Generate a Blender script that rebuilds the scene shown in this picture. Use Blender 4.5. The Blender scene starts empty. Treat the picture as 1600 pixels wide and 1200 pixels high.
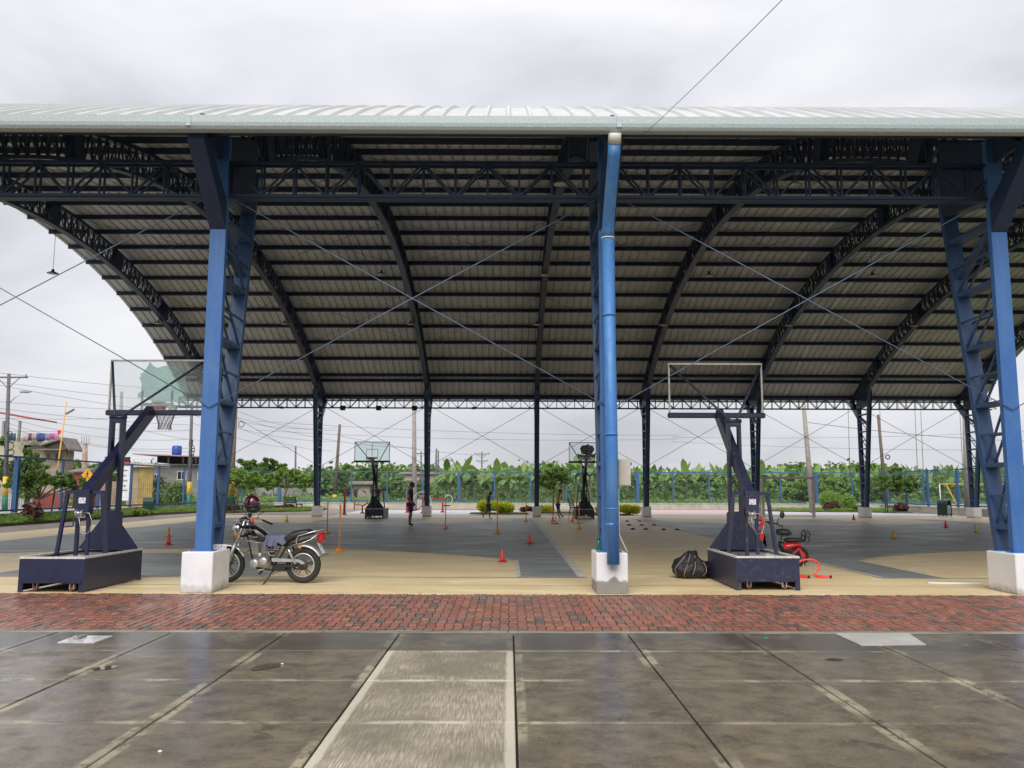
import bpy, math, random
import numpy as np
from mathutils import Vector, Matrix, noise as mnoise
PI = math.pi
R_ = math.radians
random.seed(7)
scene = bpy.context.scene
COL = scene.collection

# ------------------------------------------------------------------ camera
F_PX, HORIZON, CAM_H = 1320.0, 165.0, 1.5
PITCH = math.atan(HORIZON / F_PX)
YAW, ROLL = R_(-0.2), R_(0.15)
cam_d = bpy.data.cameras.new('camera')
cam = bpy.data.objects.new('camera', cam_d); COL.objects.link(cam)
cam_d.sensor_fit = 'HORIZONTAL'; cam_d.sensor_width = 36.0; cam_d.lens = 36.0 * F_PX / 1600.0
cam_d.clip_start = 0.1; cam_d.clip_end = 2000
fw = Vector((math.sin(-YAW) * math.cos(PITCH), math.cos(YAW) * math.cos(PITCH), math.sin(PITCH)))
rt = Vector((math.cos(YAW), math.sin(YAW), 0)); up = rt.cross(fw)
c_, s_ = math.cos(ROLL), math.sin(ROLL)
rt, up = c_ * rt + s_ * up, -s_ * rt + c_ * up
M = Matrix((rt, up, -fw)).transposed().to_4x4(); M.translation = (0, 0, CAM_H)
cam.matrix_world = M
scene.camera = cam

def ray(px, py):
    return rt * ((px - 800) / F_PX) + up * ((600 - py) / F_PX) + fw
def at(px, py, Y):
    "point at distance Y north of the camera seen at this picture position"
    d = ray(px, py); t = Y / d.y
    return Vector((0, 0, CAM_H)) + d * t
def gnd(px, py, z=0.0):
    d = ray(px, py); t = (z - CAM_H) / d.z
    return Vector((0, 0, CAM_H)) + d * t

# ------------------------------------------------------------------ world: overcast daylight
SUN_EL, SUN_ROT = R_(46), R_(188)
w = bpy.data.worlds.new('World'); scene.world = w; w.use_nodes = True
nt = w.node_tree; N = nt.nodes; L = nt.links; N.clear()
wo = N.new('ShaderNodeOutputWorld'); bg = N.new('ShaderNodeBackground'); bg2 = N.new('ShaderNodeBackground')
sky = N.new('ShaderNodeTexSky'); sky.sky_type = 'NISHITA'; sky.sun_disc = False
sky.sun_elevation = SUN_EL; sky.sun_rotation = SUN_ROT; sky.dust_density = 3
L.new(sky.outputs[0], bg.inputs[0]); bg.inputs[1].default_value = 0.06
tc = N.new('ShaderNodeTexCoord'); mp = N.new('ShaderNodeMapping'); mp.inputs['Scale'].default_value = (1.0, 1.0, 2.6)
n1 = N.new('ShaderNodeTexNoise'); n1.inputs['Scale'].default_value = 2.1; n1.inputs['Detail'].default_value = 5; n1.inputs['Roughness'].default_value = .5
n1.inputs['Distortion'].default_value = .35
cr = N.new('ShaderNodeValToRGB'); e = cr.color_ramp.elements
e[0].position = .36; e[0].color = (.46, .47, .505, 1); e[1].position = .62; e[1].color = (.715, .715, .735, 1)
m_ = cr.color_ramp.elements.new(.48); m_.color = (.60, .605, .645, 1)
L.new(tc.outputs['Generated'], mp.inputs[0]); L.new(mp.outputs[0], n1.inputs['Vector']); L.new(n1.outputs['Fac'], cr.inputs[0])
L.new(cr.outputs[0], bg2.inputs[0])
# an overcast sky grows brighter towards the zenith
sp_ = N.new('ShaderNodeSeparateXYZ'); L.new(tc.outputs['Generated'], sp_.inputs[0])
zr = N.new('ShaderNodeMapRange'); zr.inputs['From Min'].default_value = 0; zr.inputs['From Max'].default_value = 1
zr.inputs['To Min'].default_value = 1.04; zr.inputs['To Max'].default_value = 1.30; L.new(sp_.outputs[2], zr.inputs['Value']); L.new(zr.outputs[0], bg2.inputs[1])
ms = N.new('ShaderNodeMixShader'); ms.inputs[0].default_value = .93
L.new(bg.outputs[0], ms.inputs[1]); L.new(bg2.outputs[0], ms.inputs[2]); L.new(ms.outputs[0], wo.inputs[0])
sd = bpy.data.lights.new('sun', 'SUN'); sd.energy = 2.4; sd.angle = R_(50); sd.color = (1, .97, .92)
sun = bpy.data.objects.new('sun', sd); COL.objects.link(sun)
sun.rotation_euler = (R_(44), 0, R_(-8)); sun.location = (0, -10, 30)
vs = scene.view_settings
vs.view_transform = 'Standard'; vs.look = 'None'; vs.exposure = 0.32; vs.gamma = 1; vs.use_curve_mapping = False
scene.render.engine = 'CYCLES'
scene.cycles.max_bounces = 8; scene.cycles.diffuse_bounces = 4; scene.cycles.transparent_max_bounces = 12

# ------------------------------------------------------------------ materials
MATS = {}
def mat(name, c1, c2=None, rough=.6, scale=4.0, metal=0.0, bump=0.0, bscale=40.0, spec=.5, rough2=None, coat=0.0, detail=4, lo=.35, hi=.65, island=0.0, stretch=None, trans=0.0):
    if name in MATS: return MATS[name]
    m = bpy.data.materials.new(name); m.use_nodes = True
    nt = m.node_tree; N = nt.nodes; L = nt.links
    b = N['Principled BSDF']
    b.inputs['Metallic'].default_value = metal; b.inputs['Roughness'].default_value = rough
    b.inputs['Specular IOR Level'].default_value = spec
    b.inputs['Coat Weight'].default_value = coat; b.inputs['Coat Roughness'].default_value = .15
    c2 = c2 or tuple(x * .75 for x in c1)
    geo = N.new('ShaderNodeNewGeometry')
    mp = N.new('ShaderNodeMapping'); mp.inputs['Scale'].default_value = stretch or (1, 1, 1)
    L.new(geo.outputs['Position'], mp.inputs[0])
    n = N.new('ShaderNodeTexNoise'); n.inputs['Scale'].default_value = scale; n.inputs['Detail'].default_value = detail
    n.inputs['Roughness'].default_value = .6
    L.new(mp.outputs[0], n.inputs['Vector'])
    r = N.new('ShaderNodeMapRange'); r.inputs['From Min'].default_value = lo; r.inputs['From Max'].default_value = hi
    L.new(n.outputs['Fac'], r.inputs['Value'])
    mx = N.new('ShaderNodeMix'); mx.data_type = 'RGBA'
    mx.inputs[6].default_value = (*c1, 1); mx.inputs[7].default_value = (*c2, 1)
    if island > 0:
        ad = N.new('ShaderNodeMath'); ad.operation = 'MULTIPLY_ADD'; ad.inputs[1].default_value = island; ad.use_clamp = True
        L.new(geo.outputs['Random Per Island'], ad.inputs[0])
        sc = N.new('ShaderNodeMath'); sc.operation = 'MULTIPLY'; sc.inputs[1].default_value = 1 - island
        L.new(r.outputs[0], sc.inputs[0]); L.new(sc.outputs[0], ad.inputs[2]); L.new(ad.outputs[0], mx.inputs[0])
    else:
        L.new(r.outputs[0], mx.inputs[0])
    L.new(mx.outputs[2], b.inputs['Base Color'])
    if rough2 is not None:
        rr = N.new('ShaderNodeMapRange'); rr.inputs['To Min'].default_value = rough; rr.inputs['To Max'].default_value = rough2
        rr.inputs['From Min'].default_value = .35; rr.inputs['From Max'].default_value = .65
        L.new(n.outputs['Fac'], rr.inputs['Value']); L.new(rr.outputs[0], b.inputs['Roughness'])
    if bump > 0:
        nb = N.new('ShaderNodeTexNoise'); nb.inputs['Scale'].default_value = bscale; nb.inputs['Detail'].default_value = 3
        L.new(geo.outputs['Position'], nb.inputs['Vector'])
        bp = N.new('ShaderNodeBump'); bp.inputs['Strength'].default_value = bump; bp.inputs['Distance'].default_value = .01
        L.new(nb.outputs['Fac'], bp.inputs['Height']); L.new(bp.outputs[0], b.inputs['Normal'])
    if trans > 0:
        tr = N.new('ShaderNodeBsdfTranslucent'); mxs = N.new('ShaderNodeMixShader'); mxs.inputs[0].default_value = trans
        L.new(mx.outputs[2], tr.inputs[0]); L.new(b.outputs[0], mxs.inputs[1]); L.new(tr.outputs[0], mxs.inputs[2])
        L.new(mxs.outputs[0], N['Material Output'].inputs[0])
    MATS[name] = m
    return m

def glassmat(name, tint, haze, hazecol=(.8, .85, .85)):
    m = bpy.data.materials.new(name); m.use_nodes = True
    nt = m.node_tree; N = nt.nodes; L = nt.links
    b = N['Principled BSDF']; b.inputs['Base Color'].default_value = (*hazecol, 1); b.inputs['Roughness'].default_value = .15
    t = N.new('ShaderNodeBsdfTransparent'); t.inputs[0].default_value = (*tint, 1)
    geo = N.new('ShaderNodeNewGeometry'); n = N.new('ShaderNodeTexNoise'); n.inputs['Scale'].default_value = 5
    L.new(geo.outputs['Position'], n.inputs['Vector'])
    r = N.new('ShaderNodeMapRange'); r.inputs['To Min'].default_value = haze * .7; r.inputs['To Max'].default_value = haze * 1.3
    L.new(n.outputs['Fac'], r.inputs['Value'])
    x = N.new('ShaderNodeMixShader'); L.new(r.outputs[0], x.inputs[0]); L.new(t.outputs[0], x.inputs[1]); L.new(b.outputs[0], x.inputs[2])
    L.new(x.outputs[0], N['Material Output'].inputs[0])
    MATS[name] = m
    return m

# ------------------------------------------------------------------ mesh builder
class MB:
    def __init__(s): s.v = []; s.f = []; s.sm = []; s.mi = []; s.cur = 0
    def add(s, vs, fs, smooth=False):
        o = len(s.v); s.v += [tuple(p) for p in vs]
        for f in fs: s.f.append(tuple(i + o for i in f)); s.sm.append(smooth); s.mi.append(s.cur)
        return s
    def box(s, lo, hi):
        x0, y0, z0 = lo; x1, y1, z1 = hi
        return s.add([(x0,y0,z0),(x1,y0,z0),(x1,y1,z0),(x0,y1,z0),(x0,y0,z1),(x1,y0,z1),(x1,y1,z1),(x0,y1,z1)],
            [(0,3,2,1),(4,5,6,7),(0,1,5,4),(1,2,6,5),(2,3,7,6),(3,0,4,7)])
    def cbox(s, lo, hi, b=.01):
        "box with chamfered edges"
        cx = [(lo[i] + hi[i]) / 2 for i in range(3)]; h = [(hi[i] - lo[i]) / 2 for i in range(3)]
        V = []; idx = {}
        for a in range(3):
            for sx in (-1, 1):
                for sy in (-1, 1):
                    for sz in (-1, 1):
                        sg = (sx, sy, sz)
                        V.append(tuple(cx[i] + sg[i] * (h[i] - (0 if i == a else b)) for i in range(3))); idx[(a,) + sg] = len(V) - 1
        Fs = []
        for a in range(3):
            u, w_ = [i for i in range(3) if i != a]
            for sa in (-1, 1):
                q = []
                for su, sw in ((-1,-1),(1,-1),(1,1),(-1,1)):
                    sg = [0,0,0]; sg[a] = sa; sg[u] = su; sg[w_] = sw; q.append(idx[(a,) + tuple(sg)])
                Fs.append(q)
        for a in range(3):
            u, w_ = [i for i in range(3) if i != a]
            for su in (-1, 1):
                for sw in (-1, 1):
                    sg0 = [0,0,0]; sg0[u] = su; sg0[w_] = sw; sg1 = list(sg0); sg0[a] = -1; sg1[a] = 1
                    Fs.append([idx[(u,)+tuple(sg0)], idx[(u,)+tuple(sg1)], idx[(w_,)+tuple(sg1)], idx[(w_,)+tuple(sg0)]])
        for sx in (-1, 1):
            for sy in (-1, 1):
                for sz in (-1, 1): Fs.append([idx[(0,sx,sy,sz)], idx[(1,sx,sy,sz)], idx[(2,sx,sy,sz)]])
        return s.add(V, Fs)
    def bar(s, p, q, w=.05, d=None, upv=(0, 0, 1)):
        "square bar from p to q; w across, d along upv"
        d = d or w; p = Vector(p); q = Vector(q); t = (q - p).normalized(); u = Vector(upv)
        if abs(t.dot(u)) > .98: u = Vector((0, 1, 0)) if abs(t.y) < .9 else Vector((1, 0, 0))
        a = t.cross(u).normalized(); b = a.cross(t).normalized()
        vs = []
        for c in (p, q):
            for sa, sb in ((-1,-1),(1,-1),(1,1),(-1,1)): vs.append(c + a * (sa * w / 2) + b * (sb * d / 2))
        return s.add(vs, [(3,2,1,0),(4,5,6,7),(0,1,5,4),(1,2,6,5),(2,3,7,6),(3,0,4,7)])
    def tube(s, path, r, n=8, caps=True, smooth=True):
        P = [Vector(p) for p in path]; rs = r if isinstance(r, (list, tuple)) else [r] * len(P)
        vs = []; fs = []; prev = None
        for i, p in enumerate(P):
            t = ((P[min(i+1, len(P)-1)] - P[max(i-1, 0)])).normalized()
            if prev is None:
                a = t.cross(Vector((0, 0, 1)))
                if a.length < .1: a = t.cross(Vector((0, 1, 0)))
            else: a = prev - t * prev.dot(t)
            a.normalize(); prev = a; b = t.cross(a)
            for k in range(n):
                an = 2 * PI * k / n; vs.append(p + (a * math.cos(an) + b * math.sin(an)) * rs[i])
        for i in range(len(P) - 1):
            for k in range(n):
                k2 = (k + 1) % n; fs.append((i*n+k, i*n+k2, (i+1)*n+k2, (i+1)*n+k))
        if caps: fs.append(tuple(range(n-1, -1, -1))); fs.append(tuple((len(P)-1)*n + k for k in range(n)))
        return s.add(vs, fs, smooth)
    def lathe(s, prof, n=16, c=(0, 0, 0), axis='z', smooth=True, caps=True):
        "prof: list of (radius, height)"
        vs = []; fs = []
        for r, h in prof:
            for k in range(n):
                a = 2 * PI * k / n; x, y = r * math.cos(a), r * math.sin(a)
                v = {'z': (x, y, h), 'y': (x, h, y), 'x': (h, x, y)}[axis]
                vs.append((v[0] + c[0], v[1] + c[1], v[2] + c[2]))
        for i in range(len(prof) - 1):
            for k in range(n):
                k2 = (k + 1) % n; fs.append((i*n+k, i*n+k2, (i+1)*n+k2, (i+1)*n+k))
        if not caps: return s.add(vs, fs, smooth)
        if prof[0][0] > 1e-4: fs.append(tuple(range(n-1, -1, -1)))
        if prof[-1][0] > 1e-4: fs.append(tuple((len(prof)-1)*n + k for k in range(n)))
        return s.add(vs, fs, smooth)
    def torus(s, c, R, r, axis='y', n=28, m=8, a0=0, a1=2*PI, flat=1.0):
        full = abs(a1 - a0 - 2*PI) < 1e-6; vs = []; fs = []; cnt = n if full else n + 1
        for i in range(cnt):
            a = a0 + (a1 - a0) * i / n
            for k in range(m):
                b = 2 * PI * k / m; rr = R + r * math.cos(b); h = r * math.sin(b) * flat
                x, y = rr * math.cos(a), rr * math.sin(a)
                v = {'z': (x, y, h), 'y': (x, h, y), 'x': (h, x, y)}[axis]
                vs.append((v[0] + c[0], v[1] + c[1], v[2] + c[2]))
        for i in range(n):
            j = (i + 1) % cnt
            for k in range(m):
                k2 = (k + 1) % m; fs.append((i*m+k, j*m+k, j*m+k2, i*m+k2))
        return s.add(vs, fs, True)
    def prism(s, poly, a, b, axis='y'):
        "extrude a 2d polygon along axis from a to b"
        n = len(poly); vs = []
        for h in (a, b):
            for x, y in poly: vs.append({'z': (x, y, h), 'y': (x, h, y), 'x': (h, x, y)}[axis])
        fs = [tuple(range(n-1, -1, -1)), tuple(range(n, 2*n))] + [(i, (i+1) % n, n + (i+1) % n, n + i) for i in range(n)]
        return s.add(vs, fs)
    def ball(s, c, r, n=14, m=9, noise=0.0, nsc=2.0, seed=0):
        r = r if isinstance(r, (list, tuple)) else (r, r, r); vs = []; fs = []
        for i in range(m + 1):
            t = PI * i / m
            for k in range(n):
                a = 2 * PI * k / n; d = Vector((math.sin(t) * math.cos(a), math.sin(t) * math.sin(a), math.cos(t)))
                q = 1 + (noise * mnoise.noise(d * nsc + Vector((seed, seed * .7, 0))) if noise else 0)
                vs.append((c[0] + d.x * r[0] * q, c[1] + d.y * r[1] * q, c[2] + d.z * r[2] * q))
        for i in range(m):
            for k in range(n):
                k2 = (k + 1) % n; fs.append((i*n+k, (i+1)*n+k, (i+1)*n+k2, i*n+k2))
        return s.add(vs, fs, True)
    def build(s, name, m, parent=None, world=False, loc=None, off=(0, 0, 0)):
        me = bpy.data.meshes.new(name)
        vs = s.v
        if world and parent is not None:
            wl = wloc(parent); vs = [(x - wl.x, y - wl.y, z - wl.z) for x, y, z in vs]
        if loc is not None and parent is None:
            vs = [(x - loc[0], y - loc[1], z - loc[2]) for x, y, z in vs]
        if loc is not None and parent is not None and not world:
            vs = [(x - loc[0], y - loc[1], z - loc[2]) for x, y, z in vs]
        me.from_pydata(vs, [], s.f)
        me.polygons.foreach_set('use_smooth', s.sm)
        ml = m if isinstance(m, (list, tuple)) else [m]
        for x in ml: me.materials.append(x)
        if len(ml) > 1: me.polygons.foreach_set('material_index', s.mi)
        me.update()
        o = bpy.data.objects.new(name, me); COL.objects.link(o)
        if parent is not None: o.parent = parent
        if loc is not None: o.location = loc
        return o
def wloc(o):
    v = Vector(o.location)
    while o.parent is not None: o = o.parent; v += Vector(o.location)
    return v
def tag(o, label=None, cat=None, group=None, kind=None):
    if label: o['label'] = label
    if cat: o['category'] = cat
    if group: o['group'] = group
    if kind: o['kind'] = kind
    return o
def thing(name, label, cat, loc=(0, 0, 0), rz=0, group=None):
    o = bpy.data.objects.new(name, None); COL.objects.link(o); o.empty_display_size = .2
    o.location = loc; o.rotation_euler = (0, 0, rz)
    return tag(o, label, cat, group)
def sub(name, parent, loc=(0, 0, 0), rot=(0, 0, 0)):
    o = bpy.data.objects.new(name, None); COL.objects.link(o); o.empty_display_size = .1
    o.parent = parent; o.location = loc; o.rotation_euler = rot
    return o
def dup(o, loc=None, rz=None, label=None, parent=None, sc=None):
    c = o.copy(); COL.objects.link(c)
    if parent is not None: c.parent = parent
    if loc is not None: c.location = loc
    if rz is not None: c.rotation_euler.z = rz
    if sc is not None: c.scale = (sc, sc, sc) if not isinstance(sc, (tuple, list)) else sc
    if label: c['label'] = label
    for ch in list(CH.get(o.name, [])) if False else [x for x in o.children]: dup(ch, parent=c)
    return c
CH = {}
def rawmesh(name, V, Fq, m, parent=None, smooth=False, loc=None):
    "numpy arrays: V (n,3), Fq (k,4) or (k,3)"
    me = bpy.data.meshes.new(name); k = Fq.shape[1]
    me.vertices.add(len(V)); me.vertices.foreach_set('co', np.asarray(V, dtype=np.float32).ravel())
    me.loops.add(Fq.size); me.loops.foreach_set('vertex_index', Fq.ravel().astype(np.int32))
    me.polygons.add(len(Fq)); me.polygons.foreach_set('loop_start', np.arange(0, Fq.size, k, dtype=np.int32))
    me.polygons.foreach_set('loop_total', np.full(len(Fq), k, dtype=np.int32))
    me.materials.append(m); me.update(calc_edges=True); me.validate()
    o = bpy.data.objects.new(name, me); COL.objects.link(o)
    if parent is not None: o.parent = parent
    if loc is not None: o.location = loc
    return o

# paints
def steel_paint(name, base, chalk, grime, rough=.4):
    "painted steel: chalky vertical streaks, scuffs, a few rust specks and grime towards nothing but noise"
    m = bpy.data.materials.new(name); m.use_nodes = True; MATS[name] = m
    N = m.node_tree.nodes; L = m.node_tree.links; b = N['Principled BSDF']; g = N.new('ShaderNodeNewGeometry'); P = g.outputs['Position']
    def tx(sc, st, det=5, ro=.65, di=0):
        mp = N.new('ShaderNodeMapping'); mp.inputs['Scale'].default_value = st; L.new(P, mp.inputs[0])
        n = N.new('ShaderNodeTexNoise'); n.inputs['Scale'].default_value = sc; n.inputs['Detail'].default_value = det; n.inputs['Roughness'].default_value = ro; n.inputs['Distortion'].default_value = di
        L.new(mp.outputs[0], n.inputs['Vector']); return n.outputs['Fac']
    def rg(s, a, c, lo, hi):
        r = N.new('ShaderNodeMapRange'); r.inputs['From Min'].default_value = a; r.inputs['From Max'].default_value = c; r.inputs['To Min'].default_value = lo; r.inputs['To Max'].default_value = hi; L.new(s, r.inputs['Value']); return r.outputs[0]
    def mx(f, a, c):
        x = N.new('ShaderNodeMix'); x.data_type = 'RGBA'; L.new(f, x.inputs[0])
        for i, v in ((6, a), (7, c)):
            if isinstance(v, tuple): x.inputs[i].default_value = (*v, 1)
            else: L.new(v, x.inputs[i])
        return x.outputs[2]
    st = tx(1, (14, 14, .7)); bl = tx(2.2, (1, 1, .6)); sc = tx(9, (1, 1, 1), 7, .8, 1.0); sp = tx(38, (1, 1, .8), 3, .7)
    c = mx(rg(bl, .35, .68, 0, .7), base, chalk)
    c = mx(rg(st, .48, .70, 0, .55), c, chalk)
    c = mx(rg(sc, .60, .70, 0, .6), c, grime)
    c = mx(rg(sp, .70, .74, 0, .7), c, (.13, .055, .025))
    L.new(c, b.inputs['Base Color']); L.new(rg(sc, .3, .7, rough - .08, rough + .22), b.inputs['Roughness'])
    bp = N.new('ShaderNodeBump'); bp.inputs['Strength'].default_value = .15; bp.inputs['Distance'].default_value = .006; L.new(sc, bp.inputs['Height']); L.new(bp.outputs[0], b.inputs['Normal'])
    return m
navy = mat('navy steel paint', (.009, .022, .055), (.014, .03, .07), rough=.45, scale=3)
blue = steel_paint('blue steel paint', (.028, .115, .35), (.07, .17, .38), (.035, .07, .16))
blue_pipe = steel_paint('blue pipe paint', (.035, .16, .46), (.11, .27, .52), (.05, .10, .21))
blue_fence = mat('fence blue paint', (.03, .10, .24), (.035, .11, .27), rough=.5)
white_paint = mat('white masonry paint', (.74, .74, .76), (.62, .62, .62), rough=.7, scale=1.6, bump=.15, bscale=30, lo=.5, hi=.8)
def dirty_paint(name, c1, c2, dirt, zmax):
    m = mat(name, c1, c2, rough=.7, scale=1.8, bump=.18, bscale=28, lo=.5, hi=.8)
    N, L = m.node_tree.nodes, m.node_tree.links; b = N['Principled BSDF']; src = b.inputs['Base Color'].links[0].from_socket
    g = N.new('ShaderNodeNewGeometry'); sp = N.new('ShaderNodeSeparateXYZ'); L.new(g.outputs['Position'], sp.inputs[0])
    n = N.new('ShaderNodeTexNoise'); n.inputs['Scale'].default_value = 11; n.inputs['Detail'].default_value = 6; L.new(g.outputs['Position'], n.inputs['Vector'])
    a = N.new('ShaderNodeMath'); a.operation = 'MULTIPLY_ADD'; a.inputs[1].default_value = -zmax * 1.6; L.new(n.outputs['Fac'], a.inputs[0]); L.new(sp.outputs[2], a.inputs[2])
    r = N.new('ShaderNodeMapRange'); r.inputs['From Min'].default_value = -zmax * .9; r.inputs['From Max'].default_value = zmax * .35; r.inputs['To Min'].default_value = .85; r.inputs['To Max'].default_value = 0; L.new(a.outputs[0], r.inputs['Value'])
    x = N.new('ShaderNodeMix'); x.data_type = 'RGBA'; L.new(r.outputs[0], x.inputs[0]); L.new(src, x.inputs[6]); x.inputs[7].default_value = (*dirt, 1)
    L.new(x.outputs[2], b.inputs['Base Color']); return m
plinth_paint = dirty_paint('plinth paint', (.76, .76, .79), (.62, .62, .63), (.26, .23, .19), .12)
cream_wall = mat('cream masonry', (.50, .47, .40), (.36, .33, .27), rough=.8, scale=1.5, bump=.2)
cement = mat('stained cement', (.17, .16, .14), (.28, .27, .24), rough=.8, scale=9, bump=.3)
galv = mat('galvanised steel', (.42, .475, .485), (.34, .395, .405), rough=.5, scale=38, metal=.1, detail=2, lo=.42, hi=.58)
steel = mat('brushed steel', (.55, .54, .52), (.42, .41, .40), rough=.3, scale=12, metal=.8)
chrome = mat('chrome', (.75, .75, .76), (.6, .6, .6), rough=.16, scale=6, metal=1)
alu = mat('cast aluminium', (.56, .56, .55), (.40, .40, .39), rough=.38, scale=30, metal=.75)
black = mat('black plastic', (.012, .012, .013), (.02, .02, .02), rough=.4)
blackgloss = mat('black gloss paint', (.006, .006, .007), (.01, .01, .01), rough=.12, coat=.6)
rubber = mat('tyre rubber', (.018, .018, .018), (.03, .03, .03), rough=.8)
orange = mat('orange plastic', (.95, .36, .04), (.88, .30, .03), rough=.45)
redp = mat('red plastic', (.75, .03, .045), (.6, .025, .03), rough=.4)
yellowp = mat('yellow plastic', (.72, .46, .03), (.6, .36, .02), rough=.45)
hoopnavy = mat('hoop navy paint', (.007, .009, .042), (.013, .016, .055), rough=.38, scale=5, bump=.04, coat=.2)
redmetal = mat('red metal paint', (.45, .02, .03), (.35, .02, .025), rough=.35)
yellowmetal = mat('yellow metal paint', (.62, .40, .06), (.5, .3, .05), rough=.5)
greenmetal = mat('dark green metal', (.012, .05, .045), (.02, .06, .05), rough=.4)
brownwood = mat('weathered pole wood', (.10, .075, .055), (.16, .13, .10), rough=.85, scale=6, stretch=(4, 4, .5))
polecrete = mat('pole concrete', (.36, .33, .30), (.27, .24, .22), rough=.85, scale=4)
# ================================================================== GROUND
def struct(o): o['kind'] = 'structure'; return o
SLOPE = math.atan(0.008); Y0 = 12.5

def nodes(m): return m.node_tree.nodes, m.node_tree.links
def node_mat(name):
    m = bpy.data.materials.new(name); m.use_nodes = True; MATS[name] = m
    return m, m.node_tree.nodes, m.node_tree.links, m.node_tree.nodes['Principled BSDF']
def tex(N, L, src, scale, detail=4, rough=.6, stretch=None, dist=0):
    n = N.new('ShaderNodeTexNoise'); n.inputs['Scale'].default_value = scale; n.inputs['Detail'].default_value = detail
    n.inputs['Roughness'].default_value = rough; n.inputs['Distortion'].default_value = dist
    if stretch:
        mp = N.new('ShaderNodeMapping'); mp.inputs['Scale'].default_value = stretch; L.new(src, mp.inputs[0]); src = mp.outputs[0]
    L.new(src, n.inputs['Vector']); return n.outputs['Fac']
def rng(N, L, src, a, b, c=0, d=1, smooth=False):
    r = N.new('ShaderNodeMapRange'); r.inputs['From Min'].default_value = a; r.inputs['From Max'].default_value = b
    r.inputs['To Min'].default_value = c; r.inputs['To Max'].default_value = d
    if smooth: r.interpolation_type = 'SMOOTHSTEP'
    L.new(src, r.inputs['Value']); return r.outputs[0]
def mixc(N, L, f, a, b):
    x = N.new('ShaderNodeMix'); x.data_type = 'RGBA'
    if isinstance(f, (int, float)): x.inputs[0].default_value = f
    else: L.new(f, x.inputs[0])
    for i, v in ((6, a), (7, b)):
        if isinstance(v, tuple): x.inputs[i].default_value = (*v, 1)
        else: L.new(v, x.inputs[i])
    return x.outputs[2]
def math_(N, L, op, a, b=None, clamp=False):
    x = N.new('ShaderNodeMath'); x.operation = op; x.use_clamp = clamp
    for i, v in ((0, a), (1, b)):
        if v is None: continue
        if isinstance(v, (int, float)): x.inputs[i].default_value = v
        else: L.new(v, x.inputs[i])
    return x.outputs[0]
def bumpn(N, L, h, s, dist=.01, prev=None):
    b = N.new('ShaderNodeBump'); b.inputs['Strength'].default_value = s; b.inputs['Distance'].default_value = dist
    L.new(h, b.inputs['Height'])
    if prev: L.new(prev, b.inputs['Normal'])
    return b.outputs[0]

# --- wide ground
grassmat = mat('rough grass ground', (.055, .10, .02), (.10, .12, .04), rough=.9, scale=.8, bump=.5, bscale=8)
g = MB(); g.add([(-700, -60, -.14), (700, -60, -.14), (700, 900, -.14), (-700, 900, -.14)], [(0, 1, 2, 3)])
struct(g.build('ground', grassmat))

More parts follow.
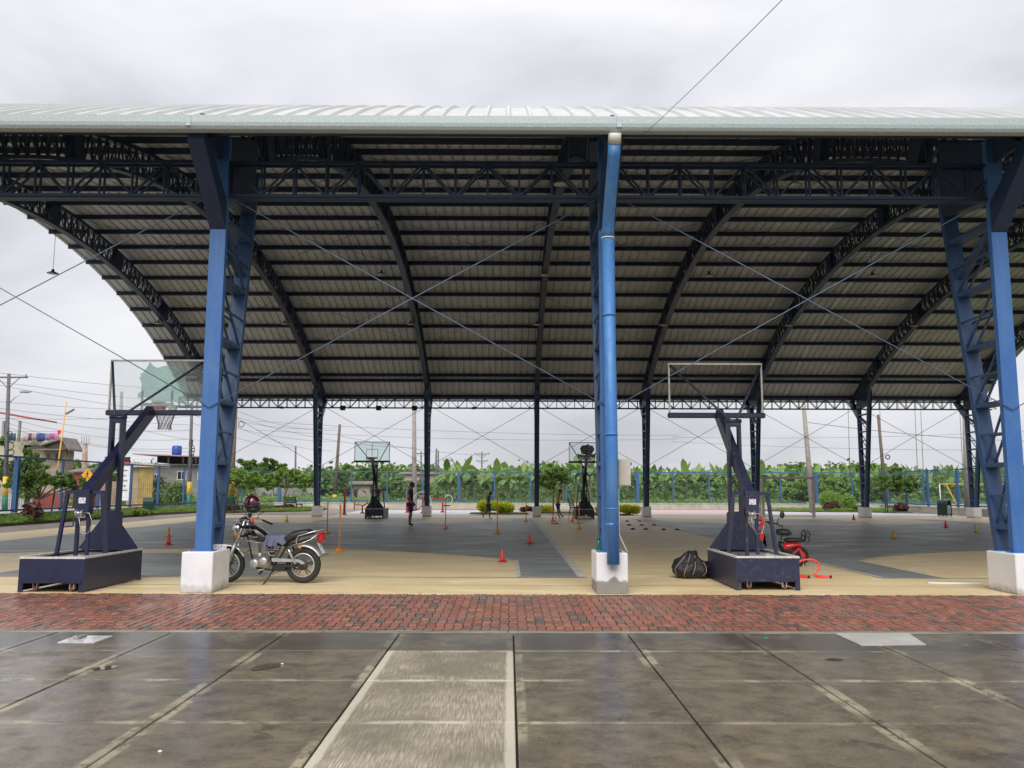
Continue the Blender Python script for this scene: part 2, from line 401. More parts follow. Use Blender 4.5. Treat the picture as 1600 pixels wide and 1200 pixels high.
# --- wet concrete slabs
def slab_mat(name, dry):
    m, N, L, b = node_mat(name)
    tc = N.new('ShaderNodeTexCoord'); geo = N.new('ShaderNodeNewGeometry'); P = geo.outputs['Position']
    sep = N.new('ShaderNodeSeparateXYZ'); L.new(tc.outputs['Object'], sep.inputs[0])
    oi = N.new('ShaderNodeObjectInfo')
    ax = math_(N, L, 'ABSOLUTE', sep.outputs[0]); ay = math_(N, L, 'ABSOLUTE', sep.outputs[1])
    nbig = tex(N, L, P, .9, 4, .6, (1, 1, 1), .4)
    nmid = tex(N, L, P, 4.5, 5, .65)
    fine = tex(N, L, P, 60, 4, .7)
    streak = tex(N, L, P, 3.0, 5, .65, (1.2, 9, 1), .6)
    # distance to slab edge
    ex = math_(N, L, 'SUBTRACT', .602, ax); ey = math_(N, L, 'SUBTRACT', .602, ay)
    wob = math_(N, L, 'MULTIPLY', math_(N, L, 'SUBTRACT', nmid, .5), .05)
    e1 = rng(N, L, math_(N, L, 'ADD', ex, wob), .055, .075, 1, 0)
    e2 = rng(N, L, math_(N, L, 'ADD', ey, wob), .03, .05, 1, 0)
    brk = rng(N, L, tex(N, L, P, 7, 6, .75), .40, .52)
    brk2 = rng(N, L, tex(N, L, P, 2.2, 4, .6), .44, .56)
    edge = math_(N, L, 'MAXIMUM', e1, math_(N, L, 'MULTIPLY', math_(N, L, 'MULTIPLY', e2, brk2), .8))
    worn = rng(N, L, tex(N, L, P, 1.1, 3, .5), .44, .56)          # where the pale trowelled margin shows
    if dry:
        base = mixc(N, L, rng(N, L, nmid, .3, .7), (.30, .26, .19), (.50, .44, .33))
        mp = N.new('ShaderNodeMapping'); mp.inputs['Scale'].default_value = (110, 4.5, 1); L.new(P, mp.inputs[0])
        br = N.new('ShaderNodeTexNoise'); br.inputs['Scale'].default_value = 1; br.inputs['Detail'].default_value = 3; L.new(mp.outputs[0], br.inputs['Vector'])
        broom = rng(N, L, br.outputs['Fac'], .42, .62)
        col = mixc(N, L, math_(N, L, 'ADD', math_(N, L, 'MULTIPLY', broom, .6), .4), (.12, .10, .072), base)
        col = mixc(N, L, rng(N, L, nbig, .42, .60, 0, .65), col, (.17, .145, .11))
        col = mixc(N, L, math_(N, L, 'MULTIPLY', edge, .85), col, (.52, .48, .38))
        L.new(rng(N, L, nbig, .4, .65, .75, .38), b.inputs['Roughness'])
        nrm = bumpn(N, L, broom, .35, .006)
        nrm = bumpn(N, L, fine, .3, .004, nrm)
    else:
        col = mixc(N, L, rng(N, L, nmid, .32, .70), (.068, .056, .042), (.21, .175, .13))
        col = mixc(N, L, rng(N, L, tex(N, L, P, 22, 7, .8, (1, .6, 1), .6), .50, .70, 0, .75), col, (.20, .165, .11))
        scr = rng(N, L, tex(N, L, P, 1, 3, .7, (70, 7, 1), .3), .55, .75, 0, .45)
        col = mixc(N, L, scr, col, (.24, .20, .14))
        col = mixc(N, L, rng(N, L, nbig, .52, .70, 0, .6), col, (.075, .071, .068))
        col = mixc(N, L, rng(N, L, oi.outputs['Random'], 0, 1, 0, .22), col, (.16, .135, .10))
        col = mixc(N, L, math_(N, L, 'MULTIPLY', math_(N, L, 'MULTIPLY', math_(N, L, 'MULTIPLY', edge, worn), brk), .85), col, (.40, .355, .25))
        spots = rng(N, L, tex(N, L, P, 2.3, 4, .55, (1, 1, 1), .2), .63, .67)
        col = mixc(N, L, math_(N, L, 'MULTIPLY', spots, .5), col, (.04, .035, .03))
        grit = rng(N, L, tex(N, L, P, 130, 3, .8), .56, .70)
        col = mixc(N, L, math_(N, L, 'MULTIPLY', grit, .55), col, (.30, .26, .19))
        dpit = rng(N, L, tex(N, L, P, 34, 5, .75), .60, .68)
        col = mixc(N, L, math_(N, L, 'MULTIPLY', dpit, .6), col, (.03, .026, .02))
        algae = rng(N, L, tex(N, L, P, 1.7, 6, .72, (1, 1.6, 1), .8), .55, .68, 0, .6)
        col = mixc(N, L, algae, col, (.235, .185, .095))
        sepw = N.new('ShaderNodeSeparateXYZ'); L.new(P, sepw.inputs[0])
        firstrow = rng(N, L, math_(N, L, 'ADD', sepw.outputs[1], math_(N, L, 'MULTIPLY', nmid, .5)), 8.3, 8.75, 0, .65)
        col = mixc(N, L, math_(N, L, 'MULTIPLY', firstrow, rng(N, L, nbig, .35, .5)), col, (.042, .038, .033))
        wet = rng(N, L, math_(N, L, 'ADD', nbig, math_(N, L, 'MULTIPLY', firstrow, .15)), .34, .56)
        ro = rng(N, L, math_(N, L, 'ADD', math_(N, L, 'MULTIPLY', wet, .6), math_(N, L, 'MULTIPLY', streak, .4)), .12, .66, .50, .21)
        ro = math_(N, L, 'ADD', ro, rng(N, L, fine, .3, .7, -.04, .07))
        L.new(ro, b.inputs['Roughness'])
        nrm = bumpn(N, L, streak, .12, .006)
        nrm = bumpn(N, L, fine, .12, .003, nrm)
        b.inputs['Specular IOR Level'].default_value = .5
    L.new(col, b.inputs['Base Color']); L.new(nrm, b.inputs['Normal'])
    return m
m_wet = slab_mat('wet concrete slab', False); m_dry = slab_mat('brushed dry concrete slab', True)
jointmat = mat('dark joint dirt', (.02, .017, .012), (.035, .03, .02), rough=.9, scale=20)

pav = MB(); pav.box((-14, -16, -.12), (14, -3.16, -.036))
pav = struct(pav.build('pavement', jointmat, None)); pav.location = (0, Y0, 0); pav.rotation_euler = (SLOPE, 0, 0)
slab = MB(); slab.cbox((-.601, -.604, -.03), (.601, .604, 0), .006)
slab_me = None
xs = [-3.60 + 1.2185 * i - .6 for i in range(-7, 15)]
SX = 1.2185; X0j = .055
rows = [(-4.15, -3.16)] + [(-4.15 - 1.22 * (i + 1), -4.15 - 1.22 * i) for i in range(8)]
protos = {}
for ri, (a, b_) in enumerate(rows):
    for ci in range(-9, 9):
        x0 = X0j + SX * ci; cx = x0 + SX / 2; cy = (a + b_) / 2
        dry = (ci == -1 and ri >= 1 and ri < 6)
        key = (ri == 0, dry)
        if key not in protos:
            o = slab.build('slab', m_dry if dry else m_wet, pav); o.scale.y = (b_ - a - .008) / 1.208
            protos[key] = o
        else:
            o = protos[key].copy(); COL.objects.link(o); o.parent = pav
        if dry and 'label' not in o: o['label'] = 'pale dry brushed concrete slab'
        o.location = (cx, cy, random.uniform(-.002, .001)); o.rotation_euler = (R_(random.uniform(-.05, .05)), R_(random.uniform(-.05, .05)), 0)
# kerb between slabs and bricks
kb = MB()
for i in range(-7, 7): kb.cbox((i * 2.0 + .002, -3.155, -.1), (i * 2.0 + 1.996, -3.045, .004), .006)
kerbmat = mat('kerb concrete', (.30, .28, .22), (.12, .11, .085), rough=.7, scale=3, bump=.3, bscale=60, stretch=(.5, 2, 1))
kb.build('kerb_strip', kerbmat, pav)['kind'] = 'stuff'

# --- brick walkway
m_brick, N, L, b = node_mat('clay paver')
geo = N.new('ShaderNodeNewGeometry'); P = geo.outputs['Position']
dv = N.new('ShaderNodeVectorMath'); dv.operation = 'DIVIDE'; dv.inputs[1].default_value = (.1035, .191, 5); L.new(P, dv.inputs[0])
fl = N.new('ShaderNodeVectorMath'); fl.operation = 'FLOOR'; L.new(dv.outputs[0], fl.inputs[0])
wn = N.new('ShaderNodeTexWhiteNoise'); wn.noise_dimensions = '3D'; L.new(fl.outputs[0], wn.inputs['Vector'])
lowf = tex(N, L, fl.outputs[0], .30, 2, .5)
v = math_(N, L, 'ADD', math_(N, L, 'MULTIPLY', wn.outputs['Value'], .62), math_(N, L, 'MULTIPLY', lowf, .55))
ramp = N.new('ShaderNodeValToRGB'); L.new(v, ramp.inputs[0]); ramp.color_ramp.interpolation = 'CONSTANT'
els = ramp.color_ramp.elements; els[0].position = 0; els[0].color = (.29, .108, .072, 1); els[1].position = .42; els[1].color = (.32, .125, .083, 1)
for p_, c in ((.50, (.265, .095, .065)), (.58, (.34, .15, .092)), (.62, (.29, .11, .075)), (.70, (.22, .10, .072)), (.78, (.125, .092, .078)), (.88, (.10, .082, .074))):
    x = els.new(p_); x.color = (*c, 1)
fine = tex(N, L, P, 90, 3, .7); mott = tex(N, L, P, 1.3, 4, .6)
col = mixc(N, L, rng(N, L, fine, .3, .7, 0, .3), ramp.outputs[0], (.18, .10, .08))
col = mixc(N, L, rng(N, L, mott, .5, .75, 0, .4), col, (.12, .095, .075))
L.new(col, b.inputs['Base Color']); L.new(rng(N, L, mott, .35, .65, .50, .26), b.inputs['Roughness'])
L.new(bumpn(N, L, fine, .3, .004), b.inputs['Normal'])
bed = MB(); bed.box((-14, -3.045, -.12), (14, -.001, -.022))
bed = struct(bed.build('brick_walkway', jointmat)); bed.location = (0, Y0, 0); bed.rotation_euler = (SLOPE, 0, 0)
br = MB(); br.cbox((-.0462, -.0915, -.04), (.0462, .0915, 0), .006)
first = None; rest = MB(); cnt = 0
cells = []
for ri in range(16):
    cy = -3.045 + .0955 + ri * .1903
    for ci in range(-134, 134):
        cx = (ci + .5) * .1035 + (ri % 2) * .012
        if 1.22 < cx < 1.80 and cy > -.26: continue   # drain
        cells.append((abs(cx) > (Y0 + cy) * .60, ri, abs(cx), cx, cy))
cells.sort(key=lambda c: (c[0], c[1], c[2]))
for i, (_, ri, _, cx, cy) in enumerate(cells):
    rnd = random.Random(i * 7 + 3)
    z = rnd.uniform(-.005, .002); tx, ty, tz = (R_(rnd.uniform(-.6, .6)) for _ in range(3))
    if i < 300:
        if first is None: first = br.build('brick', m_brick, bed); o = first
        else: o = first.copy(); COL.objects.link(o); o.parent = bed
        o.location = (cx, cy, z); o.rotation_euler = (tx, ty, tz)
    else:
        mtx = Matrix.Translation((cx, cy, z)) @ Matrix.Rotation(tx, 4, 'X') @ Matrix.Rotation(ty, 4, 'Y') @ Matrix.Rotation(tz, 4, 'Z')
        if abs(cx) < (Y0 + cy) * .66:
            rest.add([mtx @ Vector(p) for p in br.v], br.f)
        else:
            q = [mtx @ Vector(p) for p in [(-.0462, -.091, 0), (.0462, -.091, 0), (.0462, .091, 0), (-.0462, .091, 0), (-.0462, -.091, -.02), (.0462, -.091, -.02), (.0462, .091, -.02), (-.0462, .091, -.02)]]
            rest.add(q, [(0, 1, 2, 3), (0, 4, 5, 1), (1, 5, 6, 2), (2, 6, 7, 3), (3, 7, 4, 0)])
rest.build('brick', m_brick, bed)['kind'] = 'stuff'

# --- court floor
def court_mat(name, c1, c2, ro1=.38, ro2=.6, wet=(.5, .5, .5)):
    m, N, L, b = node_mat(name)
    geo = N.new('ShaderNodeNewGeometry'); P = geo.outputs['Position']
    a = tex(N, L, P, .55, 5, .6, (1, 2.2, 1), .5); f = tex(N, L, P, 14, 5, .7, (.6, 1.6, 1)); s = tex(N, L, P, 1.6, 4, .6, (.35, 2.4, 1), .3)
    col = mixc(N, L, rng(N, L, a, .34, .66), c1, c2)
    col = mixc(N, L, rng(N, L, f, .4, .75, 0, .35), col, tuple(x * .6 for x in c1))
    col = mixc(N, L, rng(N, L, s, .54, .68, 0, .30), col, tuple(min(1, x * 1.5 + .03) for x in c2))
    sc_ = rng(N, L, tex(N, L, P, 2.6, 6, .8, (1, .5, 1), 1.5), .60, .72, 0, .4)
    col = mixc(N, L, sc_, col, tuple(x * .45 for x in c1))
    dust = rng(N, L, tex(N, L, P, 48, 3, .8), .58, .72, 0, .35)
    col = mixc(N, L, dust, col, tuple(min(1, x * 1.35 + .04) for x in c2))
    L.new(col, b.inputs['Base Color'])
    L.new(rng(N, L, s, .35, .65, ro1, ro2), b.inputs['Roughness'])
    L.new(bumpn(N, L, f, .12, .004), b.inputs['Normal'])
    return m
m_tan = court_mat('ochre court paint', (.68, .52, .28), (.80, .65, .39))
m_grey = court_mat('grey court paint', (.155, .168, .172), (.26, .275, .28), .34, .60)
m_line = mat('court line paint', (.62, .60, .55), (.45, .43, .40), rough=.5, scale=3)
cf = MB(); cf.add([(-17.2, 12.5, 0), (27.2, 12.5, 0), (27.2, 49.6, 0), (-17.2, 49.6, 0), (-17.2, 12.5, -.1), (27.2, 12.5, -.1), (27.2, 49.6, -.1), (-17.2, 49.6, -.1)],
    [(0, 1, 2, 3), (0, 4, 5, 1), (1, 5, 6, 2), (2, 6, 7, 3), (3, 7, 4, 0)])
court = struct(cf.build('court_floor', m_tan))
# grey playing areas with the tan three-point areas left out, as triangulated sheets
def court_half(cx, hx, ya, yb):
    "grey zone outline minus 3pt shapes (one at each end), plus key boxes"
    xl, xr = cx - hx, cx + hx
    r3x, yst, cyc = 6.8, 3.55, -1.05; R = math.hypot(r3x, yst - cyc)
    def arc(end):
        pts = []
        a0 = math.atan2(yst - cyc, r3x)
        for i in range(25):
            a = a0 + (PI - 2 * a0) * i / 24
            pts.append((cx + R * math.cos(a), cyc + R * math.sin(a)))
        pts = [(cx + r3x, 0)] + pts + [(cx - r3x, 0)]
        return [(x, (ya + y) if end == 0 else (yb - y)) for x, y in pts]
    A, B = arc(0), arc(1)
    m = MB()
    # strips joining arc A to arc B
    n = len(A); V = [(x, y, .004) for x, y in A] + [(x, y, .004) for x, y in B]
    m.add(V, [(i + 1, i, n + i, n + i + 1) for i in range(n - 1)])
    m.add([(xl, ya, .004), (cx - r3x, ya, .004), (cx - r3x, yb, .004), (xl, yb, .004)], [(0, 1, 2, 3)])
    m.add([(cx + r3x, ya, .004), (xr, ya, .004), (xr, yb, .004), (cx + r3x, yb, .004)], [(0, 1, 2, 3)])
    for y0, y1 in ((ya, ya + 5.4), (yb - 5.4, yb)):
        m.add([(cx - 2.42, y0, .004), (cx + 2.42, y0, .004), (cx + 2.42, y1, .004), (cx - 2.42, y1, .004)], [(0, 1, 2, 3)])
    ln = MB(); z = .008
    def seg(p, q, w=.05):
        p, q = Vector((*p, z)), Vector((*q, z)); t = (q - p).normalized(); nn = Vector((-t.y, t.x, 0)) * w / 2
        ln.add([p - nn, q - nn, q + nn, p + nn], [(0, 1, 2, 3)])
    for P_ in (A, B):
        for i in range(len(P_) - 1): seg(P_[i], P_[i + 1], .065)
    for s in (-1, 1):
        seg((cx + s * hx, ya), (cx + s * hx, yb), .09 if not (s > 0 and cx < 0) else .16)
    for y in (ya, yb): seg((xl, y), (xr, y), .06)
    for s in (-1, 1):
        seg((cx + s * 2.42, ya), (cx + s * 2.42, ya + 5.4), .04); seg((cx + s * 2.42, yb - 5.4), (cx + s * 2.42, yb), .04)
    return m, ln
for cx, hx in ((-6.62, 7.9), (14.3, 7.85)):
    m, ln = court_half(cx, hx, 14.82, 44.6)
    m.build('painted_zone', m_grey, court); ln.build('court_line', m_line, court)
# scored joint along the front strip
jl = MB()
jl.add([(-14, 13.62, .003), (14, 13.62, .003), (14, 13.635, .003), (-14, 13.635, .003)], [(0, 1, 2, 3)])
jl.build('floor_joint', jointmat, court)


# --- paths and pads round the court
def sheet(name, pts, m, z, kind='structure'):
    s = MB(); s.add([(x, y, z) for x, y in pts] + [(x, y, z - .12) for x, y in pts], [tuple(range(len(pts)))] + [(i, i + len(pts), (i + 1) % len(pts) + len(pts), (i + 1) % len(pts)) for i in range(len(pts))])
    o = s.build(name, m); o['kind'] = kind; return o
m_path = mat('reddish grey paving', (.27, .22, .20), (.20, .165, .15), rough=.55, scale=2, bump=.3, bscale=18)
m_pad = mat('pale concrete pad', (.58, .58, .60), (.48, .48, .49), rough=.5, scale=1.5)
m_pink = mat('faded pink court paint', (.56, .36, .35), (.52, .43, .42), rough=.5, scale=.6)
m_road = mat('pale street concrete', (.42, .42, .42), (.33, .33, .33), rough=.45, scale=.8)
m_soil = mat('planting soil', (.07, .05, .03), (.10, .13, .03), rough=.9, scale=5, bump=.6, bscale=20)
sheet('footpath', [(-20.2, 12), (-17.2, 12), (-17.2, 49.6), (27.2, 49.6), (28.6, 12), (29.0, 12), (29.0, 66), (-20.2, 66)], m_path, -.004)
sheet('exercise_pad', [(-10.2, 49.8), (-2.6, 49.8), (1.5, 62), (-10.5, 62)], m_pad, .004)
sheet('exercise_pad', [(-16.2, 49.8), (-11.2, 49.8), (-12.5, 57), (-17.0, 57)], m_path, .004)
sheet('playground_floor', [(7.0, 49.8), (15.5, 49.8), (17.5, 64.5), (6.0, 64.5)], m_pink, .004)
sheet('playground_floor', [(15.6, 49.8), (27.0, 49.8), (27, 54.5), (24, 58), (17.6, 60)], m_pad, .004)
sheet('street', [(-400, 20), (-21.8, 20), (-21.8, 60), (-17.8, 66.5), (-14, 74), (-400, 74)], m_road, -.02)
sheet('sidewalk', [(-23.6, 20), (-21.62, 20), (-21.62, 59), (-23.6, 59)], mat('ochre sidewalk', (.42, .36, .22), (.35, .33, .27), rough=.7, scale=.7), .02)
sheet('planting_bed', [(-21.4, 18), (-20.0, 18), (-20.0, 49), (-19.2, 56), (-18, 60), (-19.0, 61), (-21.4, 57)], m_soil, .12)
sheet('planting_bed', [(-17.9, 53), (-14.6, 56.5), (-13.0, 59), (-13.5, 63.5), (-17.6, 62.5)], m_soil, .1)
sheet('planting_bed', [(-2.4, 52.4), (1.2, 52.4), (1.2, 54.8), (-2.4, 54.8)], m_soil, .06)
sheet('planting_bed', [(1.9, 54.4), (6.4, 54.4), (6.4, 57.5), (1.9, 57.5)], m_soil, .06)
sheet('planting_bed', [(4.6, 50.4), (7.4, 50.4), (7.4, 52.4), (4.6, 52.4)], m_soil, .06)
sheet('planting_bed', [(19.6, 60.2), (27.6, 58.2), (28.2, 64.8), (19.2, 65)], m_soil, .06)
# ================================================================== CANOPY
can = thing('sports_canopy', 'large blue steel canopy with barrel vaulted metal roof over the courts', 'canopy', (1.55, 30.15, 0))
SP = 6.08; XS = [1.55 + SP * (k - 3) for k in range(8)]
YC, RR, TOP = 30.15, 34.6, 12.05
YF, YB = 11.6, 48.7
def roof(y, off=0.0):
    "height of the roof underside; off measured downward along the radius"
    r = RR - off
    return TOP - RR + math.sqrt(max(r * r - (y - YC) ** 2, 0))
def arcpt(a, off=0.0, lift=0.0):
    r = RR - off + lift
    return (YC + r * math.sin(a), TOP - RR + r * math.cos(a))
A_F = math.asin((YF - YC) / RR); A_B = math.asin((YB - YC) / RR)
XL, XR = -18.75, 27.45

roofm = mat('pale roof sheet', (.56, .565, .575), (.47, .47, .47), rough=.5, scale=1.2, stretch=(1, .25, 1))
# roof sheets: ribbed strips, each 1.05 m wide
NS = 44; WS = 1.05; SEG = 54
prof = []
for k in range(3):
    c0 = .175 + .35 * k
    prof += [(c0 - .048, 0), (c0 - .026, .046), (c0 + .026, .046), (c0 + .048, 0)]
prof = [(0, 0)] + prof + [(WS, 0)]
rs = MB(); n = len(prof)
V = []
for i in range(SEG + 1):
    a = A_F + (A_B - A_F) * i / SEG
    for x, h in prof:
        y, z = arcpt(a, 0, h); V.append((x, y - 30.15, z))
for i in range(SEG + 1):
    a = A_F + (A_B - A_F) * i / SEG
    for x in (0.0005, WS - .0005):
        pass
rs.add(V, [(i*n+k, i*n+k+1, (i+1)*n+k+1, (i+1)*n+k) for i in range(SEG) for k in range(n - 1)])
o0 = rs.build('roof_sheet', roofm, can); o0.location = (XL - 1.55, 0, 0)
for i in range(1, NS):
    o = o0.copy(); COL.objects.link(o); o.parent = can; o.location = (XL - 1.55 + WS * i, 0, random.uniform(0, .004))

# purlins
pitch = 1.56; NP = 27
angs = []
a = 0.0
step = pitch / RR
k = 0
pa = [i * step for i in range(-11, 12)]
pa = [x for x in pa] + [A_F + .012, A_B - .012, A_B - .055, A_F + .055]
def purlin(a, w=.08, d=.175):
    m = MB(); t = Vector((0, math.cos(a), -math.sin(a))); nrm = Vector((0, math.sin(a), math.cos(a)))
    y, z = arcpt(a, .004); c = Vector((0, y, z))
    for (p0, p1, q0, q1) in ((-w/2, w/2, 0, -.012), (-w/2, w/2, -d + .012, -d), (-w/2, -w/2 + .012, -.012, -d + .012)):
        vs = [];
        for x in (XL + .10, XR - .10):
            for s, h in ((p0, q0), (p1, q0), (p1, q1), (p0, q1)): vs.append(Vector((x, 0, 0)) + c + t * s + nrm * h)
        m.add(vs, [(0, 1, 2, 3), (7, 6, 5, 4), (0, 4, 5, 1), (1, 5, 6, 2), (2, 6, 7, 3), (3, 7, 4, 0)])
    return m
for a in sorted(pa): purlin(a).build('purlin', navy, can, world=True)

# gutters at both eaves: rounded box gutter in lengths
gp = [(0, .205), (0, .10), (.010, .05), (.035, .012), (.07, 0), (.15, 0), (.15, .205), (.138, .205), (.138, .012), (.07, .012), (.04, .03), (.020, .06), (.010, .10), (.010, .195)]
gl = [XL - .05, -10.6, -4.55, 1.55, 7.4, 13.5, 20.5, XR + .05]
def gutter(x0, x1, yb, s, name='gutter'):
    m = MB(); zb = 6.555
    vs = [];
    for x in (x0, x1):
        for y, z in gp: vs.append((x, yb + s * y, zb + z))
    n = len(gp); m.add(vs, [(i, (i+1) % n, n + (i+1) % n, n + i) for i in range(n)] + [tuple(range(n - 1, -1, -1)), tuple(range(n, 2 * n))])
    return m.build(name, galv, can, world=True)
for i in range(len(gl) - 1):
    gutter(gl[i] + .002, gl[i + 1] - .002, 11.42, 1); gutter(gl[i] + .002, gl[i + 1] - .002, 48.88, -1)
m = MB()
for x in gl[1:-1]:
    m.box((x - .035, 11.413, 6.60), (x + .035, 11.4195, 6.75))
m.build('gutter_joint', galv, can, world=True)['kind'] = 'stuff'

# arched trusses
def truss(X):
    t = sub('arched_truss', can, (X - 1.55, 0, 0))
    m1, m2, m3 = MB(), MB(), MB()
    a0, a1 = math.asin((12.6 - YC) / RR), math.asin((47.7 - YC) / RR)
    n = 44; O1, O2 = .24, .98
    def chord(m, off, th, w, a0, a1, n):
        vs = []
        for i in range(n + 1):
            a = a0 + (a1 - a0) * i / n
            for (x, o) in ((-w/2, off - th/2), (w/2, off - th/2), (w/2, off + th/2), (-w/2, off + th/2)):
                y, z = arcpt(a, o); vs.append((x, y - 30.15, z))
        m.add(vs, [(i*4+k, i*4+(k+1) % 4, (i+1)*4+(k+1) % 4, (i+1)*4+k) for i in range(n) for k in range(4)] + [(3, 2, 1, 0), tuple(n*4 + k for k in range(4))])
    chord(m1, O1, .10, .24, math.asin((11.75 - YC) / RR), math.asin((48.55 - YC) / RR), n)
    b0, b1 = math.asin((14.0 - YC) / RR), math.asin((46.3 - YC) / RR)
    chord(m2, O2, .09, .24, b0, b1, n)
    NPN = 84
    for i in range(NPN + 1):
        a = a0 + (a1 - a0) * i / NPN; y, z = arcpt(a, O1 + .05); y2, z2 = arcpt(a, O2 - .04)
        if not (14.0 < y2 < 46.3): continue
        an = a0 + (a1 - a0) * (i + 1) / NPN
        ya, za = arcpt(an, O1 + .05); yb, zb = arcpt(an, O2 - .04)
        for s in (-.095, .095):
            m3.bar((s, y - 30.15, z), (s, y2 - 30.15, z2), .035, .035)
            if y2 < 45.9:
                if i % 2: m3.bar((s, y - 30.15, z), (s, yb - 30.15, zb), .035, .035)
                else: m3.bar((s, y2 - 30.15, z2), (s, ya - 30.15, za), .035, .035)
        if i % 12 == 5:
            vs = [(x, yy - 30.15, zz) for x in (-.11, .11) for yy, zz in ((y, z), (ya, za), (yb, zb), (y2, z2))]
            m3.add(vs, [(0, 1, 2, 3), (7, 6, 5, 4), (0, 4, 5, 1), (1, 5, 6, 2), (2, 6, 7, 3), (3, 7, 4, 0)])
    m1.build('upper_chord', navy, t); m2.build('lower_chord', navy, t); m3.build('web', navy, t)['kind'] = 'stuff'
    return t
t0 = truss(XS[0])
for k in range(1, 8): dup(t0, loc=(XS[k] - 1.55, 0, 0), parent=can)

# eave lattice beams between the columns (front and back)
def eave_beam(Y, name='eave_truss'):
    t = sub(name, can, (0, Y - 30.15, 0)); t_loc = Vector((1.55, Y, 0))
    ch, wb = MB(), MB(); zb, zt = 6.06, 6.60
    for s in (-.075, .075):
        for z in (zb, zt): ch.bar((XS[0] - 1.9, Y + s, z), (XS[-1] + 1.4, Y + s, z), .03, .048)
    ch.bar((XS[0] - 1.9, Y, zb - .04), (XS[-1] + 1.4, Y, zb - .04), .17, .010)
    x = XS[0] - 1.9; i = 0; st = SP / 12
    while x < XS[-1] + 1.3:
        for s in (-.075, .075):
            wb.bar((x, Y + s, zb), (x, Y + s, zt), .028)
            if i % 2: wb.bar((x, Y + s, zb), (x + st, Y + s, zt), .028)
            else: wb.bar((x, Y + s, zt), (x + st, Y + s, zb), .028)
        x += st; i += 1
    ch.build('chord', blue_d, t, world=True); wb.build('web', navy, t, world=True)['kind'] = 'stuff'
blue_d = mat('darkened blue steel', (.015, .038, .092), (.012, .03, .075), rough=.42, scale=2)
eave_beam(12.86); eave_beam(47.44)

blue_m = mat('darker streaked blue paint', (.035, .085, .20), (.03, .065, .14), rough=.45, scale=4, bump=.1, bscale=25, stretch=(3, 3, .7))  # darker copy of the column blue, mottled in vertical streaks
# columns ---------------------------------------------------------------
def column(X, side, detail):
    "side=1 front column (outer chord to the south), -1 back column"
    Yo = 12.8 if side > 0 else 47.5
    c = sub('column', can, (X - 1.55, Yo - 30.15, 0), (0, 0, 0 if side > 0 else PI))
    p = MB(); p.cbox((-.23, -.27, 0), (.23, .48, .585), .012); pl = p.build('plinth', plinth_paint, c)
    o = MB()
    # channel: web plate in front, two flanges
    o.cbox((-.122, -.06, .585), (.122, -.045, 7.0), .003)
    o.box((-.122, -.0449, .585), (-.11, .04, 7.0)); o.box((.11, -.0449, .585), (.122, .04, 7.0))
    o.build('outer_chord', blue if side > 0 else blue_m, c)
    def yi(z): return .40 + (1.5 - .40) * (z - .585) / 6.2
    i_ = MB()
    for x0, x1, d0, d1 in ((-.122, .122, -.055, -.04), (-.122, -.11, -.0399, .045), (.11, .122, -.0399, .045)):
        vs = []
        for z in (.585, 6.95):
            vs += [(x0, yi(z) + d0, z), (x1, yi(z) + d0, z), (x1, yi(z) + d1, z), (x0, yi(z) + d1, z)]
        i_.add(vs, [(3, 2, 1, 0), (4, 5, 6, 7), (0, 1, 5, 4), (1, 2, 6, 5), (2, 3, 7, 6), (3, 0, 4, 7)])
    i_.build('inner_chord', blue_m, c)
    # base plate
    b_ = MB(); b_.box((-.17, -.12, .5855), (.17, .06, .60)); b_.build('base_plate', blue, c); b_ = MB(); b_.box((-.17, .30, .5855), (.17, .47, .60)); b_.build('base_plate', blue, c)
    # bracket to the gutter
    k = MB()
    for x in (-.118, .106):
        pass
    vs = [(x, y, z) for x in (-.122, .122) for y, z in ((-.062, 5.50), (-.062, 5.95), (-.95, 6.62), (-1.12, 6.62), (-1.12, 6.48))]
    k.add(vs, [(0, 1, 2, 3, 4), (9, 8, 7, 6, 5), (0, 5, 6, 1), (1, 6, 7, 2), (2, 7, 8, 3), (3, 8, 9, 4), (4, 9, 5, 0)])
    k.box((-.03, -.95, 6.621), (.03, -.1, 6.98))
    k.build('bracket', blue_d, c)  # darker than the column blue: shade of the downward face put into the colour
    # gusset plates at the top
    g_ = MB()
    vs = [(x, y, z) for x in (-.115, .115) for y, z in ((.05, 6.05), (.05, 7.0), (1.35, 7.55), (1.42, 6.2))]
    g_.add(vs, [(0, 1, 2, 3), (7, 6, 5, 4), (0, 4, 5, 1), (1, 5, 6, 2), (2, 6, 7, 3), (3, 7, 4, 0)])
    g_.build('gusset_plate', navy, c)
    # lattice
    zs = [.95 + .95 * i for i in range(6)]; lat = MB()
    def emit(m, nm):
        nonlocal lat
        if detail: m.build(nm, blue_m, c)
        else: lat.v, o_ = lat.v, len(lat.v); lat.add(m.v, m.f)
    for j, z in enumerate(zs):
        m = MB(); m.box((-.109, .0, z - .032), (.109, yi(z) - .057, z + .032)); emit(m, 'tie_plate')
        zm = z + .475
        if zm < 6:
            for s in (-.09, .09):
                m = MB(); m.bar((s, .0, zm), (s, yi(zm) - .057, zm), .03); emit(m, 'lattice_bar')
                z2 = z + .95
                m = MB(); m.bar((s * .85, yi(z + .06) - .06, z + .06), (s * .85, .0, z2 - .06), .03); emit(m, 'lattice_bar')
    m = MB(); m.bar((0, .0, 5.62), (0, yi(5.1), 5.05), .16, .07); emit(m, 'knee_brace')
    if not detail: lat.build('lattice', blue_m, c)['kind'] = 'stuff'
    return c
cf_ = column(XS[3], 1, True)
cf_.location.x = -.04
c2_ = dup(cf_, loc=(XS[2] - 1.55, 12.8 - 30.15, 0), parent=can)
c4_ = dup(cf_, loc=(XS[4] - 1.55, 12.8 - 30.15, 0), parent=can)
cfp = column(XS[5], 1, False)
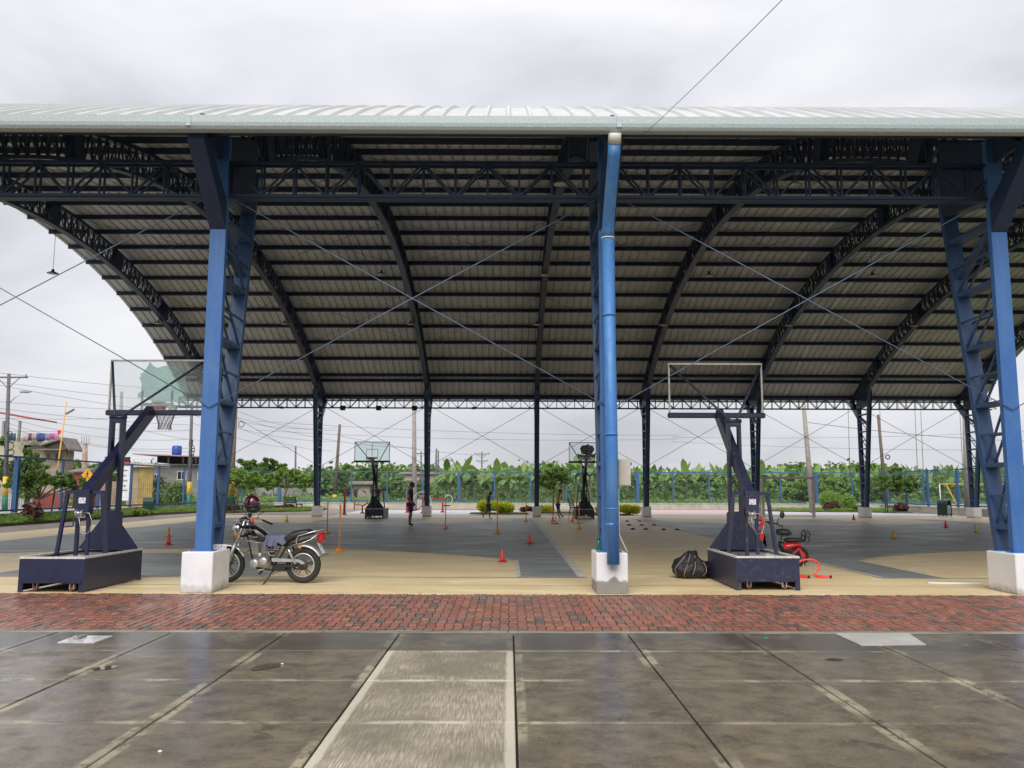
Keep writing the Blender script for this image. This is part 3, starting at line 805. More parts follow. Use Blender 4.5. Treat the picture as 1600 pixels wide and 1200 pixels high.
for k in (0, 1, 6, 7): dup(cfp, loc=(XS[k] - 1.55, 12.8 - 30.15, 0), parent=can)
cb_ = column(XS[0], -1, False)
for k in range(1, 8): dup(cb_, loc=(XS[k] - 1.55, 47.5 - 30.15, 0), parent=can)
# cement patch and dirt at the centre plinth foot
m_dirty, N, L, b = node_mat('stained white plinth')
geo = N.new('ShaderNodeNewGeometry'); P = geo.outputs['Position']; sep = N.new('ShaderNodeSeparateXYZ'); L.new(P, sep.inputs[0])
nz = tex(N, L, P, 7, 5, .65)
dx = math_(N, L, 'ABSOLUTE', math_(N, L, 'SUBTRACT', sep.outputs[0], 1.53))
hump = rng(N, L, dx, 0, .10, .10, 0, True)
lim = math_(N, L, 'ADD', math_(N, L, 'ADD', hump, .09), math_(N, L, 'MULTIPLY', nz, .17))
f = math_(N, L, 'SUBTRACT', lim, sep.outputs[2]); f = rng(N, L, f, -.015, .02)
stain = math_(N, L, 'MULTIPLY', rng(N, L, dx, .02, .09, .8, 0, True), rng(N, L, nz, .3, .6))
col = mixc(N, L, rng(N, L, nz, .4, .7, 0, .5), (.74, .74, .76), (.60, .60, .60))
col = mixc(N, L, math_(N, L, 'MULTIPLY', stain, .6), col, (.30, .30, .24))
col = mixc(N, L, f, col, mixc(N, L, nz, (.20, .18, .15), (.32, .30, .27)))
L.new(col, b.inputs['Base Color']); b.inputs['Roughness'].default_value = .7
L.new(bumpn(N, L, nz, .3, .01), b.inputs['Normal'])
for ch in cf_.children:
    if ch.name.startswith('plinth'): 
        ch.data = ch.data.copy(); ch.data.materials[0] = m_dirty; ch['label'] = 'white plinth with damp bare cement patch'; pl3 = ch

# downpipe on the centre column
dp = MB(); px = 1.515; r = .092
dp.tube([(1.50, 11.60, 6.43), (1.50, 11.66, 6.30), (1.50, 12.25, 5.72), (1.50, 12.47, 5.45), (1.50, 12.52, 5.30)], r, 20)
dp.tube([(1.50, 12.52, 5.30), (px, 12.48, 2.3), (px, 12.43, .43)], r * 1.0, 20)
dpo = dp.build('downpipe', blue_pipe, can, world=True)
st = MB(); st.tube([(1.50, 11.52, 6.56), (1.50, 11.545, 6.50), (1.50, 11.59, 6.44)], r * 1.03, 20)
st.build('pipe_outlet', mat('white pvc', (.70, .68, .64), (.6, .58, .54), rough=.5), dpo, world=True)
for z, wd in ((5.36, .10), (4.1, .03), (2.3, .03), (.98, .045), (1.22, .02)):
    cl = MB(); cl.lathe([(r + .008, z), (r + .008, z + wd)], 20, (px - .003 * z, 12.44 + .014 * z, 0)); cl.build('pipe_collar', blue_pipe, dpo, world=True)
cl = MB(); cl.lathe([(r + .010, 5.30), (r + .010, 5.322)], 20, (1.50, 12.52, 0)); cl.build('pipe_collar', mat('white sealant', (.75, .8, .8), rough=.6), dpo, world=True)

# bracing rods between front columns and between back columns
def rod(p, q, m=None, r=.011, nm='brace_rod'):
    b = MB(); b.tube([p, q], r, 6); return b.build(nm, m or blue, can, world=True)
rodm = mat('pale blue rod paint', (.14, .18, .27), (.10, .14, .22), rough=.4)
for Yr, z0, z1, rr, mt in ((12.72, 2.72, 6.03, .008, rodm), (47.62, 2.75, 6.15, .012, navy)):
    for k in range(7):
        rod((XS[k] + .0, Yr, z0), (XS[k + 1] - .13, Yr, z1), mt, rr); rod((XS[k] + .13, Yr, z1), (XS[k + 1], Yr, z0), mt, rr)
# thin rods crossing in the plane of the roof
for k in range(7):
    for (i0, i1) in ((-9, -6), (-4, -1), (1, 4), (6, 9)):
        p0 = arcpt(i0 * step, .2); p1 = arcpt(i1 * step, .2)
        rod((XS[k] + .12, p0[0], p0[1]), (XS[k + 1] - .12, p1[0], p1[1]), navy, .007, 'roof_tie'); rod((XS[k] + .12, p1[0], p1[1]), (XS[k + 1] - .12, p0[0], p0[1]), navy, .007, 'roof_tie')

# pendant lamps ---------------------------------------------------------
lampm = mat('lamp reflector enamel', (.62, .62, .60), rough=.4); lampd = mat('lamp housing', (.05, .05, .055), rough=.4)
def lamp(X, Y, z, label, grp='pendant reflector lamps under the canopy'):
    t = thing('pendant_lamp', label, 'lamp', (X, Y, z), 0, grp)
    d = MB(); d.lathe([(.03, .10), (.05, .085), (.12, .05), (.20, .012), (.205, 0), (.20, .002), (.12, .035), (.05, .06), (.0, .065)], 20); d.cur = 0
    d.build('reflector', lampd, t)
    i = MB(); i.lathe([(.188, -.002), (.12, .028), (.02, .05)], 20); i.lathe([(.0, .01), (.05, .02), (.05, .06)], 12); i.build('bulb', lampm, t)
    h = MB(); h.lathe([(.05, .09), (.05, .15), (.02, .17)], 12); h.build('housing', lampd, t)
    zt = roof(Y, .9) ; s = MB(); s.tube([(0, 0, .16), (0, 0, max(zt - z, .3))], .009, 6); s.build('suspension_rod', lampd, t)
    return t
lt = None
cols = ['first', 'second', 'third', 'fourth', 'fifth', 'sixth', 'seventh']
for ri, (Y, xsx, where) in enumerate(((21.2, [3, 2, 4], 'near'), (30.6, [0, 1, 2, 3, 4, 5], 'middle'), (40.1, [0, 1, 2, 3, 4, 5, 6], 'far'))):
    for n_, k in enumerate(sorted(xsx)):
        lamp(XS[k] - .22, Y, 9.4, '%s lamp from the left in the %s row of round reflectors under the roof' % (cols[n_], where))
# floodlights on the far eave beam
def flood(X, label):
    t = thing('floodlight', label, 'floodlight', (X, 47.25, 6.02), 0, 'box floodlights on the far eave beam')
    b_ = MB(); b_.cbox((-.14, -.10, -.13), (.14, .08, .13), .02); b_.build('housing', lampd, t)
    b_ = MB(); b_.box((-.11, -.108, -.10), (.11, -.101, .10)); b_.build('lens', mat('floodlight glass', (.02, .025, .03), rough=.1), t)
    b_ = MB(); b_.bar((-.16, 0, 0), (-.16, .1, .14), .02); b_.bar((.16, 0, 0), (.16, .1, .14), .02); b_.bar((-.16, .1, .14), (.16, .1, .14), .02); b_.build('mount', lampd, t)
for x, l in ((536, 'left'), (592, 'middle'), (648, 'right')):
    flood(at(x, 634, 47.3).x, '%s one of three black box floodlights on the far eave beam' % l)
for x, l in ((440, 'left of the'), (740, 'between the'), (1358, 'right of the')):
    q = at(x, 633, 47.3); t = MB(); t.lathe([(.0, .12), (.08, .10), (.12, .03), (.12, -.02)], 14, (0, 0, 0))
    t = t.build('dome_lamp', lampd); t.location = (q.x, 47.3, 6.0)
    tag(t, {440: 'small dark dome lamp under the far eave beam near the left side columns', 740: 'small dark dome lamp on the far eave beam right of the three floodlights', 1358: 'small dark dome lamp on the far eave beam at the right side'}[x], 'lamp', 'dome lamps on the far eave beam')

# switch box and conduit on the centre column
sb = thing('switch_box', 'beige metal switch box fixed beside the centre blue column', 'switch box', (1.78, 13.1, 1.5))
p0 = at(966, 717.5, 13.1); p1 = at(983, 759.5, 13.1); wB = p1.x - p0.x
sb.location = ((p0.x + p1.x) / 2 + .015, 13.1, p1.z)
beige = mat('beige enamel', (.62, .58, .50), (.52, .49, .42), rough=.45, scale=5)
b_ = MB(); b_.cbox((-wB / 2 - .02, -.09, 0), (wB / 2, .1, p0.z - p1.z), .006); b_.build('case', beige, sb)
b_ = MB(); b_.cbox((-wB / 2 + .0, -.10, .015), (wB / 2 - .012, -.092, p0.z - p1.z - .015), .003); b_.build('door', beige, sb)
b_ = MB(); b_.box((wB / 2 + .001, -.07, .06), (wB / 2 + .02, -.03, .10)); b_.box((wB / 2 + .001, -.07, .32), (wB / 2 + .02, -.03, .36)); b_.build('hinge', lampd, sb)
b_ = MB(); b_.tube([(-.10, .0, 0), (-.10, .0, -.72), (-.07, .0, -.80), (.02, -.05, -1.0)], .011, 8); b_.build('conduit', mat('white conduit', (.78, .78, .78), rough=.5), sb)

# drain grate in the bricks
dg = thing('drain_grate', 'black slotted drain grate below the centre column plinth', 'drain', (1.51, 12.36, -.002))
fr = MB(); dk = mat('grate iron', (.03, .03, .03), (.06, .05, .045), rough=.6)
fr.box((-.27, -.12, -.03), (.27, -.105, 0)); fr.box((-.27, .105, -.03), (.27, .12, 0)); fr.box((-.27, -.105, -.03), (-.255, .105, 0)); fr.box((.255, -.105, -.03), (.27, .105, 0)); fr.build('frame', cement, dg)
for i in range(12):
    x = -.25 + i * .0435; q = MB(); q.box((x, -.104, -.02), (x + .016, .104, -.002)); q.build('bar', dk, dg)
q = MB(); q.box((-.254, -.104, -.0215), (.254, .104, -.0205)); q.build('slot_shade', mat('black slot shade', (.004, .004, .004), rough=.9), dg)  # black sheet paints in the shade of the depth below the slots

# overhead cable running down to the roof edge
p = at(1003, 213, 11.6); q = at(1205, 0, 7.0); d_ = q - p
cb = MB(); cb.tube([p + d_ * (i / 12 * 2.2) - Vector((0, 0, .10 * math.sin(PI * i / 12))) for i in range(13)], .0035, 5)
tag(cb.build('overhead_cable', black), 'thin dark cable slanting down from the sky to the gutter', 'cable')
# ================================================================== BASKETBALL HOOPS
glass = glassmat('clear backboard glass', (.95, .975, .975), .10)
glass_g = glassmat('green tinted backboard glass', (.90, .97, .96), .10, (.7, .85, .82))
palefilm = glassmat('pale green film', (.74, .86, .82), .30, (.62, .78, .72))
palegrey = mat('pale tray rim', (.66, .66, .63), (.42, .42, .40), rough=.5, scale=18)
padm = mat('navy foam padding', (.03, .035, .075), (.045, .05, .09), rough=.6)
cord = mat('net cord', (.10, .10, .11), (.5, .5, .5), rough=.8, scale=30)
def hoop(loc, rz, label, board, group, base_m, arm_m, ext=0.0):
    t = thing('basketball_hoop', label, 'basketball hoop', loc, rz, group)
    W, Ln, H = .48, 1.85, .48
    # base box: skirt panels with a cut-out for the castors
    b = MB()
    for y0, y1 in ((0, .02), (Ln - .02, Ln)):
        b.prism([(-W, 0.0), (-W + .07, 0.0), (-W + .07, .13), (W - .07, .13), (W - .07, 0.0), (W, 0.0), (W, H), (-W, H)], y0, y1)
    for x in (-W, W - .02): b.prism([(.0201, .02), (Ln - .0201, .02), (Ln - .0201, H), (.0201, H)], x, x + .02, 'x')
    b.box((-W + .021, .021, .15), (W - .021, Ln - .021, .17))
    base = b.build('base', base_m, t)
    lp = MB(); lp.box((-W + .03, -.012, .135), (W - .03, -.0005, .165)); lp.build('skirt_lip', base_m, base)
    r = MB(); z = H + .001
    for x0, x1, y0, y1 in ((-W - .004, W + .004, -.006, .05), (-W - .004, W + .004, Ln - .05, Ln + .004), (-W - .004, -W + .05, .05, Ln - .05), (W - .05, W + .004, .05, Ln - .05)):
        r.box((x0, y0, z), (x1, y1, z + .028))
    r.build('tray_rim', palegrey, base)
    tr = MB(); tr.box((-W + .05, .051, H - .035), (W - .05, Ln - .051, H - .02)); tr.build('tray', mat('wet grey tray', (.10, .10, .10), (.2, .2, .2), rough=.2, scale=6), base)
    pt = MB(); pt.box((-.05, .22, H - .0195), (.40, 1.25, H - .006)); pt.build('tray_plate', mat('shiny tray plate', (.55, .56, .58), (.4, .4, .42), rough=.15, scale=6), base)
    for x, y in ((-.27, .10), (.27, .10), (-.27, Ln - .12), (.27, Ln - .12)):
        c = sub('castor', t, (x, y, 0))
        w_ = MB(); w_.lathe([(.0, -.018), (.04, -.018), (.045, 0), (.04, .018), (0, .018)], 16, (0, 0, .045), 'x'); w_.build('wheel', mat('castor wheel', (.12, .04, .03), (.2, .08, .06), rough=.6, scale=30), c)
        f_ = MB(); f_.box((-.032, -.03, .04), (-.024, .03, .148)); f_.box((.024, -.03, .04), (.032, .03, .148)); f_.box((-.032, -.03, .140), (.032, .03, .149)); f_.build('fork', steel if x < 0 else white_paint, c)
    # A-frame
    for s in (-1, 1):
        l = MB(); l.bar((s * .39, .80, H - .03), (s * .275, .80, 1.42), .05, .05, (0, 1, 0)); l.build('frame_leg', base_m, t)
        l = MB(); l.bar((s * .085, .80, H - .03), (s * .085, .80, 1.22), .05, .05, (0, 1, 0)); l.build('inner_upright', base_m, t)
    l = MB(); l.bar((-.30, .80, 1.445), (.30, .80, 1.445), .05, .05, (0, 0, 1)); l.build('frame_bar', base_m, t)
    # lifting arm
    a = MB(); a.cbox((-.11, .72, 1.10), (.11, .88, 1.49), .006)
    a.build('arm_socket', arm_m, t)
    # sloping beam as a proper prism in the yz plane
    a = MB(); a.prism([(.74, 1.45), (.89, 1.30), (2.78 + ext, 2.84), (2.66 + ext, 3.0)], -.064, .064, 'x'); a.build('lifting_arm', arm_m, t)
    # mast
    m_ = MB()
    for s in (-1, 1): m_.box((s * .092 - .026, 1.66, 1.12), (s * .092 + .026, 1.78, 2.60))
    m_.box((-.118, 1.659, 2.601), (.118, 1.781, 2.67)); m_.build('mast', base_m, t)
    f = MB(); f.prism([(-W, H + .024), (W, H + .024), (W, H + .06), (.15, .98), (.15, 1.14), (-.15, 1.14), (-.15, .98), (-W, H + .06)], Ln - .22, Ln - .19); 
    f.build('flared_plate', base_m, t)
    for s in (-1, 1): f = MB(); f.box((s * .132 - .012, 1.655, H + .02), (s * .132 + .012, 1.79, 1.119)); f.build('mast_foot', base_m, t)
    pv = MB(); pv.lathe([(.035, -.14), (.035, .14)], 12, (0, 1.72, 2.70), 'x'); pv.build('pivot', base_m, t)
    # board
    By, Bz = 2.92 + ext, 2.90
    k = MB(); k.cbox((-.92, By - .07, Bz - .05), (.92, By + .03, Bz + .05), .02); k.build('padded_bar', padm, t)
    fm = chrome_l if board in ('frame', 'broken') else darkframe
    for s in (-1, 1):
        q = MB(); q.bar((s * .88, By, Bz + .05), (s * .88, By, Bz + .97), .03, .03, (0, 1, 0)); q.build('board_side', fm, t)
        q = MB(); q.tube([(s * .06, 1.72, 2.72), (s * .86, By - .02, Bz + .95)], .022, 8); q.build('strut', padm, t)
    q = MB(); q.bar((-.895, By, Bz + .985), (.895, By, Bz + .985), .032, .032); q.build('board_top', fm, t)
    if board in ('glass', 'broken', 'logo'):
        g = MB(); g.box((-.86, By + .004, Bz + .052), (.86, By + .016, Bz + .966)); g.build('pane', glass_g if board == 'glass' else glass, t)
    if board == 'glass':
        for x0, x1, z0, z1 in ((-.012, .012, .3, .95), (-.3, .3, .20, .225), (-.3, .3, .60, .62), (-.3, -.278, .2, .62), (.278, .3, .2, .62)):
            ln = MB(); ln.box((x0, By + .018, Bz + z0), (x1, By + .022, Bz + z1)); ln.build('board_line', mat('board marking', (.08, .10, .12), rough=.5), t)
    if board == 'broken':
        random.seed(5)
        pts = [(-.27,.98),(-.20,.90),(-.12,.86),(0.0,.90),(.12,.91),(.24,.88),(.33,.80),(.40,.70),(.44,.58),(.47,.45),(.46,.30),(.47,.12),(.40,.13),(.30,.15),(.20,.19),(.08,.17),(-.02,.13),(-.12,.12),(-.22,.20),(-.33,.26),(-.42,.24),(-.47,.27),(-.46,.34),(-.41,.38),(-.40,.50),(-.42,.60),(-.46,.66),(-.42,.68),(-.44,.75),(-.40,.74),(-.37,.80),(-.33,.86),(-.30,.90)]
        pts = [(-x, z_) for x, z_ in pts][::-1]
        f = MB(); f.prism([(-x + .10, Bz + .05 + z_ * .93) for x, z_ in pts][::-1], By + .018, By + .021); f.build('torn_film', palefilm, t)['label'] = 'ragged patch of pale green film on the glass'
        for s in (-.28, .28):
            q = MB(); q.box((s - .02, By + .022, Bz + .02), (s + .02, By + .035, Bz + .42)); q.build('rim_support', palegrey, t)
    if board == 'logo':
        lg = MB(); rnd = random.Random(3)
        P_ = []
        for i in range(26):
            a_ = 2 * PI * i / 26; rr_ = .33 + rnd.uniform(-.05, .04); P_.append((-.02 + rr_ * math.cos(a_) * 1.12, Bz + .62 + rr_ * math.sin(a_) * .85))
        lg.prism(P_, By + .018, By + .024); lg.build('emblem', mat('dark emblem print', (.03, .035, .035), (.22, .25, .25), rough=.5, scale=9, lo=.5, hi=.56, stretch=(1, 1, 2)), t)
        lg = MB(); lg.prism([(-.46, Bz + .44), (-.44, Bz + .18), (-.2, Bz + .24), (0, Bz + .10), (.22, Bz + .24), (.42, Bz + .18), (.46, Bz + .42), (.2, Bz + .36), (-.2, Bz + .36)][::-1], By + .025, By + .03)
        lg.build('emblem_banner', mat('emblem banner print', (.30, .29, .25), (.06, .06, .055), rough=.5, scale=16), t)
    if board != 'frame':
        rim = MB(); rim.torus((0, By + .42, Bz + .17), .225, .010, 'z', 32, 8); 
        rm = rim.build('rim', redwhite, t)
        br_ = MB(); br_.box((-.10, By + .03, Bz + .08), (.10, By + .20, Bz + .21)); br_.build('rim_bracket', mat('rim bracket red', (.62, .07, .05), rough=.45), t)
        pl = MB(); pl.box((-.31, By + .02, Bz + .13), (.31, By + .045, Bz + .19)); pl.build('rim_plate', palegrey, t)
        net = MB(); n = 12
        def ring(i): 
            f_ = i / 5; return .22 - .115 * min(1, f_ * 1.15) + .02 * max(0, f_ - .85) * 6, Bz + .165 - .45 * f_
        for k in range(n):
            for s in (-1, 1):
                path = []
                for i in range(6):
                    r_, z_ = ring(i); an = 2 * PI * (k + s * i * .5) / n
                    path.append((r_ * math.cos(an), By + .42 + r_ * math.sin(an), z_))
                net.tube(path, .0055, 4, False)
        net.build('net', cord, t)['kind'] = 'stuff'
    # winch and steel cable
    wn_ = MB(); wn_.lathe([(.0, -.05), (.055, -.05), (.055, -.04), (.03, -.035), (.03, .035), (.055, .04), (.055, .05), (0, .05)], 14, (-.02, .71, 1.12), 'x')
    wn_.box((-.09, .725, 1.05), (.06, .77, 1.2)); w0 = wn_.build('winch', steel, t)
    hd = MB(); hd.bar((-.08, .71, 1.12), (-.10, .68, .92), .014); hd.bar((-.10, .68, .92), (-.24, .68, .91), .02); hd.build('handle', black, w0)
    cbl = MB(); cbl.tube([(0, .71, 1.13), (.14, .70, 1.12), (.19, .71, .98), (.14, .71, .82), (.05, .71, .80), (.0, .71, .92), (-.03, .71, 1.08)], .005, 5); cbl.build('cable', steel, w0)
    pq = MB(); pq.box((-.05, .7135, 1.27), (.06, .7185, 1.36)); pq.build('name_plate', mat('white plate', (.7, .7, .7), (.2, .2, .2), rough=.5, scale=50, lo=.5, hi=.55), t)
    return t
chrome_l = mat('stainless board frame', (.56, .53, .48), (.40, .37, .33), rough=.35, scale=9, metal=.7)
darkframe = mat('grey board frame', (.13, .15, .17), (.2, .22, .24), rough=.4)
redwhite = mat('worn red rim paint', (.62, .08, .06), (.7, .62, .6), rough=.4, scale=6, lo=.46, hi=.52)
hoop_worn = mat('worn navy hoop paint', (.018, .022, .055), (.065, .06, .058), rough=.4, scale=11, bump=.1, lo=.52, hi=.72, detail=7)
dh = mat('dark hoop paint', (.010, .014, .03), (.018, .022, .04), rough=.45)
hoop((-6.65, 12.56, 0), R_(-1.3), 'navy portable basketball hoop with torn green film on its glass board, left foreground', 'broken', 'portable basketball hoops', hoopnavy, hoopnavy, .22)
hr = hoop((3.92, 13.0, 0), R_(0), 'worn navy portable basketball hoop with an empty backboard frame beside the red scooter', 'frame', 'portable basketball hoops', hoop_worn, hoop_worn)
hoop((-6.95, 46.0, 0), PI, 'dark portable basketball hoop with green glass board, far side of the court', 'glass', 'portable basketball hoops', dh, dh)
hl = hoop((3.95, 46.0, 0), PI, 'dark portable basketball hoop with an emblem on its board, far side', 'logo', 'portable basketball hoops', dh, dh)
# weights stuffed under the far base
for i, (x, z, r) in enumerate(((-.3, .08, .07), (-.15, .09, .08), (-.05, .07, .06), (.10, .09, .08), (.22, .08, .06), (.02, .17, .06))):
    b_ = MB(); b_.ball((0, 0, 0), r, 10, 7, .25, 3, i); o = b_.build('white_stone', white_paint, None); o.location = (3.95 + x, 44.03, z)
    tag(o, 'pale stone lying in the pile under the far hoop base with the emblem board', 'stone', 'stones under the far hoop base')
# white marker pole lying on the floor
p0, p1 = gnd(1450, 911, .015), gnd(1533, 912, .015)
b_ = MB(); b_.tube([p0, p1], .016, 10); tag(b_.build('floor_pole', white_paint), 'thin white pole lying on the ochre floor by the right plinth', 'pole')

# ================================================================== TRAINING GEAR
def cone(px, py, m, cn, h=.24, name='training_cone', label=None, grp=None):
    q = gnd(px, py); t = MB(); s = h / .24
    t.cbox((-.085 * s, -.085 * s, 0), (.085 * s, .085 * s, .012), .004)
    c0 = t.build('base', m); c1 = MB(); c1.lathe([(.062 * s, .0121), (.05 * s, .05 * s), (.026 * s, .17 * s), (.016 * s, .235 * s), (.012 * s, .24 * s)], 16); c1 = c1.build('body', m)
    e = thing(name, label, 'cone', (q.x, q.y, 0.006), random.uniform(0, 1.5), grp); c0.parent = e; c1.parent = e
    return e
for px, py, m, lb, h in ((263, 851, redp, 'small red training cone left of the motorcycle, in front of a yellow one', .28), (263, 838.5, yellowp, 'small yellow training cone right behind the red one, left of the blue column', .28),
    (448, 815.5, yellowp, 'small yellow training cone far behind the parked black motorcycle', .30), (785, 878, redp, 'red training cone standing nearest on the ochre arc', .26),
    (828, 849.5, redp, 'red training cone on the grey floor behind the nearest red one', .27), (1397, 841, yellowp, 'yellow training cone alone on the grey floor right of the red scooter', .28),
    (1525, 832, yellowp, 'yellow training cone beside the right blue column', .28), (1478, 824.5, redp, 'red training cone in front of the dark green litter bin', .30), (1334, 812.5, redp, 'red training cone at the foot of a far white plinth', .30)):
    cone(px, py, m, '', h, label=lb, grp='small training cones')
def polecone(px, py, label, H=1.12):
    q = gnd(px, py); t = thing('slalom_pole', label, 'slalom pole', (q.x, q.y, .005), random.uniform(0, 3), 'orange slalom poles on domed bases')
    b_ = MB(); b_.lathe([(.115, 0), (.115, .012), (.10, .04), (.07, .075), (.03, .095), (.022, .12)], 20); b_.build('domed_base', orange, t)
    b_ = MB(); b_.tube([(0, 0, .11), (random.uniform(-.01, .01), 0, H)], .019, 8); b_.build('pole', orange, t)
for px, py, l in ((530, 862, 'nearest orange slalom pole, just right of the motorcycle tail'), (511, 834, 'orange slalom pole behind the motorcycle tail lamp'), (696, 826, 'orange slalom pole right of the standing coach'),
    (777, 834, 'orange slalom pole in the middle, in front of the walking child'), (822, 815.5, 'far orange slalom pole just left of the dark centre back column'), (864, 815, 'far orange slalom pole by the red hurdle behind the jumping child'),
    (894, 815, 'far orange slalom pole left of the far emblem hoop'), (905, 828, 'orange slalom pole left of the centre blue column')):
    polecone(px, py, l)
disc = mat('dark disc marker', (.05, .045, .045), (.08, .06, .05), rough=.5)
for i, (px, py) in enumerate([(980, 815), (999, 815), (983, 821), (1003, 821), (1022, 821), (989, 827.5), (1009, 827.5), (1037, 828), (1058, 828)]):
    q = gnd(px, py); t = MB(); t.lathe([(.10, 0), (.095, .012), (.06, .045), (.03, .055), (.028, .05)], 14); t = t.build('disc_marker', disc); t.location = (q.x, q.y, .004)
    r_n, i_n = ((('farthest', i) if i < 2 else ('middle', i - 2)) if i < 5 else ('nearest', i - 5))
    tag(t, '%s dark disc marker from the left in the %s row right of the centre column' % (['first', 'second', 'third', 'fourth'][i_n], r_n), 'marker', 'disc markers in rows')
def hurdle(x, y, rz, h, w, label, leg=.34, nm='training_hurdle'):
    t = thing(nm, label, 'hurdle', (x, y, .018), rz, 'red bent tube training hurdles')
    b_ = MB(); pts = [(-w/2, -leg/2, 0), (-w/2, leg*.25, 0), (-w/2, leg*.42, .03), (-w/2, leg*.42, h*.35)]
    def bend(s):
        return [Vector((s*w/2, -leg*.6, 0)), Vector((s*w/2, -leg*.1, 0)), Vector((s*w/2, leg*.12, .02)), Vector((s*w/2, leg*.18, .08)), Vector((s*w/2, 0, h*.72)), Vector((s*(w/2-.03), 0, h*.93)), Vector((s*(w/2-.10), 0, h))]
    path = bend(-1) + bend(1)[::-1]; sm = []
    for i in range(len(path) - 1):
        for k in range(3): sm.append(path[i].lerp(path[i+1], k / 3))
    sm.append(path[-1]); b_.tube(sm, .0135, 8); b_.build('tube', redhot, t)
    for s in (-1, 1):
        c_ = MB(); c_.tube([(s*w/2, -leg*.6 - .02, 0), (s*w/2, -leg*.6 + .005, 0)], .015, 8); c_.build('end_cap', black, t)
    return t
redhot = mat('bright red tube', (.95, .07, .06), (.9, .06, .05), rough=.35)
q = gnd(1285, 905)
def lying(Y, lb):
    o3 = Vector((at(1262, 905, Y).x, Y, 0)); t = thing('training_hurdle', lb, 'hurdle', tuple(o3), 0, 'red bent tube training hurdles')
    pts = [(1258, 904, -.16), (1250, 904.5, -.02), (1245, 900, .0), (1246, 885, 0), (1250, 877, 0), (1262, 874, 0), (1272, 875, 0), (1279, 881, 0), (1279, 891, 0), (1273, 897, 0), (1275, 903, -.06), (1282, 904, -.12), (1292, 904, -.15)]
    b_ = MB(); P = [at(x, y, Y) - o3 for x, y, d in pts]
    for p, (x, y, d) in zip(P, pts): p.z = max(p.z, .016); p.y += d
    sm = []
    for i in range(len(P) - 1):
        p0, p1, p2, p3 = P[max(i-1, 0)], P[i], P[i+1], P[min(i+2, len(P)-1)]
        for k in range(4):
            u = k / 4; sm.append(.5 * ((2*p1) + (p2-p0)*u + (2*p0-5*p1+4*p2-p3)*u*u + (3*p1-p0-3*p2+p3)*u**3))
    sm.append(P[-1]); b_.tube(sm, .0145, 8); b_.build('tube', redhot, t)
    for a_, c_2 in ((P[0], P[1]), (P[-1], P[-2])):
        q_ = MB(); d_ = (a_ - c_2).normalized(); q_.tube([a_ - d_ * .004, a_ + d_ * .03], .016, 8); q_.build('end_cap', black, t)
lying(14.95, 'front one of the two red tube hurdles stacked beside the worn hoop base')
lying(15.14, 'rear one of the two red tube hurdles stacked beside the worn hoop base')
hurdle(1.95, 37.6, R_(80), .30, .5, 'left red hurdle lying on the ochre floor left of the jumping child')
hurdle(2.45, 39.0, R_(10), .34, .62, 'red hurdle standing under the feet of the jumping child')
hurdle(3.0, 38.2, R_(60), .30, .5, 'right red hurdle beyond the orange pole near the jumping child')

# ball bag
bg_, N, L, b = node_mat('black nylon bag')
b.inputs['Base Color'].default_value = (.012, .012, .014, 1); b.inputs['Roughness'].default_value = .5
geo = N.new('ShaderNodeNewGeometry'); L.new(bumpn(N, L, tex(N, L, geo.outputs['Position'], 14, 3, .6, None, 1.2), .7, .03), b.inputs['Normal'])
q = gnd(1084, 905); t = thing('ball_bag', 'lumpy black nylon bag with pale stripes on the floor left of the worn hoop base', 'bag', (3.16, 14.85, 0)); t.scale = (.9, .9, .88)
bb = MB(); vs = []; 
def bagpt(th, u):
    z = u; base = .30 * (1 - .12 * math.sin(3 * th)) ; 
    r = base * (math.sin(PI * min(1, .18 + u * .80)) ** .62 if u < 1 else .1)
    n_ = mnoise.noise(Vector((math.cos(th) * 2.2, math.sin(th) * 2.2, u * 2.5))) * .075 + mnoise.noise(Vector((math.cos(th) * 6, math.sin(th) * 6, u * 7))) * .02
    r = max(.03, r * (1.05 - .55 * u) / .75 + n_)
    return Vector((r * math.cos(th) * 1.0 - .08 * u * math.sin(PI*u), r * math.sin(th) * .85, u * .50 + n_ * .3 + .012))
NU, NT = 22, 36
vs = [bagpt(2 * PI * k / NT, i / NU) for i in range(NU + 1) for k in range(NT)]
bb.add(vs, [(i*NT+k, i*NT+(k+1) % NT, (i+1)*NT+(k+1) % NT, (i+1)*NT+k) for i in range(NU) for k in range(NT)] + [tuple(range(NT-1, -1, -1)), tuple(NU*NT+k for k in range(NT))], True)
bb.build('bag_body', bg_, t)
bb = MB(); bb.ball((.27, .05, .15), (.22, .22, .16), 18, 12, .5, 2.2, 4); bb.build('bag_side', bg_, t)
for th0, dth, u0, u1 in ((3.6, .5, .1, .8), (4.1, .55, .05, .9), (4.6, .7, .12, .85), (5.2, .4, .1, .6)):
    s_b = MB(); s_b.tube([bagpt(th0 + dth * i / 10, u0 + (u1 - u0) * i / 10) * 1.012 for i in range(11)], .0045, 5); s_b.build('piping', mat('pale pink piping', (.6, .42, .48), rough=.6), t)

# water bottle on the plinth
t = thing('water_bottle', 'green water bottle standing on the left edge of the centre plinth', 'bottle', (1.36, 12.72, .586))
t.location.x = at(935.5, 860, 12.72).x
gb = mat('green bottle plastic', (.01, .12, .09), (.012, .10, .08), rough=.2)
b_ = MB(); b_.lathe([(.033, 0), (.036, .01), (.036, .14), (.028, .165), (.018, .178)], 16); b_.build('bottle_body', gb, t)
b_ = MB(); b_.lathe([(.024, .178), (.024, .2), (.012, .21), (.012, .23), (.0, .232)], 14); b_.build('cap', mat('dark green cap', (.01, .05, .04), rough=.4), t)
tw = MB(); tw.lathe([(.0365, .0), (.037, .025), (.0365, .026)], 16); tw.build('foot_band', mat('teal rubber', (.05, .35, .30), rough=.5), t)
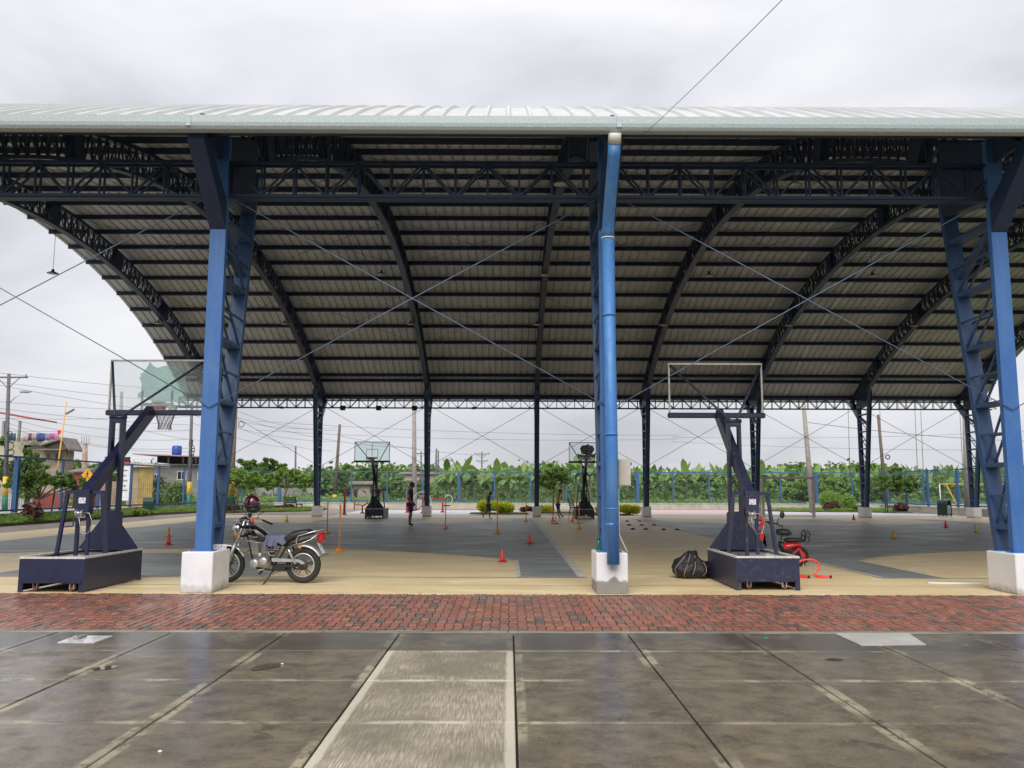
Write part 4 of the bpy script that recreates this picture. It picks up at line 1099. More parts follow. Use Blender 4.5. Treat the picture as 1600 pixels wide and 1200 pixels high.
# ================================================================== MOTORCYCLE
S = .00171
def mz(x, y, v=0.0): return Vector(((x - 1245) * S, v, (1066 - y) * S))
bk = thing('motorcycle', 'black motorcycle with chrome parts and a grey cloth on its seat behind the left plinth', 'motorcycle', (-3.30, 13.86, 0))
tankm = mat('black tank paint', (.005, .005, .006), (.008, .008, .008), rough=.08, coat=1)
silver = mat('silver trim', (.62, .62, .60), rough=.3, metal=.6)
def wheel(c, R, w, drum):
    wl = sub('wheel', bk, c)
    m = MB(); m.torus((0, 0, 0), R - w, w, 'y', 40, 12); m.build('tyre', rubber, wl)
    m = MB(); rr = R - 2 * w + .006
    m.lathe([(rr - .012, -w * .7), (rr + .006, -w * .72), (rr - .004, -.01), (rr - .004, .01), (rr + .006, w * .72), (rr - .012, w * .7), (rr - .016, .01), (rr - .016, -.01), (rr - .012, -w * .7)], 40, (0, 0, 0), 'y', caps=False); m.build('rim', silver, wl)
    for i in range(5):
        a = 2 * PI * i / 5 + .3
        m = MB()
        for d in (-.14, .14):
            m.bar((math.cos(a + d * 1.6) * .045, 0, math.sin(a + d * 1.6) * .045), (math.cos(a + d) * (rr - .01), 0, math.sin(a + d) * (rr - .01)), .016, .022, (0, 1, 0))
        m.build('spoke', mat('gunmetal wheel', (.10, .10, .10), (.14, .14, .14), rough=.35, metal=.5), wl)
    m = MB(); m.lathe([(0, -.07), (drum, -.065), (drum + .006, -.02), (.04, .0), (.04, .06), (0, .065)], 22, (0, 0, 0), 'y'); m.build('hub', mat('dark hub', (.05, .05, .05), (.09, .09, .085), rough=.4, metal=.5), wl)
wheel(mz(1245, 898), .287, .052, .075)
wheel(mz(520, 898), .287, .044, .06)
# tank
def blob(rings, n=16, cap=True):
    "rings: list of (center Vector, half-width v, half-height z) swept along x"
    m = MB(); vs = []
    for c, hv, hz in rings:
        for k in range(n):
            a = 2 * PI * k / n; ca, sa = math.cos(a), math.sin(a)
            q = abs(ca) ** .75 * (1 if ca > 0 else -1), abs(sa) ** .8 * (1 if sa > 0 else -1)
            vs.append(c + Vector((0, hv * q[0], hz * q[1])))
    L_ = len(rings)
    m.add(vs, [(i*n+k, i*n+(k+1) % n, (i+1)*n+(k+1) % n, (i+1)*n+k) for i in range(L_-1) for k in range(n)] + [tuple(range(n-1, -1, -1)), tuple((L_-1)*n+k for k in range(n))], True)
    return m
blob([(mz(695, 585), .03, .03), (mz(712, 585), .09, .085), (mz(745, 592), .125, .115), (mz(800, 612), .14, .115), (mz(850, 632), .135, .10), (mz(895, 655), .105, .075), (mz(925, 670), .06, .045)]).build('fuel_tank', tankm, bk)
for s in (-1, 1):
    m = MB(); m.tube([mz(705, 575, s*.12), mz(735, 568, s*.135), mz(790, 575, s*.148), mz(850, 600, s*.142), mz(898, 650, s*.11)], .006, 6); m.build('tank_trim', silver, bk)
    m = MB(); m.tube([mz(705, 640, s*.11), mz(720, 672, s*.125), mz(800, 684, s*.14), mz(880, 690, s*.12)], .006, 6); m.build('tank_trim', silver, bk)
    m = MB(); pts = [mz(745 + i * 9, 628 + (5 if i % 2 else -5) - (4 if i == 0 else 0) + i * .8, s * .151) for i in range(10)]; m.tube(pts, .0045, 5); m.tube([mz(738, 640, s*.15), mz(835, 640, s*.15)], .003, 5); m.build('tank_script', silver, bk)
# seat
blob([(mz(890, 672), .07, .02), (mz(930, 678), .12, .045), (mz(1000, 685), .14, .05), (mz(1070, 680), .145, .055), (mz(1100, 655), .15, .075), (mz(1150, 625), .15, .075), (mz(1230, 602), .145, .062), (mz(1290, 592), .13, .055), (mz(1330, 600), .08, .03)], 16).build('seat', mat('black vinyl seat', (.014, .014, .015), (.02, .02, .02), rough=.45, bump=.15, bscale=60), bk)
# side cover
m = MB(); m.prism([((mz(x, y)).x, (mz(x, y)).z) for x, y in ((905, 742), (1045, 735), (1000, 820), (940, 815))][::-1], -.13, .13); m.build('side_cover', tankm, bk)
for s in (-1, 1):
    m = MB(); m.tube([mz(x, y, s*.132) for x, y in ((915, 752), (1030, 748), (995, 808), (945, 806), (915, 752))], .005, 5); m.build('cover_trim', silver, bk)
    m = MB(); m.tube([mz(940 + i * 8, 768 + (4 if i % 2 else -4), s*.133) for i in range(7)], .004, 5); m.build('cover_script', silver, bk)
# frame tubes
m = MB()
for pts, r in (([mz(690, 600), mz(720, 700), mz(760, 860), mz(800, 930), mz(930, 945), mz(1040, 935)], .017), ([mz(700, 560), mz(900, 690), mz(1080, 720), mz(1300, 660)], .018), ([mz(1080, 720), mz(1010, 850), mz(960, 900)], .016), ([mz(905, 690), mz(950, 900)], .02), ([mz(1040, 935), mz(960, 900), mz(960, 960)], .02)):
    m.tube(pts, r, 8)
m.build('frame', black, bk)
# engine
for j, (a_, b_2, vv) in enumerate((((770, 890), (735, 700), .07),)):
    for i in range(9):
        c = mz(775 + i * 3.2, 700 + i * 12); m = MB(); m.cbox((c.x - .062, -.075, c.z - .006), (c.x + .062, .075, c.z + .006), .003); m.build('cooling_fin', alu, bk)
    c = mz(790, 750); m = MB(); m.cbox((c.x - .05, -.06, c.z - .09), (c.x + .05, .06, c.z + .09), .01); m.build('cylinder', alu, bk)
c = mz(800, 690); m = MB(); m.cbox((c.x - .055, -.07, c.z - .02), (c.x + .055, .07, c.z + .02), .012); m.build('cylinder_head', alu, bk)
c = mz(855, 870); m = MB(); m.cbox((c.x - .14, -.09, c.z - .08), (c.x + .12, .09, c.z + .06), .03); m.build('crankcase', alu, bk)
for x, y, r in ((800, 880, .072), (885, 860, .068), (850, 800, .035)):
    c = mz(x, y); m = MB(); m.lathe([(0, -.155), (r * .5, -.155), (r * .85, -.148), (r, -.13), (r, -.06)], 22, (c.x, 0, c.z), 'y'); m.build('engine_cover', silver, bk)
m = MB(); m.tube([mz(870, 720, -.03), mz(905, 715, -.03), mz(930, 715, -.03)], .025, 10); m.build('carburettor', black, bk)
m = MB(); m.cbox(tuple(mz(975, 950, -.09)), tuple(mz(1090, 890, .09)), .01); m.build('battery_box', black, bk)
# swing arm, chain guard
m = MB(); m.bar(mz(960, 905, -.08), mz(1250, 903, -.08), .03, .04); m.bar(mz(960, 905, .08), mz(1250, 903, .08), .03, .04); m.build('swing_arm', black, bk)
m = MB(); m.prism([((mz(x, y)).x, (mz(x, y)).z) for x, y in ((960, 830), (1215, 840), (1262, 860), (1272, 885), (1240, 885), (1215, 865), (965, 862))][::-1], -.118, -.102); m.build('chain_guard', silver, bk)
for s in (-1, 1):
    t0_, t1_ = mz(1112, 735, s*.125), mz(1190, 885, s*.115)
    m = MB(); m.tube([t0_, t1_], .013, 10); m.tube([t0_.lerp(t1_, .05), t0_.lerp(t1_, .5)], .021, 10)
    m.build('shock_absorber', chrome, bk)
    m = MB(); cs = [t0_.lerp(t1_, .5 + .45 * i / 60) + Vector((math.cos(i * .9) * .024, math.sin(i * .9) * .024, 0)) for i in range(61)]; m.tube(cs, .004, 4); m.build('spring', chrome, bk)
    m = MB(); m.tube([mz(1195, 700, s*.13), mz(1192, 655, s*.14), mz(1215, 622, s*.145), mz(1330, 590, s*.14), mz(1440, 560, s*.10)], .009, 8); m.tube([mz(1130, 708, s*.13), mz(1250, 690, s*.13), mz(1330, 655, s*.12), mz(1400, 600, s*.1)], .008, 8); m.build('grab_rail', chrome, bk)
m = MB()
for i in range(4):
    x = 1345 + i * 28; m.bar(mz(x, 585 - i * 7, -.11), mz(x, 585 - i * 7, .11), .012)
m.bar(mz(1440, 560, -.10), mz(1440, 560, .10), .012)
m.build('rack', chrome, bk)
# exhaust on the far side
m = MB(); m.tube([mz(790, 740, .1), mz(745, 800, .12), mz(770, 930, .14), mz(900, 965, .15), mz(1020, 955, .16)], .02, 10); m.tube([mz(1020, 955, .16), mz(1060, 950, .16), mz(1380, 880, .17)], [.022, .038, .042], 12); m.build('exhaust', chrome, bk)
# fenders
def fender(c, R, w, a0, a1, m_, nm):
    m = MB(); vs = []; n = 20
    for i in range(n + 1):
        a = a0 + (a1 - a0) * i / n
        for vv, dr in ((-w, -.03), (-w * .9, -.008), (-w * .5, .006), (0, .012), (w * .5, .006), (w * .9, -.008), (w, -.03)):
            vs.append((c.x + (R + dr) * math.cos(a), vv, c.z + (R + dr) * math.sin(a)))
    m.add(vs, [(i*7+k, i*7+k+1, (i+1)*7+k+1, (i+1)*7+k) for i in range(n) for k in range(6)], True); o = m.build(nm, m_, bk)
    md = o.modifiers.new('thick', 'SOLIDIFY'); md.thickness = .004
    return o
fender(mz(1245, 898), .325, .075, R_(28), R_(105), silver, 'rear_fender')
fender(mz(520, 898), .325, .07, R_(25), R_(165), silver, 'front_fender')
# fork and head
for s in (-1, 1):
    m = MB(); m.tube([mz(690, 470, s*.095), mz(645, 610, s*.095), mz(600, 720, s*.095)], .018, 10); m.build('fork_tube', chrome, bk)
    m = MB(); m.tube([mz(610, 690, s*.095), mz(530, 895, s*.095)], .026, 10); m.build('fork_leg', alu, bk)
m = MB(); m.cbox(tuple(mz(640, 560, -.12)), tuple(mz(700, 530, .12)), .01); m.cbox(tuple(mz(650, 640, -.12)), tuple(mz(690, 620, .12)), .01); m.build('fork_yoke', black, bk)
c = mz(600, 562); m = MB(); m.lathe([(0, -.055), (.06, -.05), (.082, -.02), (.085, .0), (.075, .04), (.045, .085), (0, .10)], 24, (0, 0, 0), 'x'); ho = m.build('headlight', chrome, bk); ho.location = c
m = MB(); m.lathe([(0, -.066), (.05, -.062), (.074, -.048)], 20, (0, 0, 0), 'x'); m.build('lens', mat('lamp lens', (.8, .82, .82), rough=.1), ho)
for s in (-1, 1):
    m = MB(); m.tube([mz(640, 610, s*.10), mz(630, 612, s*.17)], .008, 6); m.build('indicator_stalk', chrome, bk)
    m = MB(); m.ball(mz(630, 612, s*.19), (.035, .04, .035), 14, 10); m.build('indicator', mat('amber lens', (.75, .24, .02), rough=.2), bk)
    m = MB(); m.ball(mz(1235, 725, s*.17), (.032, .035, .032), 14, 10); m.build('indicator', MATS['amber lens'], bk)
    c = mz(655, 480, s*.06); m = MB(); m.lathe([(.0, -.03), (.045, -.03), (.048, .02), (.04, .035), (0, .036)], 18, (0, 0, 0), 'x'); o = m.build('instrument', black, bk); o.location = c; o.rotation_euler = (0, R_(50), 0)
    m = MB(); m.torus((0, 0, 0), .045, .005, 'x', 20, 6); q_ = m.build('bezel', chrome, o); q_.location = (.036, 0, 0)
# handlebar
for s in (-1, 1):
    m = MB(); m.tube([mz(690, 520, s*.06), mz(700, 480, s*.16), mz(735, 472, s*.27), mz(775, 490, s*.33)], .011, 8); m.build('handlebar', chrome, bk)
    m = MB(); m.tube([mz(775, 490, s*.33), mz(858, 532, s*.40)], .018, 10); m.build('grip', black, bk)
    m = MB(); m.tube([mz(745, 470, s*.31), mz(690, 478, s*.38), mz(705, 492, s*.42)], .006, 6); m.build('lever', silver, bk)
    m = MB(); m.tube([mz(730, 470, s*.28), mz(745, 430, s*.30), mz(790, 410, s*.34)], .006, 6); m.build('mirror_stalk', black, bk)
m = MB(); m.ball(mz(788, 424, -.35), (.03, .035, .05), 14, 10); m.build('mirror', black, bk)
m = MB(); m.tube([mz(818, 452, -.352), mz(822, 480, -.358), mz(818, 512, -.35)], [.014, .02, .016], 8); m.build('red_ribbon', redp, bk)
m = MB(); m.tube([mz(690, 380, .22), mz(670, 470, .12)], .008, 6); m.tube([mz(735, 385, .2), mz(690, 470, .12)], .006, 6); m.build('mirror_stalk', chrome, bk)
# tail lamp, plate, stand, pegs
m = MB(); c = mz(1405, 640); m.cbox((c.x - .05, -.07, c.z - .08), (c.x + .055, .07, c.z + .08), .03); m.build('tail_light', mat('red lens', (.5, .012, .015), (.35, .01, .012), rough=.15), bk)
m = MB(); a_, b_2 = mz(1385, 690, 0), mz(1440, 790, 0); m.bar(a_, b_2, .17, .004, (1, 0, .4)); m.build('number_plate', mat('number plate', (.68, .70, .68), (.1, .1, .1), rough=.4, scale=28, lo=.56, hi=.6), bk)
m = MB(); m.tube([mz(975, 945, -.11), mz(945, 1010, -.17), mz(912, 1072, -.24)], .012, 8); m.bar(mz(895, 1073, -.24), mz(925, 1073, -.24), .03, .01); m.build('side_stand', black, bk)
m = MB(); m.tube([mz(870, 955, -.1), mz(872, 968, -.22)], .02, 8); m.build('foot_peg', rubber, bk)
m = MB(); m.tube([mz(900, 930, -.12), mz(850, 940, -.14), mz(835, 950, -.14)], .007, 6); m.build('gear_lever', silver, bk)
m = MB(); m.tube([mz(660, 500, -.08), mz(590, 640, -.10), mz(600, 740, -.1), mz(700, 790, -.09), mz(740, 760, -.06)], .006, 6); m.build('cable', black, bk)
bk.rotation_euler = (0, R_(0), R_(-3)); 
# cloth on the seat
cl, N, L, b = node_mat('grey blue cloth')
b.inputs['Base Color'].default_value = (.13, .14, .22, 1); b.inputs['Roughness'].default_value = .9
V = []; nx, ny = 22, 26
for i in range(nx + 1):
    for j in range(ny + 1):
        x = 905 + (1100 - 905) * i / nx; vv = -1 + 2 * j / ny
        wob = mnoise.noise(Vector((i * .28, j * .22, 0))) 
        topy = 622 + (x - 905) * -.02 + wob * 16 + 5 * math.sin(i * 1.1 + j * .3)
        if abs(vv) < .45: y = topy + 18 * (abs(vv) / .45) ** 2; v_ = vv * .34
        else:
            k = (abs(vv) - .45) / .55; ln = 105 - (x - 905) * .30 + 60 * mnoise.noise(Vector((i * .35, 3.3, 0)))
            y = topy + 18 + ln * k; v_ = (1 if vv > 0 else -1) * (.155 + .012 * math.sin(i * .9 + k) + .02 * k + .012 * wob)
        p = mz(x + 26 * wob - 8 - 14 * (abs(vv)) * (1 - i / nx), y, v_); V.append(p)
m = MB(); m.add(V, [(i*(ny+1)+j, i*(ny+1)+j+1, (i+1)*(ny+1)+j+1, (i+1)*(ny+1)+j) for i in range(nx) for j in range(ny)], True)
o = m.build('cloth', cl); o.location = bk.location; o.rotation_euler = bk.rotation_euler; md = o.modifiers.new('thick', 'SOLIDIFY'); md.thickness = .006
tag(o, 'crumpled grey blue cloth draped over the motorcycle seat', 'cloth')
# helmet on the mirror
t = thing('helmet', 'dark red glossy helmet hung on the mirror of the black motorcycle', 'helmet', (0, 0, 0)); c = mz(753, 290, -.02) ; t.location = Vector(bk.location) + c; t.location.y = bk.location.y + .1; t.location.x -= .06; t.location.z -= .055
m = MB(); m.ball((0, 0, 0), (.135, .12, .132), 26, 16); m.build('shell', mat('maroon gloss', (.09, .006, .014), (.05, .004, .01), rough=.12, coat=1), t)
m = MB(); m.lathe([(.128, -.075), (.136, -.05), (.128, -.03)], 26); m.lathe([(.06, -.16), (.10, -.13), (.125, -.08)], 22, (.03, 0, 0)); m.build('lining', black, t)
m = MB(); m.torus((0, 0, -.01), .138, .006, 'z', 28, 6, R_(140), R_(220)); m.build('trim', black, t)
m = MB(); m.tube([(-.04, -.05, -.13), (-.10, -.06, -.2), (-.06, -.05, -.24)], .006, 5); m.tube([(.0, -.05, -.13), (-.03, -.06, -.2), (-.07, -.05, -.25)], .006, 5); m.build('strap', black, t)
# small sign on the left plinth top
s_ = thing('small_sign', 'small white plate with dark marks leaning on the left plinth', 'sign', (-4.40, 13.1, .587))
m = MB(); m.box((-.10, -.004, 0), (.10, .004, .075)); m.build('plate', white_paint, s_)
for i in range(4):
    m = MB(); m.bar((-.075 + i * .045, -.006, .02), (-.055 + i * .045, -.006, .055 - (i % 2) * .02), .008, .003, (0, 1, 0)); m.build('mark', navy, s_)

# ================================================================== RED SCOOTER
S2 = .00141
def sz(x, y, v=0.0): return Vector(((x - 800) * S2, v, (905 - y) * S2))
sc = thing('electric_scooter', 'small red electric scooter with black seats behind the worn hoop base', 'scooter', (5.78, 17.05, 0))
redg = mat('red scooter paint', (.62, .012, .02), (.5, .01, .015), rough=.15, coat=.8)
def blob2(rings, nm, m_):
    m = MB(); vs = []; n = 16
    for c, hv, hz in rings:
        for k in range(n):
            a = 2 * PI * k / n; vs.append(c + Vector((0, hv * math.cos(a), hz * math.sin(a))))
    L_ = len(rings); m.add(vs, [(i*n+k, i*n+(k+1) % n, (i+1)*n+(k+1) % n, (i+1)*n+k) for i in range(L_-1) for k in range(n)] + [tuple(range(n-1, -1, -1)), tuple((L_-1)*n+k for k in range(n))], True); m.build(nm, m_, sc)
for cx in (790, 60):
    c = sz(cx, 0); c.z = .2; wl = sub('wheel', sc, c)
    m = MB(); m.torus((0, 0, 0), .165, .036, 'y', 30, 10); m.build('tyre', rubber, wl)
    m = MB(); m.lathe([(.0, -.03), (.07, -.03), (.13, -.01), (.132, .01), (.07, .03), (0, .03)], 24, (0, 0, 0), 'y'); m.build('rim', mat('grey wheel', (.12, .12, .12), rough=.4), wl)
blob2([(sz(480, 420), .03, .03), (sz(500, 425), .08, .055), (sz(580, 425), .11, .07), (sz(650, 430), .12, .065), (sz(690, 440), .06, .03)], 'front_seat', mat('scooter seat vinyl', (.02, .035, .035), rough=.5))
blob2([(sz(590, 540), .05, .03), (sz(640, 535), .10, .045), (sz(800, 535), .11, .045), (sz(865, 550), .06, .03)], 'rear_seat', MATS['scooter seat vinyl'])
blob2([(sz(535, 640), .04, .06), (sz(580, 630), .10, .08), (sz(680, 610), .12, .065), (sz(780, 600), .11, .045), (sz(850, 590), .05, .02)], 'body_shell', redg)
blob2([(sz(515, 600), .06, .07), (sz(560, 640), .08, .12), (sz(700, 700), .08, .09), (sz(800, 760), .05, .07)], 'lower_body', black)
m = MB(); m.prism([(sz(x, y).x, sz(x, y).z) for x, y in ((770, 640), (800, 650), (875, 750), (860, 790), (820, 780), (800, 700))][::-1], -.05, .05); m.build('rear_fender', redg, sc)
m = MB(); m.prism([(sz(x, y).x, sz(x, y).z) for x, y in ((665, 730), (760, 640), (790, 640), (700, 730))][::-1], -.115, .115); m.build('side_trim', redg, sc)
m = MB(); m.tube([sz(560, 470), sz(540, 540)], .014, 8); m.build('seat_post', black, sc)
m = MB(); m.tube([sz(850, 560, -.09), sz(870, 410, -.09), sz(900, 400, -.09), sz(935, 440, -.09), sz(915, 550, -.09), sz(880, 570, -.09)], .012, 8); m.tube([sz(850, 560, .09), sz(870, 410, .09), sz(900, 400, .09), sz(935, 440, .09), sz(915, 550, .09), sz(880, 570, .09)], .012, 8)
for y in (410, 480, 540): m.tube([sz(865, y, -.09), sz(865, y, .09)], .010, 8)
m.tube([sz(872, 480, -.09), sz(925, 500, -.09)], .01, 6); m.build('backrest', black, sc)
# front cowl: crescent
m = MB(); out = []
pts_o = [(205, 205), (255, 212), (295, 250), (312, 290), (295, 330), (250, 370), (215, 392)]; pts_i = [(225, 350), (250, 320), (262, 285), (250, 255), (215, 240)]
m.prism([(sz(x, y).x, sz(x, y).z) for x, y in pts_o + pts_i][::-1], -.11, .11); m.build('front_cowl', redg, sc)
c = sz(205, 300); m = MB(); m.lathe([(0, -.05), (.05, -.04), (.065, 0), (.05, .05), (0, .06)], 18, (0, 0, 0), 'x'); o = m.build('headlight', mat('scooter lamp', (.5, .55, .6), rough=.15), sc); o.location = c
m = MB(); m.tube([sz(280, 320), sz(330, 285), sz(390, 290), sz(430, 310)], .02, 8); m.tube([sz(400, 310, -.05), sz(430, 300, -.28), sz(500, 345, -.36)], .014, 8); m.tube([sz(400, 310, .05), sz(430, 300, .28), sz(500, 345, .36)], .014, 8); m.build('handlebar', black, sc)
m = MB(); m.tube([sz(215, 390), sz(180, 600), sz(100, 800)], .03, 10); m.build('steering_column', black, sc)
m = MB(); m.prism([(sz(x, y).x, sz(x, y).z) for x, y in ((150, 600), (260, 420), (300, 440), (230, 700), (300, 790), (560, 790), (560, 740), (520, 700), (330, 730), (300, 700))][::-1], -.10, .10); m.build('leg_shield', redg, sc)
for s in (-1,):
    m = MB(); m.tube([sz(440, 300, s*.25), sz(450, 240, s*.3)], .008, 6); m.ball(sz(507, 180, s*.30), (.05, .015, .072), 16, 10); m.tube([sz(450, 240, s*.3), sz(480, 215, s*.3)], .008, 6); m.build('mirror', black, sc)
m = MB(); m.tube([sz(830, 810, -.08), sz(820, 870, -.12), sz(800, 902, -.16)], .01, 6); m.tube([sz(840, 850, -.1), sz(880, 870, -.12), sz(905, 850, -.12)], .006, 6); m.build('kick_stand', steel, sc)
# ================================================================== FENCE
def fence(name, label, pts, zw, zt, wall_m, posts, rails=True, mesh=.06, group=None, postw=.07, low_posts=None):
    "pts: polyline of the wall line; posts: positions (x, y, width)"
    t = thing(name, label, 'fence', (pts[0][0], pts[0][1], 0), 0, group)
    wl = MB(); rt_ = []; ln = [0]
    for i in range(len(pts) - 1):
        a, b_ = Vector((*pts[i], 0)), Vector((*pts[i + 1], 0)); d = (b_ - a).normalized(); nn = Vector((-d.y, d.x, 0)) * .07
        V = [a - nn, b_ - nn, b_ + nn, a + nn]; wl.add(V + [v + Vector((0, 0, zw - .14)) for v in V], [(3, 2, 1, 0), (4, 5, 6, 7), (0, 1, 5, 4), (1, 2, 6, 5), (2, 3, 7, 6), (3, 0, 4, 7)])
    wl.v = [(x, y, z - .0) for x, y, z in wl.v]
    w_o = wl.build('wall', wall_m, t, world=True)
    cp = MB()
    for i in range(len(pts) - 1):
        a, b_ = Vector((*pts[i], zw - .10)), Vector((*pts[i + 1], zw - .10)); cp.bar(a, b_, .19, .06)
    cp.build('coping', wall_m, t, world=True)
    for i in range(len(pts) - 1):
        a, b_ = Vector((*pts[i], 0)), Vector((*pts[i + 1], 0))
        for z in (zw + .06, zt):
            r_ = MB(); r_.bar(a + Vector((0, 0, z)), b_ + Vector((0, 0, z)), .06, .075); r_.build('rail', blue_fence, t, world=True)
        n = int((b_ - a).length / mesh); m = MB(); u = (b_ - a) / n; rw = .0022; dd = (b_ - a).normalized() * rw
        for k in range(n + 1):
            p = a + u * k; m.add([p - dd + Vector((0, 0, zw + .09)), p + dd + Vector((0, 0, zw + .09)), p + dd + Vector((0, 0, zt - .03)), p - dd + Vector((0, 0, zt - .03))], [(0, 1, 2, 3)])
        z = zw + .25
        while z < zt - .1:
            m.add([a + Vector((0, 0, z)), b_ + Vector((0, 0, z)), b_ + Vector((0, 0, z + .005)), a + Vector((0, 0, z + .005))], [(0, 1, 2, 3)]); z += .25
        m.build('wire_mesh', mat('fence wire', (.10, .15, .22), rough=.5), t, world=True)['kind'] = 'stuff'
    first = {}
    for x, y, w_ in posts:
        if w_ not in first:
            m = MB(); m.box((-w_/2, -w_/2, zw - .05), (w_/2, w_/2, zt + .045)); o = m.build('post', blue_fence, t); first[w_] = o
        else: o = first[w_].copy(); COL.objects.link(o); o.parent = t
        o.location = (x - pts[0][0], y - pts[0][1], 0)
    return t
FY = 66.0
posts = []
x = at(437, 760, FY).x
while x < 42:
    posts.append((x, FY, .10 if (len(posts) % 5) else .22)); x += 2.775
XE = 42
fence('rear_fence', 'long blue mesh fence on a cream wall in front of the banana plants', [(-18.2, FY), (XE, FY)], .55, 2.86, cream_wall, posts)
lp = [(-21.5, 26 + 0)]; 
ypos = [29.6, 33.4, 37.2, 41.0, 44.7, 48.5, 52.3, 56.4]
fence('side_fence', 'blue fence with a low grey wall along the street on the left', [(-21.5, 24), (-21.5, 58.0), (-20.6, 62.5), (-18.2, 66)], .50, 2.86, mat('grey low wall', (.36, .35, .32), (.2, .19, .17), rough=.8, scale=2, bump=.2),
      [(-21.5, y, .20 if i in (2,) else .11) for i, y in enumerate(ypos)] + [(-21.1, 60.2, .11), (-19.9, 63.6, .11)])
fence('side_fence', 'blue fence turning along the right end of the court by the litter bin', [(28.9, 66), (28.6, 58), (28.4, 40), (28.4, 24)], .50, 2.86, cream_wall,
      [(28.75, 61.5, .12), (28.6, 58, .14), (28.5, 54, .11), (28.45, 50.2, .12), (28.4, 46.4, .11), (28.4, 42.4, .11)])

# ================================================================== FOLIAGE HELPERS
rngn = np.random.default_rng(11)
def leaf_quads(C, size, rs, droop=.3, aspect=.5, jitter=.35):
    "rhombic leaves at centres C (n,3)"
    n = len(C)
    d = rs.normal(size=(n, 3)); d[:, 2] = d[:, 2] * .6 - droop; d /= np.linalg.norm(d, axis=1)[:, None]
    u = rs.normal(size=(n, 3)); s = np.cross(d, u); s /= np.linalg.norm(s, axis=1)[:, None]
    sz_ = size * (1 + jitter * rs.uniform(-1, 1, n))[:, None]
    nrm = np.cross(d, s)
    V = np.stack([C - d * sz_ * .5, C + s * sz_ * aspect * .5 + nrm * sz_ * .08, C + d * sz_ * .5, C - s * sz_ * aspect * .5 + nrm * sz_ * .08], 1).reshape(-1, 3)
    return V, np.arange(4 * n).reshape(n, 4)
def cluster_pts(centres, n, rs, flat=.8, shell=.55):
    out = []
    w_ = np.array([c[3] ** 2 for c in centres]); w_ = w_ / w_.sum()
    for c, q in zip(centres, w_):
        k = max(4, int(n * q)); v = rs.normal(size=(k, 3)); v /= np.linalg.norm(v, axis=1)[:, None]
        r = c[3] * (shell + (1 - shell) * rs.uniform(0, 1, k) ** .6) * (1 + .12 * rs.normal(size=k))
        p = v * r[:, None]; p[:, 2] *= flat; out.append(p + np.array(c[:3]))
    return np.concatenate(out)
leaf_a = mat('mid green leaves', (.13, .23, .04), (.24, .37, .07), rough=.5, scale=.8, island=.6, trans=.3)
leaf_b = mat('dark green leaves', (.08, .15, .03), (.18, .29, .06), rough=.5, scale=.6, island=.6, trans=.25)
leaf_c = mat('light green leaves', (.17, .30, .05), (.28, .43, .10), rough=.5, scale=.8, island=.6, trans=.35)
leaf_y = mat('yellow variegated leaves', (.95, .86, .04), (.34, .52, .04), rough=.5, scale=3, island=.7, trans=.3)
leaf_r = mat('dark red leaves', (.14, .03, .04), (.07, .06, .03), rough=.5, scale=3, island=.7)
banana = mat('banana leaf green', (.07, .15, .03), (.32, .47, .13), rough=.42, scale=.35, island=.65, trans=.4)
bark = mat('bark', (.09, .07, .05), (.14, .12, .09), rough=.9, scale=8)
def tree(name, label, x, y, z0, h, crown, n, leaf, m, seed, trunk_r=.06, trunk_h=None, limbs=6, group=None, droop=.3, flat=.7):
    "crown: list of (dx, dy, dz, r) relative to base"
    rs = np.random.default_rng(seed); rnd = random.Random(seed)
    t = thing(name, label, 'tree', (x, y, z0), 0, group)
    fine = []
    for (cx_, cy_, cz_, r_c) in crown:
        for _ in range(9):
            v = rs.normal(size=3); v /= np.linalg.norm(v); k = rs.uniform(.45, 1.15)
            fine.append((cx_ + v[0] * r_c * k, cy_ + v[1] * r_c * k, cz_ + v[2] * r_c * k * flat, r_c * rs.uniform(.18, .42)))
    C = cluster_pts(fine, n, rs, .7, .2); V, Q = leaf_quads(C, leaf, rs, droop)
    rawmesh('crown', V, Q, m, t)
    b_ = MB(); top = Vector((rnd.uniform(-.1, .1), 0, trunk_h or h * .45))
    b_.tube([(0, 0, -.1), (rnd.uniform(-.05, .05), 0, top.z * .5), top], [trunk_r * 1.25, trunk_r, trunk_r * .8], 8)
    for i in range(limbs + 4):
        c = crown[i % len(crown)]; e_ = Vector(c[:3]) + Vector((rnd.uniform(-.3, .3), rnd.uniform(-.3, .3), 0)) * c[3]
        mid = top.lerp(e_, .5) + Vector((0, 0, .1 * c[3])); b_.tube([top - Vector((0, 0, .05)), mid, e_], [trunk_r * .6, trunk_r * .4, trunk_r * .15], 6)
    b_.build('trunk', bark, t)
    return t
def rcrown(seed, rx, ry, z0, z1, n, r0, r1):
    rnd = random.Random(seed); out = []
    for i in range(n):
        a = rnd.uniform(0, 2 * PI); q = math.sqrt(rnd.uniform(0, 1)); z = rnd.uniform(z0, z1); k = 1 - .45 * abs((z - z0) / (z1 - z0) - .35)
        out.append((math.cos(a) * q * rx * k, math.sin(a) * q * ry * k, z, rnd.uniform(r0, r1)))
    return out
